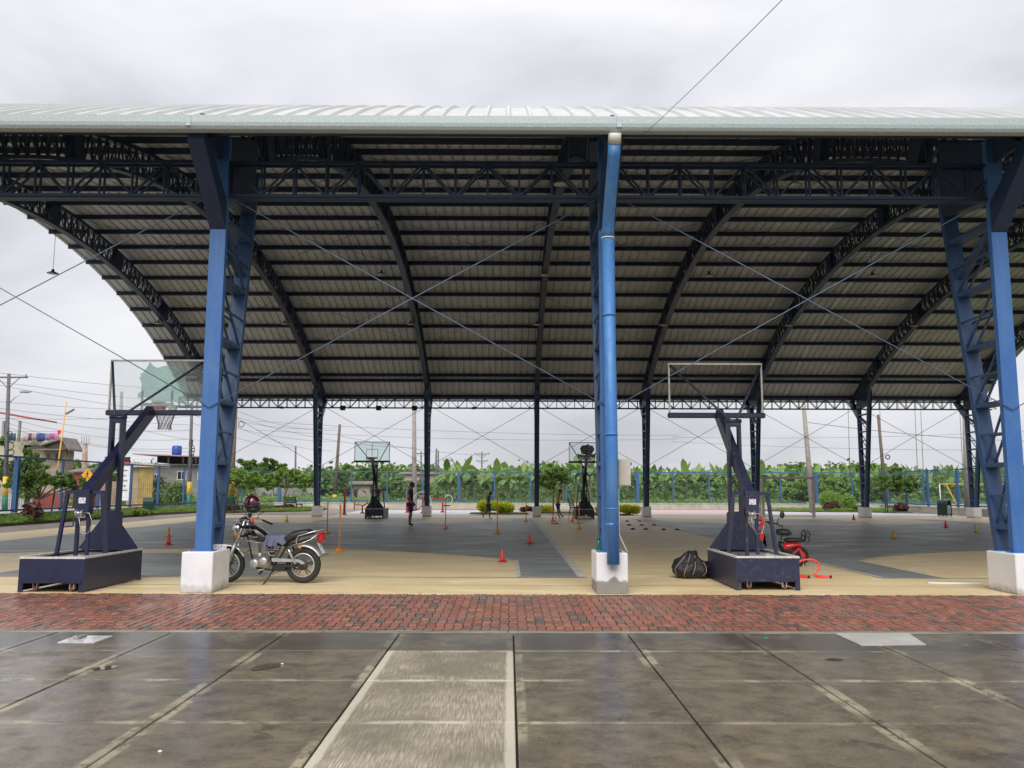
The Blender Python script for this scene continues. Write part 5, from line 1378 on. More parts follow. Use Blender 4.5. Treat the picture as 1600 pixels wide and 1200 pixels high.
# flat-topped young trees inside the park
cr_ = [(-1.3, 0, 1.75, .42), (-.85, .1, 1.95, .5), (-.35, -.1, 2.1, .5), (.1, .1, 2.2, .5), (.55, 0, 2.1, .52), (1.05, -.1, 1.9, .5), (1.5, 0, 1.7, .4), (-.6, 0, 1.6, .42), (0, -.2, 1.75, .45), (.7, .1, 1.6, .42), (1.2, 0, 1.45, .3), (-1.1, 0, 1.5, .32), (-.2, 0, 2.5, .28), (-.15, .1, 2.85, .2)]
q = at(60, 812, 38.0)
tree('shade_tree', 'flat crowned green tree in the grass bed beside the side fence at the far left', q.x, 38.0, .1, 2.6, [(x_ * 1.2, y_, 1.35 + (z_ - 1.35) * .72, r_ * .9) for x_, y_, z_, r_ in cr_], 6500, .13, leaf_b, 21, .055, .95, 10, None, .9, .5)
cr2 = [(-1.6, 0, 2.0, .5), (-.9, 0, 2.25, .6), (-.2, 0, 2.45, .65), (.6, 0, 2.4, .65), (1.3, 0, 2.2, .6), (1.9, 0, 2.0, .45), (-.5, 0, 1.9, .5), (.4, .1, 1.9, .5), (1.2, 0, 1.75, .45), (-1.3, 0, 1.6, .4)]
q = at(445, 790, 58)
tree('shade_tree', 'flat crowned green tree behind the parked motorcycle near the far bench', q.x, 58, .1, 3.0, cr2, 6500, .17, leaf_c, 22, .07, 1.5, 9)
q = at(370, 790, 57)
tree('shade_tree', 'spreading green tree just right of the left blue column', q.x, 57, .1, 3.0, [(x_ * .7, y_, z_, r_) for x_, y_, z_, r_ in cr2], 5000, .17, leaf_c, 23, .07, 1.5, 7)
q = at(864, 800, 53.5)
tree('shade_tree', 'slim young tree with feathery crown between the far bench and the centre back column', q.x, 53.5, .05, 3.1, [(0, 0, 2.7, .7), (-.6, 0, 2.4, .55), (.6, 0, 2.45, .6), (.2, 0, 2.05, .55), (-.5, 0, 1.9, .4), (.9, 0, 2.0, .4), (-.2, 0, 1.7, .35)], 4200, .16, leaf_a, 24, .045, 1.5, 6)
q = at(1403, 800, 60.5)
tree('shade_tree', 'dark leafy young tree behind the park bench on the right', q.x, 60.5, .05, 3.0, [(0, 0, 2.3, .9), (-.9, 0, 2.2, .6), (.9, 0, 2.1, .65), (0, 0, 2.8, .55), (1.2, 0, 1.7, .45), (-.7, 0, 1.7, .5), (.4, 0, 1.6, .5)], 5200, .17, leaf_b, 25, .05, 1.1, 6)

# big trees behind the fence
def bigtree(px0, px1, pytop, Y, label, m, seed, n=9000, leaf=.34, pybase=775, grp=None):
    a, b_ = at(px0, pytop, Y), at(px1, pytop, Y); cx = (a.x + b_.x) / 2; w_ = (b_.x - a.x) / 2; top = a.z
    cr = rcrown(seed, w_ * .78, w_ * .7, top * .35, top * .86, 16, w_ * .26, w_ * .42)
    return tree('broadleaf_tree', label, cx, Y, -.14, top, cr, n, leaf, m, seed, .16, top * .4, 9, grp, .2, .8)
bigtree(362, 430, 712, 92, 'round dark green tree behind the side fence left of the pair', leaf_b, 31)
bigtree(392, 447, 709, 90, 'tall round green tree behind the fence nearest the thin grey pole', leaf_b, 32)
bigtree(512, 575, 731, 84, 'bushy green tree behind the fence left of the far green glass hoop', leaf_b, 33, 8000, .3)
bigtree(553, 612, 725, 86, 'bushy tree behind the far green glass hoop', leaf_b, 34, 8000, .3)
bigtree(590, 640, 736, 83, 'small dark tree behind the fence at the pale tall pole', leaf_a, 35, 6000, .28)
bigtree(628, 672, 748, 80, 'light green tree behind the standing coach', leaf_c, 36, 6000, .28)
bigtree(480, 522, 741, 88, 'low green tree behind the far back column left of the leaning pole', leaf_b, 37, 6000, .3)
bigtree(440, 492, 742, 89, 'low green tree between the round tree pair and the back column', leaf_b, 38, 6000, .3)
bigtree(-40, 46, 668, 60, 'grey green tree at the left edge under the red roofed house', leaf_b, 39, 9000, .22)
bigtree(22, 76, 690, 57, 'green tree in front of the gabled house with the laundry line', leaf_b, 40, 7000, .2)
bigtree(28, 66, 722, 54, 'pale leafed tree right above the shade tree on the left', leaf_c, 41, 5000, .18)
bigtree(1215, 1285, 745, 76, 'dense green tree behind the small goal frame', leaf_a, 42, 7000, .26)
bigtree(1275, 1345, 744, 75, 'dense bushy tree behind the fence left of the brown leaning pole', leaf_a, 43, 7000, .26)
bigtree(1345, 1395, 752, 76, 'rounded green tree behind the brown leaning pole', leaf_b, 44, 6000, .26)
bigtree(195, 222, 712, 96, 'small dark tree showing over the cream gate roof', leaf_b, 45, 4000, .3)
bigtree(1560, 1640, 746, 78, 'green tree behind the fence at the right edge', leaf_a, 46, 6000, .26)

# banana plants ----------------------------------------------------------
def banana_leaf(L_=2.2, w_=.5, bend=.6, seg=6):
    "one arching leaf in local xz plane growing from the origin"
    V = []; F = []
    x = z = 0; ang = R_(78)
    for i in range(seg + 1):
        f = i / seg; ww = w_ * (math.sin(PI * min(1, f * .80 + .12)) ** .45) * .5 if f > .1 else .04
        if f >= .999: ww = .03
        V += [(x, -ww, z - ww * .15), (x, 0, z + ww * .25), (x, ww, z - ww * .15)]
        ang -= bend * (1.1 / seg) * (1 + f); x += math.cos(ang) * L_ / seg; z += math.sin(ang) * L_ / seg
    for i in range(seg):
        for k in (0, 1): F.append((i*3+k, (i+1)*3+k, (i+1)*3+k+1, i*3+k+1))
    return V, F
leafs = [banana_leaf(1.9, .60, b_) for b_ in (.25, .95, 1.6, 2.3)]
leaf_me = []
for V, F in leafs:
    me = bpy.data.meshes.new('banana_leaf'); me.from_pydata(V, [], F); me.materials.append(banana); me.update(); leaf_me.append(me)
stem = MB(); stem.tube([(0, 0, 0), (.03, 0, 1.2), (0, 0, 2.5)], [.15, .12, .06], 8)
stem_m = mat('banana stem', (.13, .15, .06), (.10, .08, .04), rough=.7, scale=4)
first = None; rnd = random.Random(77)
def leafset(rnd):
    out = []; a0 = rnd.uniform(0, 6.28)
    for i in range(7):
        out.append((min(3, max(0, int(i * .5 + rnd.uniform(0, .9)))), a0 + i * 2.4 + rnd.uniform(-.3, .3), rnd.uniform(.75, 1.1)))
    return out
def bplant(x, y, sc_, rnd, label):
    t = thing('banana_plant', label, 'banana plant', (x, y, -.14), 0, 'banana plants along the far fence')
    o = bpy.data.objects.new('stem', STEM); COL.objects.link(o); o.parent = t; o.scale = (sc_,) * 3
    for (k, a, s) in leafset(rnd):
        o = bpy.data.objects.new('leaf', leaf_me[k]); COL.objects.link(o); o.parent = t
        o.location = (0, 0, 2.35 * sc_); o.rotation_euler = (rnd.uniform(-.15, .15), rnd.uniform(-.1, .1), a); o.scale = (s * sc_,) * 3
STEM = bpy.data.meshes.new('stem'); STEM.from_pydata(stem.v, [], stem.f); STEM.materials.append(stem_m); STEM.update()
fpx = [703, 720, 741, 757, 776, 792, 812, 832, 856, 880, 900, 921, 977, 991, 1010, 1030, 1051, 1073, 1092, 1113, 1134, 1152, 1170, 1192, 1214, 1430, 1452, 1474, 1490, 1512, 1545, 1580]
places = {720: 'left of the tall leaved banana plant', 741: 'behind the far fence, tallest left of the walking child'}
for i, px in enumerate(fpx):
    Y = rnd.uniform(72, 77) if px < 960 else rnd.uniform(84, 91); p = at(px, 765, Y)
    # reference objects for the label
    marks = [(672, 'the second far column'), (762, 'the walking child'), (842, 'the dark centre back column'), (875, 'the jumping child'), (919, 'the far emblem hoop'), (975, 'the beige switch box'), (1010, 'the back column right of the switch box'), (1118, 'the empty backboard frame'), (1180, 'the back column behind the worn hoop'), (1265, 'the tall leaning pale pole'), (1404, 'the young tree by the bench'), (1473, 'the dark green litter bin'), (1520, 'the last back column'), (1580, 'the right front column')]
    mk = min(marks, key=lambda m_: abs(m_[0] - px)); side = 'left' if px < mk[0] else 'right'
    same = [q_ for q_ in fpx if min(marks, key=lambda m_: abs(m_[0] - q_)) == mk and (q_ < mk[0]) == (px < mk[0])]
    rank = sorted(same, key=lambda v_: abs(v_ - mk[0])).index(px)
    label = '%s banana plant %s of %s' % (['nearest', 'second', 'third', 'fourth', 'fifth'][rank], side, mk[1])
    bplant(p.x, Y, rnd.uniform(.82, 1.18), rnd, label)
# the plantation beyond: one mass
VV = []; FF = []; o_ = 0; rs = np.random.default_rng(5)
npl = 900
for i in range(npl):
    Y = 78 + (rs.uniform() ** 1.3) * 90; px = rs.uniform(690, 1720); p = at(px, 765, Y); s = rs.uniform(.72, 1.15)
    if px > 960 and Y < 88: Y += 12; p = at(px, 765, Y)
    for (k, a, sl) in leafset(rnd):
        V = np.array(leafs[k][0]) * s * sl; c, sn = math.cos(a), math.sin(a)
        V = np.stack([V[:, 0] * c - V[:, 1] * sn + p.x, V[:, 0] * sn + V[:, 1] * c + Y, V[:, 2] + 2.3 * s - .14], 1)
        VV.append(V); FF.append(np.array(leafs[k][1]) + o_); o_ += len(V)
ob = rawmesh('banana_plantation', np.concatenate(VV), np.concatenate(FF), banana); ob['kind'] = 'stuff'
# undergrowth in front of and under the bananas
C = np.stack([rs.uniform(-17, 75, 34000), rs.uniform(67.5, 90, 34000), rs.uniform(-.1, .75, 34000)], 1)
C[:, 2] *= (.6 + .5 * np.sin(C[:, 0] * 1.3) * np.cos(C[:, 1] * .9))
V, Q = leaf_quads(C, .34, rs, -.4, .3); rawmesh('undergrowth', V, Q, leaf_c)['kind'] = 'stuff'
C = np.stack([rs.uniform(-30, 120, 26000), rs.uniform(80, 130, 26000), rs.uniform(0, 2.2, 26000)], 1)
V, Q = leaf_quads(C, .6, rs, 0, .5); rawmesh('undergrowth', V, Q, leaf_b)['kind'] = 'stuff'
C = np.stack([rs.uniform(-34, -12, 9000), rs.uniform(75, 84, 9000), rs.uniform(-.1, .8, 9000)], 1)
V, Q = leaf_quads(C, .3, rs, -.3, .3); rawmesh('undergrowth', V, Q, leaf_c)['kind'] = 'stuff'
# far wood closing the horizon
C = cluster_pts([(xx, 150 + 12 * math.sin(xx), 2.0 + 1.4 * abs(math.sin(xx * .37)), 5.5) for xx in range(-190, 230, 7)], 60000, rs, .5, .4)
V, Q = leaf_quads(C, 1.0, rs, 0, .6); rawmesh('far_woodland', V, Q, leaf_b)['kind'] = 'stuff'

# bushes -----------------------------------------------------------------
def bush(px0, px1, pyt, Y, m, label, seed, n=2500, leaf=.12, z0=.06, name='bush', grp=None):
    a, b_ = at(px0, pyt, Y), at(px1, pyt, Y); w_ = (b_.x - a.x) / 2; h = a.z - z0
    rs_ = np.random.default_rng(seed); rnd_ = random.Random(seed); cs = []
    k = max(3, int(w_ / (h * .5)) * 2 + 1)
    for i in range(k): cs.append(((i / (k - 1) - .5) * 2 * max(w_ - h * .45, .01), rnd_.uniform(-.25, .25), h * rnd_.uniform(.42, .6), h * rnd_.uniform(.42, .55)))
    C = cluster_pts(cs, n, rs_, .95, .5); C = C[C[:, 2] > .0]; V, Q = leaf_quads(C, leaf, rs_, -.3, .5)
    o = rawmesh(name, V, Q, m); o.location = ((a.x + b_.x) / 2, Y, z0); tag(o, label, 'bush', grp); return o
bush(746, 805, 783, 53.4, leaf_y, 'wide yellow green bush behind the walking child', 1, 5200, .13)
bush(965, 1000, 789, 51.3, leaf_y, 'yellow green bush just right of the switch box conduit', 2, 3000, .13)
bush(930, 948, 789, 52.2, leaf_y, 'small yellow bush between the far emblem hoop and the centre column', 3, 1500, .13)
bush(812, 836, 791, 56, leaf_r, 'low reddish plants left of the dark centre back column', 4, 1200, .12)
bush(1285, 1308, 767, 62.5, leaf_c, 'rounded light green bush right of the small goal frame', 5, 2600, .13)
bush(1315, 1333, 772, 63, leaf_c, 'smaller rounded light green bush left of the back column with bench', 6, 2000, .13)
bush(1286, 1312, 783, 60.8, leaf_r, 'dark red leaved plant at the foot of the goal frame', 7, 1200, .14)
bush(1330, 1350, 788, 60, leaf_b, 'low dark green plant left of the far plinth near the bench', 8, 900, .12)
bush(1396, 1420, 784, 59.2, leaf_r, 'red leaved plant right of the park bench', 9, 1300, .16)
bush(1300, 1336, 794, 60.2, leaf_c, 'low grassy plants along the pale pad edge', 10, 1200, .1)
bush(345, 378, 790, 56.5, leaf_r, 'reddish low shrubs right of the left blue column', 11, 1400, .12)
bush(405, 430, 789, 58, leaf_a, 'low green shrubs behind the helmet', 12, 1400, .12)
bush(425, 460, 789, 59, leaf_r, 'reddish green shrubs left of the far bench', 13, 1400, .12)
bush(840, 866, 789, 54.8, leaf_y, 'low mixed shrubs at the foot of the feathery young tree', 14, 1000, .12)
bush(205, 240, 797, 46, leaf_a, 'green weeds in front of the left litter bin', 15, 1400, .12)
q = at(48, 796, 37); bush(40, 66, 782, 36.6, leaf_r, 'dark red spiky plant at the trunk of the left shade tree', 16, 150, .26)
bush(262, 300, 756, 66, leaf_b, 'green shrubs below the grey house windows', 17, 2600, .22, 0)
bush(340, 372, 758, 72, leaf_a, 'green shrubs across the street right of the left column', 18, 2400, .22, 0)
bush(236, 256, 745, 72, leaf_b, 'dark shrub at the corner of the grey house', 19, 1500, .22, 0)
# grass in the left bed
C = np.stack([rs.uniform(-21.35, -20.02, 26000), rs.uniform(24, 57, 26000), rs.uniform(.10, .34, 26000)], 1)
C[:, 2] *= .8 + .4 * np.sin(C[:, 1] * 2.3)
V, Q = leaf_quads(C, .13, rs, -1.2, .22); rawmesh('bed_grass', V, Q, leaf_c)['kind'] = 'stuff'
C = np.stack([rs.uniform(19.8, 28, 6000), rs.uniform(59.5, 64.8, 6000), rs.uniform(.05, .22, 6000)], 1)
V, Q = leaf_quads(C, .12, rs, -1, .25); rawmesh('bed_grass', V, Q, leaf_c)['kind'] = 'stuff'
C = np.stack([rs.uniform(-17.6, -13.4, 5000), rs.uniform(55.5, 63, 5000), rs.uniform(.08, .26, 5000)], 1)
V, Q = leaf_quads(C, .12, rs, -1, .25); rawmesh('bed_grass', V, Q, leaf_a)['kind'] = 'stuff'
# verge weeds across the street
C = np.stack([rs.uniform(-60, -18, 12000), rs.uniform(74, 78, 12000), rs.uniform(-.1, .5, 12000)], 1)
V, Q = leaf_quads(C, .3, rs, -.5, .3); rawmesh('verge_weeds', V, Q, leaf_c)['kind'] = 'stuff'

# ================================================================== BUILDINGS ACROSS THE STREET
def wallbox(m, px0, px1, pyt, Y, depth, z0=0):
    a, b_ = at(px0, pyt, Y), at(px1, pyt, Y); m.box((a.x, Y, z0), (b_.x, Y + depth, a.z)); return a.x, b_.x, a.z
conc = mat('raw concrete block wall', (.34, .33, .30), (.24, .23, .21), rough=.85, scale=1.2, bump=.2)
brickw = mat('rough brick wall', (.30, .20, .15), (.38, .33, .28), rough=.85, scale=2.2)
rust = mat('rusty sheet roof', (.16, .14, .13), (.24, .20, .17), rough=.6, scale=2)
dark_in = mat('dark opening', (.02, .02, .02), (.04, .035, .03), rough=.8)
ochre = mat('ochre corrugated sheet', (.46, .34, .10), (.30, .22, .08), rough=.6, scale=1.5)
def windows(par, Y, lst, fm, z=None):
    for (x0, x1, y0, y1) in lst:
        a, b_ = at(x0, y0, Y), at(x1, y1, Y); f = MB(); w_ = .07
        f.box((a.x, Y - .04, b_.z), (b_.x, Y - .004, b_.z + w_)); f.box((a.x, Y - .04, a.z - w_), (b_.x, Y - .004, a.z)); f.box((a.x, Y - .04, b_.z + w_), (a.x + w_, Y - .004, a.z - w_)); f.box((b_.x - w_, Y - .04, b_.z + w_), (b_.x, Y - .004, a.z - w_))
        mx_ = (a.x + b_.x) / 2; f.box((mx_ - .03, Y - .035, b_.z + w_), (mx_ + .03, Y - .004, a.z - w_))
        fo = f.build('window', fm, par, world=True); g = MB(); g.box((a.x + w_, Y - .02, b_.z + w_), (b_.x - w_, Y - .003, a.z - w_)); g.build('pane', mat('dark window glass', (.03, .035, .04), rough=.1), fo, world=True)
Yh = 78
b1 = thing('grey_house', 'long grey block house with small white windows behind the left litter bin', 'house', (at(280, 765, Yh).x, Yh, 0))
m = MB(); wallbox(m, 239, 330, 726, Yh, 7); m.build('wall', conc, b1, world=True)
windows(b1, Yh, [(241, 248, 740, 750), (277, 291, 736, 750), (309, 318, 737, 750)], white_paint)
m = MB(); a, c = at(236, 727, Yh), at(332, 727, Yh); m.box((a.x, Yh - .5, a.z), (c.x, Yh + 7.3, a.z + .12)); m.build('roof_slab', conc, b1, world=True)
m = MB(); a, c = at(243, 725, Yh), at(318, 713, Yh); m.box((a.x, Yh + .3, a.z + .13), (c.x, Yh + 6, c.z)); m.build('dark_upper_floor', dark_in, b1, world=True)
m = MB(); a, c = at(220, 712, Yh), at(330, 713, Yh); m.bar((a.x, Yh + 2, a.z + .1), (c.x, Yh + 2, c.z - .1), 7.5, .10); m.build('sheet_roof', mat('pink grey sheet roof', (.42, .30, .29), (.3, .24, .24), rough=.6), b1, world=True)
for px in (236, 262, 285, 305):
    m = MB(); a = at(px, 724, Yh - .3); c = at(px, 714, Yh - .3); m.bar((a.x, Yh - .1, a.z), (a.x, Yh - .1, c.z), .16); m.build('post', conc, b1, world=True)
m = MB(); c = at(276, 711, Yh + 1); m.lathe([(0, 0), (.42, 0), (.44, .3), (.44, .8), (.36, .92), (0, .95)], 18); o = m.build('water_tank', mat('blue tank plastic', (.02, .07, .42), rough=.4)); o.location = (c.x, Yh + 1, at(276, 713, Yh).z + .1)
tag(o, 'blue plastic water tank on the roof of the grey house', 'water tank')
Yg = 70
b2 = thing('ochre_gate_house', 'ochre corrugated gate hut with a cream beam beside the street', 'hut', (at(222, 765, Yg).x, Yg, 0))
m = MB(); a, c = at(218, 731, Yg), at(240, 731, Yg); n_ = 14
for i in range(n_):
    x0 = a.x + (c.x - a.x) * i / n_; x1 = a.x + (c.x - a.x) * (i + 1) / n_; p_ = MB(); p_.box((x0, Yg + (.03 if i % 2 else 0), 0), (x1 - .01, Yg + .06, a.z)); p_.build('sheet_panel', ochre, b2, world=True)
m = MB(); wallbox(m, 200, 217.6, 731, Yg + .2, 3); m.build('wall', mat('terracotta wall', (.36, .22, .14), (.42, .36, .22), rough=.8, scale=1.2), b2, world=True)
m = MB(); a, c = at(198, 730, Yg), at(243, 724, Yg); m.box((a.x, Yg - .3, a.z), (c.x, Yg + 3, c.z)); m.build('fascia', cream_wall, b2, world=True)
m = MB(); a, c = at(200, 723, Yg), at(240, 715, Yg); N_ = 6
m.bar((a.x, Yg, c.z), (c.x, Yg, c.z), .08)
for i in range(N_): x0 = a.x + (c.x - a.x) * i / N_; x1 = a.x + (c.x - a.x) * (i + 1) / N_; m.bar((x0, Yg, a.z), ((x0 + x1) / 2, Yg, c.z), .06); m.bar(((x0 + x1) / 2, Yg, c.z), (x1, Yg, a.z), .06)
m.build('roof_lattice', white_paint, b2, world=True)['kind'] = 'stuff'
# totem sign
Yt = 62; t = thing('totem_sign', 'tall white totem sign with a dark top and red band beside the street', 'sign', (at(195, 765, Yt).x, Yt, 0))
m = MB(); a, c = at(189, 728, Yt), at(200.5, 782, Yt); m.box((a.x, Yt, c.z), (c.x, Yt + .25, a.z)); m.build('panel', white_paint, t, world=True)
m = MB(); a, c = at(188.5, 714, Yt), at(201, 721.8, Yt); m.box((a.x, Yt - .01, c.z), (c.x, Yt + .26, a.z)); m.build('dark_panel', dark_in, t, world=True)
m = MB(); a, c = at(188.5, 722, Yt), at(201, 728, Yt); m.box((a.x, Yt - .01, c.z), (c.x, Yt + .26, a.z)); m.build('red_band', mat('faded red', (.55, .08, .10), rough=.5), t, world=True)
for i, y in enumerate((734, 742, 750, 758, 765)):
    a, c = at(191, y, Yt), at(199 - (i % 2) * 2, y + 2.2, Yt); m = MB(); m.box((a.x, Yt - .012, c.z), (c.x, Yt - .001, a.z)); m.build('text_line', conc, t, world=True)
# gabled house with laundry
Yb = 82; b3 = thing('gabled_house', 'unfinished brick house with a dark gable roof behind the pedestrian sign', 'house', (at(90, 765, Yb).x, Yb, 0))
m = MB(); wallbox(m, 70, 104, 700, Yb, 1.5); m.build('wall', brickw, b3, world=True)
m = MB(); wallbox(m, 38, 70, 692, Yb + 1, 1.5); m.build('side_wall', brickw, b3, world=True)
m = MB(); a, c, d_ = at(71, 694, Yb), at(105, 684, Yb), at(116, 702, Yb)
m.prism([(a.x, a.z), (a.x, a.z - .2), (c.x, c.z - .2), (d_.x, d_.z - .2), (d_.x, d_.z), (c.x, c.z)][::-1], Yb - 1.0, Yb + 1.8); m.build('roof', rust, b3, world=True)
m = MB(); m.prism([(at(73, 700, Yb).x, at(73, 700, Yb).z + .001), (at(104, 700, Yb).x, at(104, 700, Yb).z + .001), (c.x - .2, c.z - .25), (a.x + .5, a.z - .15)], Yb + .05, Yb + .3); m.build('gable', mat('greenish plaster', (.40, .40, .32), (.28, .27, .22), rough=.8), b3, world=True)
windows(b3, Yb, [(72, 78, 707, 718), (86, 97, 707, 722)], brickw)
m = MB(); a, c = at(68, 702.5, Yb), at(108, 702.5, Yb); m.box((a.x, Yb - 1.4, a.z - .1), (c.x, Yb - .01, a.z)); m.build('awning', rust, b3, world=True)
m = MB(); a, c = at(0, 651, Yb), at(50, 664, Yb); m.bar((a.x - 6, Yb + 2, a.z + 1.4), (c.x, Yb + 2, c.z + .6), 5, .12); m.build('red_roof', mat('red sheet roof', (.40, .05, .06), rough=.5), b3, world=True)
for px in (4, 29): m = MB(); a = at(px, 664, Yb); m.bar((a.x, Yb + .2, at(px, 690, Yb).z), (a.x, Yb + .2, a.z + .4), .2); m.build('post', conc, b3, world=True)
m = MB(); a, c = at(-30, 683, Yb), at(40, 683, Yb); m.box((a.x, Yb + 1, 0), (c.x, Yb + 3, a.z)); m.build('storey', mat('cream plaster', (.52, .48, .36), rough=.8), b3, world=True)
m = MB(); a, c = at(30, 691, Yb), at(72, 691, Yb); m.box((a.x, Yb + .4, a.z - .25), (c.x, Yb + 2.2, a.z)); m.build('floor_slab', conc, b3, world=True)
# laundry
cols_l = [((.5, .42, .36), 36, 44), ((.18, .08, .14), 44, 49), ((.45, .36, .4), 49, 57), ((.04, .07, .24), 58, 69), ((.25, .28, .33), 70, 78), ((.6, .10, .28), 79, 85), ((.5, .22, .34), 85, 92), ((.05, .12, .18), 14, 24)]
nm_l = ['beige', 'dark plum', 'patterned', 'navy blue', 'grey', 'bright pink', 'dull pink', 'dark teal']
a, c = at(10, 676, Yb - .5), at(96, 676, Yb - .5); m = MB(); m.tube([(a.x, Yb - .5, a.z + .12), (c.x, Yb - .5, a.z + .12)], .02, 5); tag(m.build('clothes_line', conc), 'clothes line stretched above the brick house slab', 'clothes line')
for k, (cc, x0, x1) in enumerate(cols_l):
    p0, p1 = at(x0, 677, Yb - .5), at(x1, 690 - (k % 3) * 1.5, Yb - .5); m = MB(); nx = 8
    V = [(p0.x + (p1.x - p0.x) * i / nx, Yb - .5 + .05 * math.sin(i * 1.7 + j), p0.z + (p1.z - p0.z) * j) for j in (0, 1) for i in range(nx + 1)]
    m.add(V, [(i, nx + 1 + i, nx + 2 + i, i + 1) for i in range(nx)], True); o = m.build('hanging_garment', mat('cloth ' + nm_l[k], cc, rough=.9)); md = o.modifiers.new('t', 'SOLIDIFY'); md.thickness = .02
    tag(o, '%s garment hanging on the clothes line over the brick house' % nm_l[k], 'garment', 'laundry on the line')
# low red and grey boundary walls along the street
for (x0, x1, yt, Y, m_, lb, dp) in ((52, 98, 770, 63.5, mat('red painted wall', (.36, .07, .055), (.30, .08, .065), rough=.6), 'low red and white street wall behind the left shade tree', .2), (116, 132, 738, 66, MATS['red painted wall'] if 'red painted wall' in MATS else None, 'dark red kiosk wall behind the pedestrian sign', 2.5), (132, 188, 752, 72, brickw, 'brick boundary wall between the sign and the totem', .3), (-20, 52, 764, 66, conc, 'grey boundary wall behind the white railing at the left edge', .3), (398, 490, 762, 85, conc, 'low grey wall behind the bushes left of the back column', .3), (548, 578, 757, 82, brickw, 'small brick hut behind the far green glass hoop', 3), (630, 650, 752, 96, mat('pinkish plaster', (.46, .34, .28), rough=.8), 'pinkish house wall behind the standing coach', 4), (625, 730, 741, 120, MATS['pinkish plaster'] if 'pinkish plaster' in MATS else None, 'long low pinkish shed far behind the pale pole', 6)):
    m_ = m_ or MATS.get('red painted wall' if 'kiosk' in lb else 'pinkish plaster')
    a, c = at(x0, yt, Y), at(x1, yt, Y); m = MB(); m.box((-(c.x - a.x) / 2, 0, -.14), ((c.x - a.x) / 2, dp, a.z)); o = m.build('street_wall' if dp < 1 else 'hut', m_); o.location = ((a.x + c.x) / 2, Y, 0)
    tag(o, lb, 'wall' if dp < 1 else 'building')
    if dp >= 1:
        r_ = MB(); w2 = (c.x - a.x) / 2 + .3; r_.prism([(-.4, a.z + .002), (dp + .4, a.z + .002), (dp + .4, a.z + .1), (dp * .5, a.z + .35), (-.4, a.z + .1)][::-1], -w2, w2, 'x'); r_.build('roof', rust, o)
        d_o = MB(); d_o.box((-w2 * .5, -.03, -.1), (-w2 * .2, -.002, a.z * .75)); d_o.build('door', dark_in, o)
# white railing at far left
Yr = 60; t = thing('white_railing', 'white picket railing beyond the street at the far left', 'railing', (at(20, 765, Yr).x, Yr, 0))
a, c = at(-20, 771, Yr), at(48, 788, Yr)
for z in (a.z - .05, c.z + .45): m = MB(); m.bar((a.x, Yr, z), (c.x, Yr, z), .05); m.build('rail', white_paint, t, world=True)
x = a.x; pk = MB()
while x < c.x: pk.bar((x, Yr, .1), (x, Yr, a.z), .035); x += .17
pk.build('pickets', white_paint, t, world=True)['kind'] = 'stuff'

# ================================================================== POLES, LAMPS AND WIRES
def pole(px, pyb, pyt, Y, r, m, label, name='utility_pole', tilt=0.0, cross=None, base=None, extra=None, z0=-.1):
    a = at(px, pyb, Y); c = at(px + tilt, pyt, Y); t = thing(name, label, 'pole', (a.x, Y, 0))
    dx = c.x - a.x; b_ = MB(); b_.tube([(0, 0, z0), (dx, 0, c.z)], [r, r * .62], 10); b_.build('shaft', m, t)
    if cross:
        for zo, w_ in cross:
            b_ = MB(); f = (c.z - zo) / c.z; b_.bar((dx * f - w_, 0, c.z - zo), (dx * f + w_, 0, c.z - zo), .10); 
            b_.build('crossarm', m, t)
            for s in (-1, 0, 1):
                i_ = MB(); i_.lathe([(.03, 0), (.06, .05), (.03, .12), (.05, .16), (0, .2)], 8, (dx * f + s * w_ * .9, 0, c.z - zo + .05)); i_.build('insulator', conc, t)
            b_ = MB(); b_.bar((dx * f - w_ * .6, 0, c.z - zo), (dx * f, 0, c.z - zo - w_ * .6), .04); b_.bar((dx * f + w_ * .6, 0, c.z - zo), (dx * f, 0, c.z - zo - w_ * .6), .04); b_.build('brace', m, t)
    if base:
        for (z_0, z_1, mm) in base:
            b_ = MB(); f0, f1 = z_0 / c.z, z_1 / c.z; b_.tube([(dx * f0, 0, z_0), (dx * f1, 0, z_1)], [r * 1.06, r * 1.04], 12); b_.build('painted_band', mm, t)
    return t, a, c
greenp = mat('green band paint', (.03, .18, .10), rough=.6); yelb = mat('yellow band paint', (.70, .48, .06), rough=.6)
darkpole = mat('dark concrete pole', (.10, .10, .11), (.14, .14, .14), rough=.8)
t, a, c = pole(8, 790, 584, 58, .17, darkpole, 'dark utility pole with a crossarm and cables at the left edge', tilt=6, cross=((.25, 1.3),), base=((.0, 1.0, greenp), (1.001, 2.3, yelb)))
la = MB(); p0 = at(14, 630, 58); p1 = at(33, 613, 58); o3 = Vector((a.x, 58, 0)); la.tube([p0 - o3, p1 - o3], .03, 6); la.build('lamp_arm', steel, t)
la = MB(); la.ball(tuple(at(40, 612, 58) - o3), (.42, .14, .10), 14, 8); la.build('lamp_head', mat('lamp head grey', (.35, .37, .38), rough=.4), t)
for i in range(9):
    m = MB(); zc = 5.2 - i * .42; m.torus((random.uniform(-.05, .2), -.1, zc), random.uniform(.18, .32), .03, 'y', 14, 5); m.build('cable_coil', black, t)
t, a, c = pole(85, 740, 628, 56, .06, mat('orange yellow pole paint', (.75, .42, .08), rough=.5), 'slanting yellow street light pole left of the pedestrian sign', 'street_light', tilt=19, base=((.0, 2.7, black),))
o3 = Vector((a.x, 56, 0)); la = MB(); la.bar(at(103, 647, 56) - o3, at(116, 639.5, 56) - o3, .10, .10); la.build('lamp_head', darkpole, t)
la = MB(); q0, q1 = at(90, 678, 56) - o3, at(95, 672, 56) - o3; la.box((q0.x, -.03, q0.z), (q1.x, .03, q1.z)); la.build('red_flag', redp, t)
pole(133, 760, 693, 70, .30, brickw, 'unfinished concrete column with bare rebar left of the left hoop arm', 'concrete_column')
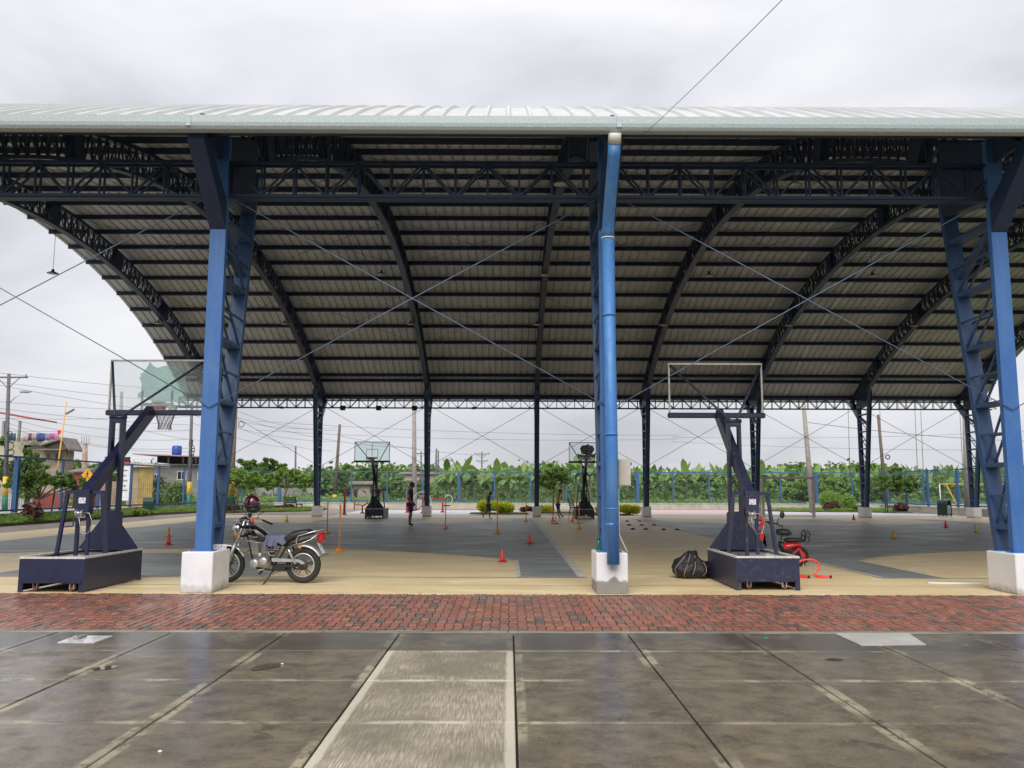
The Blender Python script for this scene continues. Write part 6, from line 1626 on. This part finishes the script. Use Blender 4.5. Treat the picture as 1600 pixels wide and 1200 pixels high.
m = MB(); a = at(133, 695, 70)
for dx, dy in ((-.2, -.2), (.2, -.2), (.2, .2), (-.2, .2)): m.tube([(dx, dy, a.z), (dx, dy, a.z + .7)], .02, 5)
o = m.build('rebar', darkpole); o.location = (a.x, 70, 0); tag(o, 'four thin rebar rods on top of the unfinished column', 'rebar')
pole(187, 760, 612, 64, .17, polecrete, 'grey concrete pole seen through the left glass backboard', tilt=3, base=((.1, 1.1, greenp), (1.101, 2.3, yelb)))
t, a, c = pole(296, 770, 632, 62, .16, darkpole, 'dark utility pole with tangled cables left of the left blue column', tilt=4, cross=((.12, 1.0),), base=((.1, 1.1, greenp), (1.101, 2.0, yelb)))
for i in range(10):
    m = MB(); m.torus((random.uniform(-.05, .25), -.1, at(298, 690 + i * 4.5, 62).z), random.uniform(.10, .2), .03, 'y', 12, 5); m.build('cable_coil', black, t)
t, a, c = pole(362, 770, 632, 58, .17, brownwood, 'brown grey pole with a coil of cable right of the left column', tilt=7, base=((.1, 1.1, greenp), (1.101, 2.1, yelb)))
m = MB(); p = at(377, 663, 57.9) - Vector((a.x, 58, 0)); m.torus(tuple(p), .19, .025, 'y', 22, 6); m.build('cable_coil', black, t)
pole(462, 760, 697, 90, .14, darkpole, 'thin dark pole behind the round tree pair')
pole(522, 784, 663, 80, .19, brownwood, 'brown wooden pole leaning right with a yellow foot, left of the far hoop', tilt=9, base=((.0, 1.0, yelb),))
pole(648, 768, 600, 60.5, .19, polecrete, 'tall pale concrete pole behind the standing coach', tilt=-1)
pole(658, 760, 705, 110, .14, darkpole, 'small distant pole right of the pale pole', cross=((.3, .9),))
pole(680, 750, 701, 105, .16, darkpole, 'left one of two close distant poles by the second far column', tilt=2)
pole(684, 750, 704, 106, .13, darkpole, 'right one of two close distant poles by the second far column', tilt=1)
pole(700, 750, 716, 115, .13, darkpole, 'short distant pole left of the tall banana leaves', cross=((.3, .7),))
pole(753, 750, 706, 120, .14, darkpole, 'distant pole with a crossarm above the walking child', cross=((.3, 1.1), (1.3, .8)))
pole(1092, 760, 724, 120, .12, darkpole, 'small distant pole below the empty backboard frame')
pole(1270, 801, 600, 57.5, .20, polecrete, 'tall pale pole leaning left behind the small goal frame', tilt=-17)
t, a, c = pole(1385, 785, 648, 69, .17, brownwood, 'brown wooden pole leaning left behind the fence near the bench', tilt=-13)
m = MB(); p = at(1387, 714, 68.9) - Vector((a.x, 69, 0)); m.torus(tuple(p), .17, .05, 'y', 22, 8); m.build('cable_coil', darkpole, t)
pole(1512, 800, 600, 55, .20, polecrete, 'tall pale pole just right of the last back column', tilt=-6)
for px, tl, lb in ((1328, -3, 'thin guy wire left of the brown leaning pole'), (1434, -5, 'left one of the two thin guy wires right of the bench'), (1443, -5, 'right one of the two thin guy wires right of the bench'), (1380, -6, 'thin guy wire beside the brown leaning pole'), (1505, -6, 'thin guy wire behind the last back column')):
    a, c = at(px, 745, 66.2), at(px + tl * 1.6, 560, 66.2); m = MB(); m.tube([a, c], .025, 5); tag(m.build('guy_wire', conc), lb, 'wire', 'guy wires on the right')
# street wires: sagging cables
wirem = mat('cable rubber', (.12, .12, .13), rough=.6)
def wire(p, q, sag, r=.014, label='', k=16):
    p, q = Vector(p), Vector(q); m = MB(); m.tube([p.lerp(q, i / k) - Vector((0, 0, 4 * sag * (i / k) * (1 - i / k))) for i in range(k + 1)], r, 4)
    tag(m.build('power_line', wirem), label, 'cable', 'street power lines')
wl = [((-60, 575, 50), (330, 612, 72), .2), ((-60, 588, 50), (330, 632, 72), .2), ((-60, 590, 50), (365, 655, 70), .3), ((-60, 622, 52), (365, 642, 72), .3), ((-40, 633, 52), (300, 664, 70), .2), ((-40, 652, 52), (330, 640, 75), .4), ((10, 645, 58), (299, 672, 62), .5),
      ((10, 652, 58), (299, 686, 62), .6), ((10, 660, 58), (299, 700, 62), .7), ((10, 668, 58), (299, 706, 62), .5), ((299, 640, 62), (527, 668, 80), .6), ((299, 648, 62), (527, 690, 80), .5), ((299, 660, 62), (462, 700, 90), .4), ((365, 640, 60), (527, 672, 80), .5), ((365, 650, 60), (648, 700, 62), .5), ((365, 665, 60), (520, 705, 80), .4), ((187, 640, 64), (299, 650, 62), .3), ((187, 660, 64), (365, 690, 60), .4)]
far = [((400, 658, 110), (1060, 680, 118), .5), ((400, 672, 110), (1060, 686, 118), .6), ((527, 680, 100), (760, 712, 120), .4), ((1050, 683, 118), (1700, 668, 110), .6), ((1050, 690, 118), (1700, 702, 110), .5), ((1262, 660, 60), (1700, 690, 70), .4)]
for i, (p, q, s) in enumerate(wl):
    wire(at(p[0], p[1], p[2]), at(q[0], q[1], q[2]), s, .011, 'street cable %s, over the left hoop and houses' % ['topmost', 'second from the top', 'third from the top', 'fourth from the top', 'fifth from the top', 'crossing the others', 'starting at the dark left pole', 'below the lamp arm', 'low over the laundry', 'lowest over the laundry', 'right of the tangled pole, uppermost', 'right of the tangled pole, lower', 'ending at the thin dark pole', 'leaving the coil pole, uppermost', 'leaving the coil pole to the pale pole', 'leaving the coil pole, lowest', 'short, behind the torn film', 'short, low behind the left column'][i])
for i, (p, q, s) in enumerate(far):
    wire(at(p[0], p[1], p[2]), at(q[0], q[1], q[2]), s, .018, ['upper long cable far behind the court', 'lower long cable far behind the court', 'short cable down to the distant crossarm pole', 'upper cable far behind the right half', 'lower cable far behind the right half', 'cable from the tall leaning pale pole to the right'][i])
# pedestrian sign
Ys = 52; t = thing('pedestrian_sign', 'yellow diamond pedestrian warning sign beside the arm of the left hoop', 'sign', (at(136, 765, Ys).x, Ys, 0))
c = at(136.5, 742, Ys); r_ = 9.6 * Ys / F_PX
m = MB(); m.prism([(c.x - r_, c.z), (c.x, c.z - r_), (c.x + r_, c.z), (c.x, c.z + r_)], Ys, Ys + .02); m.build('plate', mat('sign orange', (.85, .40, .02), rough=.4), t, world=True)
m = MB(); z = Ys - .006; hs = r_ * .5
for p, q, w_ in (((0, .45), (0, -.05), .14), ((0, -.05), (-.28, -.55), .10), ((0, -.05), (.25, -.5), .10), ((0, .32), (-.28, .05), .08), ((0, .32), (.28, .12), .08)):
    m.bar((c.x + p[0] * r_, z, c.z + p[1] * r_), (c.x + q[0] * r_, z, c.z + q[1] * r_), w_ * r_, .01, (0, 1, 0))
m.ball((c.x + .02, z, c.z + .58 * r_), (.11 * r_, .01, .12 * r_), 10, 6); m.build('walking_figure', black, t, world=True)
m = MB(); m.tube([(c.x, Ys + .05, 0), (c.x, Ys + .05, c.z)], .03, 8); m.build('post', steel, t, world=True)

# ================================================================== PARK FURNITURE
def bin_(px, Y, label, rz, h=.95):
    p = at(px, 765, Y); t = thing('litter_bin', label, 'litter bin', (p.x, Y, 0), rz, 'dark green domed litter bins')
    r = .32; out = [(-r, .06), (-r, h - r)] + [(r * math.cos(a), h - r + r * math.sin(a)) for a in [PI - PI * i / 10 for i in range(1, 10)]] + [(r, h - r), (r, .06)]
    inn = [(x * .9, z) for x, z in out]
    m = MB(); n = len(out)
    V = [(x, y, z) for y in (-.28, .28) for x, z in out] + [(x, y, z) for y in (-.28, .28) for x, z in [(xx * .88, min(zz, zz)) if zz < h - r else (xx * .88, (zz - (h - r)) * .88 + h - r) for xx, zz in out]]
    F = []
    for i in range(n - 1):
        F += [(i, n + i, n + i + 1, i + 1), (2*n + i, 2*n + i + 1, 3*n + i + 1, 3*n + i), (i, i + 1, 2*n + i + 1, 2*n + i), (n + i, 3*n + i, 3*n + i + 1, n + i + 1)]
    F += [(0, 2*n, 3*n, n), (n - 1, 2*n - 1, 4*n - 1, 3*n - 1)]
    m.add(V, F); m.build('hood', greenmetal, t)
    m = MB(); m.cbox((-.25, -.25, .12), (.25, .25, .66), .02); m.build('basket', mat('grey bin panel', (.35, .38, .37), (.1, .12, .12), rough=.5, scale=4), t)
    for s in (-1, 1):
        m = MB(); m.box((s * .29 - .02, -.26, 0), (s * .29 + .02, -.22, .06)); m.build('foot', greenmetal, t); m = MB(); m.box((s * .29 - .02, .22, 0), (s * .29 + .02, .26, .06)); m.build('foot', greenmetal, t)
bin_(1474, 49.9, 'dark green domed litter bin near the right fence', R_(40), .98)
bin_(233, 49.5, 'dark green domed litter bin by the left street fence', R_(-70), 1.0)
def bench(px, Y, rz, label):
    p = at(px, 765, Y); t = thing('park_bench', label, 'bench', (p.x, Y, 0), rz, 'dark park benches')
    for i in range(4): m = MB(); m.box((-.75, -.22 + i * .12, .44), (.75, -.13 + i * .12, .47)); m.build('seat_slat', greenmetal, t)
    for i in range(4): m = MB(); m.bar((-.75, .27 + i * .03, .56 + i * .11), (.75, .27 + i * .03, .56 + i * .11), .02, .085); m.build('back_slat', greenmetal, t)
    for s in (-1, 1):
        m = MB(); m.bar((s * .66, -.22, .43), (s * .66, -.26, 0), .06); m.bar((s * .66, .22, .43), (s * .66, .30, 0), .06); m.bar((s * .66, -.25, .415), (s * .66, .25, .415), .05); m.bar((s * .66, .22, .4), (s * .66, .38, .98), .06); m.build('side_frame', black, t)
bench(1390, 57.5, R_(60), 'dark park bench with slatted back under the young tree on the right')
bench(900, 52.2, R_(75), 'dark park bench left of the far emblem hoop')
bench(460, 60, R_(70), 'dark park bench beyond the helmet at the back left')
bench(368, 54, R_(85), 'dark park bench just right of the left blue column')
# goal frame
Y = 47.9; t = thing('goal_frame', 'rusty white small goal frame standing behind the red scooter', 'goal', (at(1237, 765, Y).x, Y, 0))
goalm = mat('rusty white paint', (.62, .58, .52), (.42, .37, .32), rough=.6, scale=6)
a, c = at(1191, 748, Y), at(1284, 806, Y); H_ = a.z
for x, nm in ((a.x, 'upright'), (c.x - .45, 'upright')):
    m = MB(); m.bar((x, Y, 0), (x, Y, H_), .13); m.build(nm, goalm, t, world=True)
m = MB(); m.bar((a.x - .05, Y, H_ + .05), (c.x - .40, Y, H_ + .05), .13); m.build('crossbar', goalm, t, world=True)
for x in (a.x, c.x - .45):
    m = MB(); m.bar((x, Y, H_), (x + .4 * (1 if x > a.x else .35), Y + .9, H_ - .05), .06); m.bar((x + .4 * (1 if x > a.x else .35), Y + .9, H_ - .05), (x + .45 * (1 if x > a.x else .35), Y + 1.1, 0), .06); m.bar((x, Y, .03), (x + .45 * (1 if x > a.x else .35), Y + 1.1, .03), .06); m.build('rear_stay', goalm, t, world=True)
m = MB(); m.bar((a.x + .16, Y + 1.1, .04), (c.x, Y + 1.1, .04), .05); m.build('ground_bar', goalm, t, world=True)
# yellow swing frame
Y = 59; t = thing('swing_frame', 'yellow swing frame behind the right fence corner', 'swing frame', (at(1530, 765, Y).x, Y, 0))
a, c = at(1468, 756.5, Y), at(1600, 756.5, Y)
m = MB(); m.tube([(a.x, Y, a.z), (c.x, Y, a.z)], .05, 8); m.build('top_bar', yellowmetal, t, world=True)
m = MB(); m.tube([(a.x, Y, a.z), (a.x, Y, 0)], .04, 8); m.build('leg', white_paint, t, world=True)
for p0, p1 in (((1478, 757), (1492, 800)), ((1509, 757), (1511, 798)), ((1514, 757), (1516, 800)), ((1570, 757), (1555, 800))):
    m = MB(); q0, q1 = at(*p0, Y), at(*p1, Y); m.tube([(q0.x, Y, a.z), (q1.x, Y - .8, 0)], .045, 8); m.build('leg', yellowmetal, t, world=True)
# outdoor exercise machines
def ex(px, Y, label, build, h=1.3):
    p = at(px, 765, Y); t = thing('exercise_machine', label, 'exercise machine', (p.x, Y, .005), 0, 'red outdoor exercise machines'); build(t); return t
def post(t, h, r=.07, x=0): 
    m = MB(); m.tube([(x, 0, .0), (x, 0, h)], r, 12); m.build('post', redmetal, t); m = MB(); m.lathe([(.16, 0), (.15, .03), (.08, .12)], 16, (x, 0, 0)); m.build('foot', redmetal, t)
def e1(t):
    post(t, 1.45); m = MB(); m.bar((0, 0, 1.38), (.28, 0, 1.40), .09); m.tube([(.2, -.02, 1.4), (.3, -.02, 1.4)], .04, 8); m.build('handle', redmetal, t)
def e2(t):
    post(t, .5, .05); m = MB(); m.bar((-.05, 0, .42), (.35, 0, .66), .08); m.bar((-.5, 0, .55), (.0, 0, .52), .05); m.tube([(-.5, 0, .2), (-.5, 0, .8), (-.3, 0, .85)], .03, 8); m.build('seat_arm', redmetal, t)
    m = MB(); m.tube([(.35, 0, .6), (.45, 0, .95), (.5, 0, 1.15)], .02, 8); m.build('lever', white_paint, t)
def e3(t):
    post(t, 1.3, .065); m = MB(); m.bar((-.25, 0, 1.28), (.15, 0, 1.28), .09); m.bar((-.02, 0, 1.1), (.2, 0, 1.3), .07); m.build('head_bar', redmetal, t)
    m = MB(); m.bar((-.35, 0, .35), (0, 0, .45), .06); m.build('foot_rest', redmetal, t)
def e4(t):
    post(t, 1.25, .05); m = MB(); m.torus((-.05, 0, .78), .55, .022, 'y', 24, 8, 0, PI); m.build('hoop_bar', white_paint, t)
    m = MB(); m.torus((.1, .2, .68), .42, .02, 'y', 24, 8, R_(-60), R_(200)); m.build('hoop_bar', white_paint, t); m = MB(); m.cbox((-.36, .0, .45), (-.02, .04, .85), .01); m.build('seat_back', white_paint, t)
    m = MB(); m.bar((-.8, 0, .12), (-.3, 0, .25), .10); m.bar((-.3, 0, .25), (0, 0, .5), .05); m.build('footplate', redmetal, t)
def e5(t):
    post(t, .95, .05); m = MB(); m.bar((-.7, 0, .88), (.2, 0, .86), .08); m.build('arm', redmetal, t); m = MB(); m.torus((.35, 0, .85), .28, .02, 'y', 18, 8, R_(-60), R_(120)); m.tube([(.1, 0, .9), (.25, 0, 1.15)], .02, 6); m.build('handle', white_paint, t)
    m = MB(); m.cbox((.0, -.1, .4), (.5, .1, .48), .01); m.build('seat', blue_d, t)
ex(539, 50.5, 'red post exercise machine right of the slalom poles', e1); ex(567, 53, 'low red rowing exercise machine left of the far glass hoop', e2)
ex(592, 54, 'red exercise post partly behind the far glass hoop', e3); ex(661, 54, 'red and white ring exercise machine just right of the coach', e4); ex(692, 56, 'red exercise machine with a curved white handle right of the back column', e5)
ex(637, 55, 'short red exercise post left of the coach', lambda t: post(t, .9, .09))
# small bird
m = MB(); m.ball((0, 0, 0), (.12, .06, .06), 8, 6); o = m.build('bird', black); o.location = at(811, 719, 80); tag(o, 'tiny dark bird flying above the banana plants', 'bird')
# ================================================================== PEOPLE
def skin_obj(name, J, E_, m, parent, sub_=2, root=0):
    "J: list of (co, rx, ry); E_: edges"
    me = bpy.data.meshes.new(name); me.from_pydata([j[0] for j in J], E_, []); me.materials.append(m); me.update()
    o = bpy.data.objects.new(name, me); COL.objects.link(o); o.parent = parent
    md = o.modifiers.new('skin', 'SKIN'); md.use_smooth_shade = True
    if not me.skin_vertices: me.attributes.new  # skin data is created with the modifier
    sv = me.skin_vertices[0].data if me.skin_vertices else None
    if sv is None:
        import bmesh
        bm = bmesh.new(); bm.from_mesh(me); bm.verts.layers.skin.verify(); bm.to_mesh(me); bm.free(); sv = me.skin_vertices[0].data
    for i, j in enumerate(J): sv[i].radius = (j[1], j[2]); sv[i].use_root = (i == root)
    s = o.modifiers.new('sub', 'SUBSURF'); s.levels = sub_; s.render_levels = sub_
    return o
skin_m = mat('brown skin', (.16, .085, .055), (.19, .10, .065), rough=.55); skin_l = mat('light brown skin', (.28, .16, .10), (.24, .13, .08), rough=.55)
hair_m = mat('black hair', (.008, .007, .006), rough=.6)
def person(label, x, y, H, P, tone, shirt_m, short_m, shoe_m, shirt2=None, long_sleeve=False, z=0.005, hem=.62):
    """P: joints in units of height; facing +x. keys: pelvis chest neck head, lhip rhip..., each (fx, side, fz)"""
    t = thing('person', label, 'person', (x, y, z))
    V = lambda k: Vector((P[k][0] * H, P[k][1] * H, P[k][2] * H)); h = H
    J = [(V('pelvis'), .075*h, .055*h), (V('waist'), .062*h, .05*h), (V('chest'), .085*h, .06*h), (V('neck'), .032*h, .03*h), (V('headb'), .036*h, .038*h)]
    E_ = [(0, 1), (1, 2), (2, 3), (3, 4)]
    def chain(start, keys, rad):
        prev = start
        for k, r in zip(keys, rad): J.append((V(k), r*h, r*h)); E_.append((prev, len(J) - 1)); prev = len(J) - 1
        return prev
    for s in 'lr':
        chain(0, [s+'hip', s+'knee', s+'calf', s+'ankle', s+'toe'], [.046, .033, .031, .020, .016])
        w_ = chain(2, [s+'sho', s+'elb', s+'wri', s+'pal'], [.032, .023, .017, .02])
        pal = V(s+'pal'); wr = V(s+'wri'); d = (pal - wr).normalized(); u = Vector((0, 1, 0)); v = d.cross(u)
        for k, (off, ln) in enumerate(((-.014, .032), (-.005, .040), (.005, .042), (.014, .036))):
            J.append((pal + v * off * h + d * .02 * h, .006*h, .006*h)); E_.append((w_, len(J) - 1)); J.append((pal + v * off * h + d * ln * h + u * .012 * h, .005*h, .005*h)); E_.append((len(J) - 2, len(J) - 1))
        J.append((pal + v * -.024 * h + d * .012 * h + u * .014 * h, .006*h, .006*h)); E_.append((w_, len(J) - 1))
    skin_obj('body', J, E_, tone, t)
    # head
    hc = V('head'); m = MB(); n, mm = 20, 14; vs = []
    for i in range(mm + 1):
        th = PI * i / mm
        for k in range(n):
            a = 2 * PI * k / n; d = Vector((math.sin(th) * math.cos(a), math.sin(th) * math.sin(a), math.cos(th)))
            r = Vector((.058 * h, .046 * h, .068 * h)); p = Vector((d.x * r.x, d.y * r.y, d.z * r.z))
            if d.z < 0 and d.x < 0: p.x *= 1 + .35 * d.z
            if abs(d.y) < .22 and d.x > .6 and -.35 < d.z < .12: p.x += .010 * h * (1 - abs(d.y) / .22)
            if d.x > .5 and .02 < d.z < .25 and .2 < abs(d.y) < .6: p.x -= .004 * h
            vs.append(hc + p)
    m.add(vs, [(i*n+k, (i+1)*n+k, (i+1)*n+(k+1) % n, i*n+(k+1) % n) for i in range(mm) for k in range(n)], True)
    hd = m.build('head', tone, t)
    for s in (-1, 1):
        e_ = MB(); e_.ball(tuple(hc + Vector((.050 * h, s * .018 * h, .008 * h))), .0065 * h, 8, 6); e_.build('eye', black, hd)
        e_ = MB(); e_.ball(tuple(hc + Vector((-.004 * h, s * .047 * h, -.002 * h))), (.010 * h, .005 * h, .015 * h), 8, 6); e_.build('ear', tone, hd)
    e_ = MB(); e_.ball(tuple(hc + Vector((.049 * h, 0, -.034 * h))), (.006 * h, .014 * h, .004 * h), 8, 5); e_.build('mouth', mat('lip', (.12, .03, .03), rough=.5), hd)
    m = MB(); vs = []
    for i in range(8):
        th = PI * .60 * i / 7
        for k in range(n):
            a = 2 * PI * k / n; f = 1.10 + .03 * math.sin(k * 5 + i * 3); tt = th * (.62 if math.cos(a) > .35 else 1.0)
            d = Vector((math.sin(tt) * math.cos(a), math.sin(tt) * math.sin(a), math.cos(tt))); vs.append(hc + Vector((d.x * .058, d.y * .046, d.z * .068)) * h * f)
    m.add(vs, [(i*n+k, (i+1)*n+k, (i+1)*n+(k+1) % n, i*n+(k+1) % n) for i in range(7) for k in range(n)], True); o = m.build('hair', hair_m, t); 
    # shirt
    J2 = [(V('pelvis') + Vector((0, 0, .015*h)), .088*h, .068*h), (V('waist'), .080*h, .062*h), (V('chest'), .096*h, .070*h), (V('chest').lerp(V('neck'), .75), .04*h, .042*h)]; E2 = [(0, 1), (1, 2), (2, 3)]
    for s in 'lr':
        a, b_ = V(s+'sho'), V(s+'elb'); J2.append((a, .042*h, .042*h)); E2.append((2, len(J2) - 1)); J2.append((a.lerp(b_, .65), .036*h, .036*h)); E2.append((len(J2) - 2, len(J2) - 1))
    skin_obj('shirt', J2, E2, shirt_m, t)
    J3 = [(V('pelvis') + Vector((0, 0, .02*h)), .084*h, .066*h)]; E3 = []
    for s in 'lr':
        a, b_ = V(s+'hip'), V(s+'knee'); J3.append((a, .062*h, .062*h)); E3.append((0, len(J3) - 1)); J3.append((a.lerp(b_, .85), .052*h, .052*h)); E3.append((len(J3) - 2, len(J3) - 1))
    skin_obj('shorts', J3, E3, short_m, t)
    for s in 'lr':
        a, b_ = V(s+'ankle'), V(s+'toe'); d = (b_ - a).normalized()
        J4 = [(a + Vector((0, 0, .012*h)), .024*h, .024*h), (a.lerp(b_, .35), .026*h, .024*h), (b_ + d * .004 * h, .02*h, .018*h), (a - d * .02 * h, .022*h, .022*h)]
        skin_obj('shoe', J4, [(0, 1), (1, 2), (1, 3)], shoe_m, t)
    if shirt2:
        b = V('chest'); m = MB(); m.ball(tuple(b + Vector((-.062*h, 0, -.02*h))), (.055*h, .098*h, .135*h), 16, 10); m.build('back_panel', shirt2, t)
    return t
stand = dict(pelvis=(0, 0, .52), waist=(.005, 0, .62), chest=(.0, 0, .74), neck=(.01, 0, .84), headb=(.02, 0, .88), head=(.028, 0, .925),
    lhip=(0, .045, .49), lknee=(.01, .05, .27), lcalf=(-.005, .05, .2), lankle=(-.01, .05, .045), ltoe=(.065, .055, .018),
    rhip=(0, -.045, .49), rknee=(.005, -.05, .27), rcalf=(-.01, -.05, .2), rankle=(-.02, -.05, .045), rtoe=(.055, -.055, .018),
    lsho=(0, .10, .80), lelb=(-.02, .125, .64), lwri=(.05, .11, .52), lpal=(.075, .10, .49), rsho=(0, -.10, .80), relb=(-.02, -.125, .64), rwri=(.04, -.11, .52), rpal=(.06, -.10, .49))
q = gnd(641, 822); person('man in a black and white shirt and navy shorts standing in profile', q.x, q.y, 1.80, stand, skin_m, mat('black shirt', (.02, .022, .04), rough=.8), mat('navy shorts', (.015, .035, .10), rough=.8), black, mat('white shirt panel', (.68, .68, .72), rough=.8))
walk = dict(stand); walk.update(lknee=(.06, .045, .28), lcalf=(.05, .045, .2), lankle=(.045, .045, .04), ltoe=(.12, .045, .018), rknee=(-.03, -.05, .29), rcalf=(-.10, -.05, .24), rankle=(-.20, -.05, .13), rtoe=(-.17, -.05, .055),
    chest=(.02, 0, .74), neck=(.04, 0, .84), headb=(.055, 0, .87), head=(.07, 0, .92), lelb=(-.06, .12, .66), lwri=(-.02, .12, .53), lpal=(0, .12, .50), relb=(-.03, -.12, .65), rwri=(.05, -.11, .56), rpal=(.08, -.10, .54))
q = gnd(763, 811); person('child in dark navy sports clothes walking right in front of the yellow bush', q.x, q.y, 1.40, walk, skin_m, mat('navy shirt', (.03, .045, .15), rough=.8), mat('navy kit shorts', (.03, .045, .14), rough=.8), mat('grey shoe', (.22, .24, .28), rough=.7))
jump = dict(stand); jump.update(lhip=(.0, .045, .48), lknee=(.04, .045, .30), lcalf=(.08, .045, .20), lankle=(.13, .045, .10), ltoe=(.19, .045, .055), rhip=(-.01, -.045, .48), rknee=(-.01, -.05, .28), rcalf=(.01, -.05, .18), rankle=(.04, -.05, .07), rtoe=(.07, -.05, .01),
    chest=(.03, 0, .73), neck=(.05, 0, .83), headb=(.06, 0, .865), head=(.075, 0, .915), lelb=(.0, .13, .68), lwri=(.03, .12, .80), lpal=(.03, .11, .84), relb=(-.03, -.12, .68), rwri=(.04, -.12, .76), rpal=(.05, -.11, .80))
q = gnd(872, 812); person('child in a yellow vest and blue shorts jumping over a red hurdle', q.x, q.y, 1.52, jump, skin_l, mat('yellow vest', (.55, .42, .08), rough=.8), mat('blue shorts', (.015, .05, .26), rough=.8), black, z=.03)
# ================================================================== SMALL THINGS ON THE PAVING
def pav_pt(px, py):
    d = ray(px, py); t = (-0.008 * Y0 - CAM_H) / (d.z - 0.008 * d.y); return Vector((0, 0, CAM_H)) + d * t
def cover(pts, m, name, label, cat, lift=.006, group=None):
    P = [pav_pt(*p) for p in pts]; c = sum(P, Vector()) / len(P); o = MB()
    V = [p - c + Vector((0, 0, lift)) for p in P] + [p - c - Vector((0, 0, .03)) for p in P]; n = len(P)
    o.add(V, [tuple(range(n)), tuple(range(2 * n - 1, n - 1, -1))] + [(i, i + n, (i + 1) % n + n, (i + 1) % n) for i in range(n)]); o = o.build(name, m); o.location = c
    return tag(o, label, cat, group)
cover([(1345, 1008.5), (1447, 1008), (1419, 989.5), (1303, 989.5)], mat('pale cover plate', (.50, .49, .46), (.38, .37, .34), rough=.35, scale=2.5), 'access_cover', 'pale square access cover set in the slabs at the right by the kerb', 'cover')
o = cover([(90, 1004.5), (147, 1004.5), (176, 994), (118, 994)], mat('wet sky sheen plate', (.72, .72, .74), (.45, .45, .46), rough=.1, scale=5), 'access_cover', 'small shiny wet access cover in the slabs at the far left', 'cover')  # pale base colour holds the bright sky mirrored in the wet plate
c = o.location.copy(); h_ = MB(); p = pav_pt(124, 998); h_.cbox((p.x - c.x - .03, p.y - c.y - .08, .0065), (p.x - c.x + .03, p.y - c.y + .1, .03), .004); h_.build('handle', cement, o)
for px, py, r, m, n_, lb in ((1197, 998, .018, mat('green bottle cap', (.01, .35, .14), rough=.4), 'bottle_cap', 'bright green bottle cap on the slab right of the centre'), (441, 1038, .012, white_paint, 'pebble', 'tiny white pebble on the slab left of the dry strip'), (250, 1175, .012, white_paint, 'pebble', 'tiny white pebble on the slab at the bottom left')):
    q = pav_pt(px, py); b_ = MB(); b_.lathe([(r, 0), (r, r * .5), (r * .7, r * .7), (0, r * .7)], 12); o = b_.build(n_, m); o.location = q + Vector((0, 0, .001)); tag(o, lb, n_.replace('_', ' '))
lf = mat('fallen leaf', (.20, .30, .08), (.25, .2, .08), rough=.6)
for px, py, s, lb in ((1428, 958, .07, 'green fallen leaf on the bricks at the right'), (655, 927, .04, 'small weed tuft at the brick edge behind the dry slabs'), (1340, 981, .035, 'small leaf on the kerb left of the pale access cover'), (1510, 1010, .04, 'thin pale leaf on the slab at the right')):
    q = pav_pt(px, py); b_ = MB(); rnd = random.Random(px)
    for i in range(5):
        a = rnd.uniform(0, 6.28); t_ = Vector((math.cos(a) * s, math.sin(a) * s, s * .25)); n_ = Vector((-math.sin(a), math.cos(a), 0)) * s * .22
        b_.add([(0, 0, .003), t_ * .5 + n_, t_, t_ * .5 - n_], [(0, 1, 2, 3)])
    o = b_.build('fallen_leaf', lf); o.location = q + Vector((0, 0, .002)); tag(o, lb, 'leaf')
# shallow pits with brown water
puddle = mat('muddy water', (.10, .07, .045), (.07, .055, .04), rough=.04, scale=8)
def pud(px, py, rx, ry, rz, lb):
    q = pav_pt(px, py); rnd = random.Random(px); n = 20; V = [(math.cos(2*PI*i/n) * rx * rnd.uniform(.75, 1.15), math.sin(2*PI*i/n) * ry * rnd.uniform(.75, 1.15), .0028) for i in range(n)]
    m = MB(); m.add(V, [tuple(range(n))]); o = m.build('puddle', puddle); o.location = q + Vector((0, 0, .001)); o.rotation_euler = (SLOPE, 0, rz); tag(o, lb, 'puddle')
pud(1304, 1031, .085, .05, 0, 'small brown water patch on the slab below the pale cover')
pud(165, 1044, .11, .07, R_(48), 'small shiny puddle on the left slabs')
pud(415, 1042, .16, .10, R_(60), 'dark damp puddle left of the dry strip')
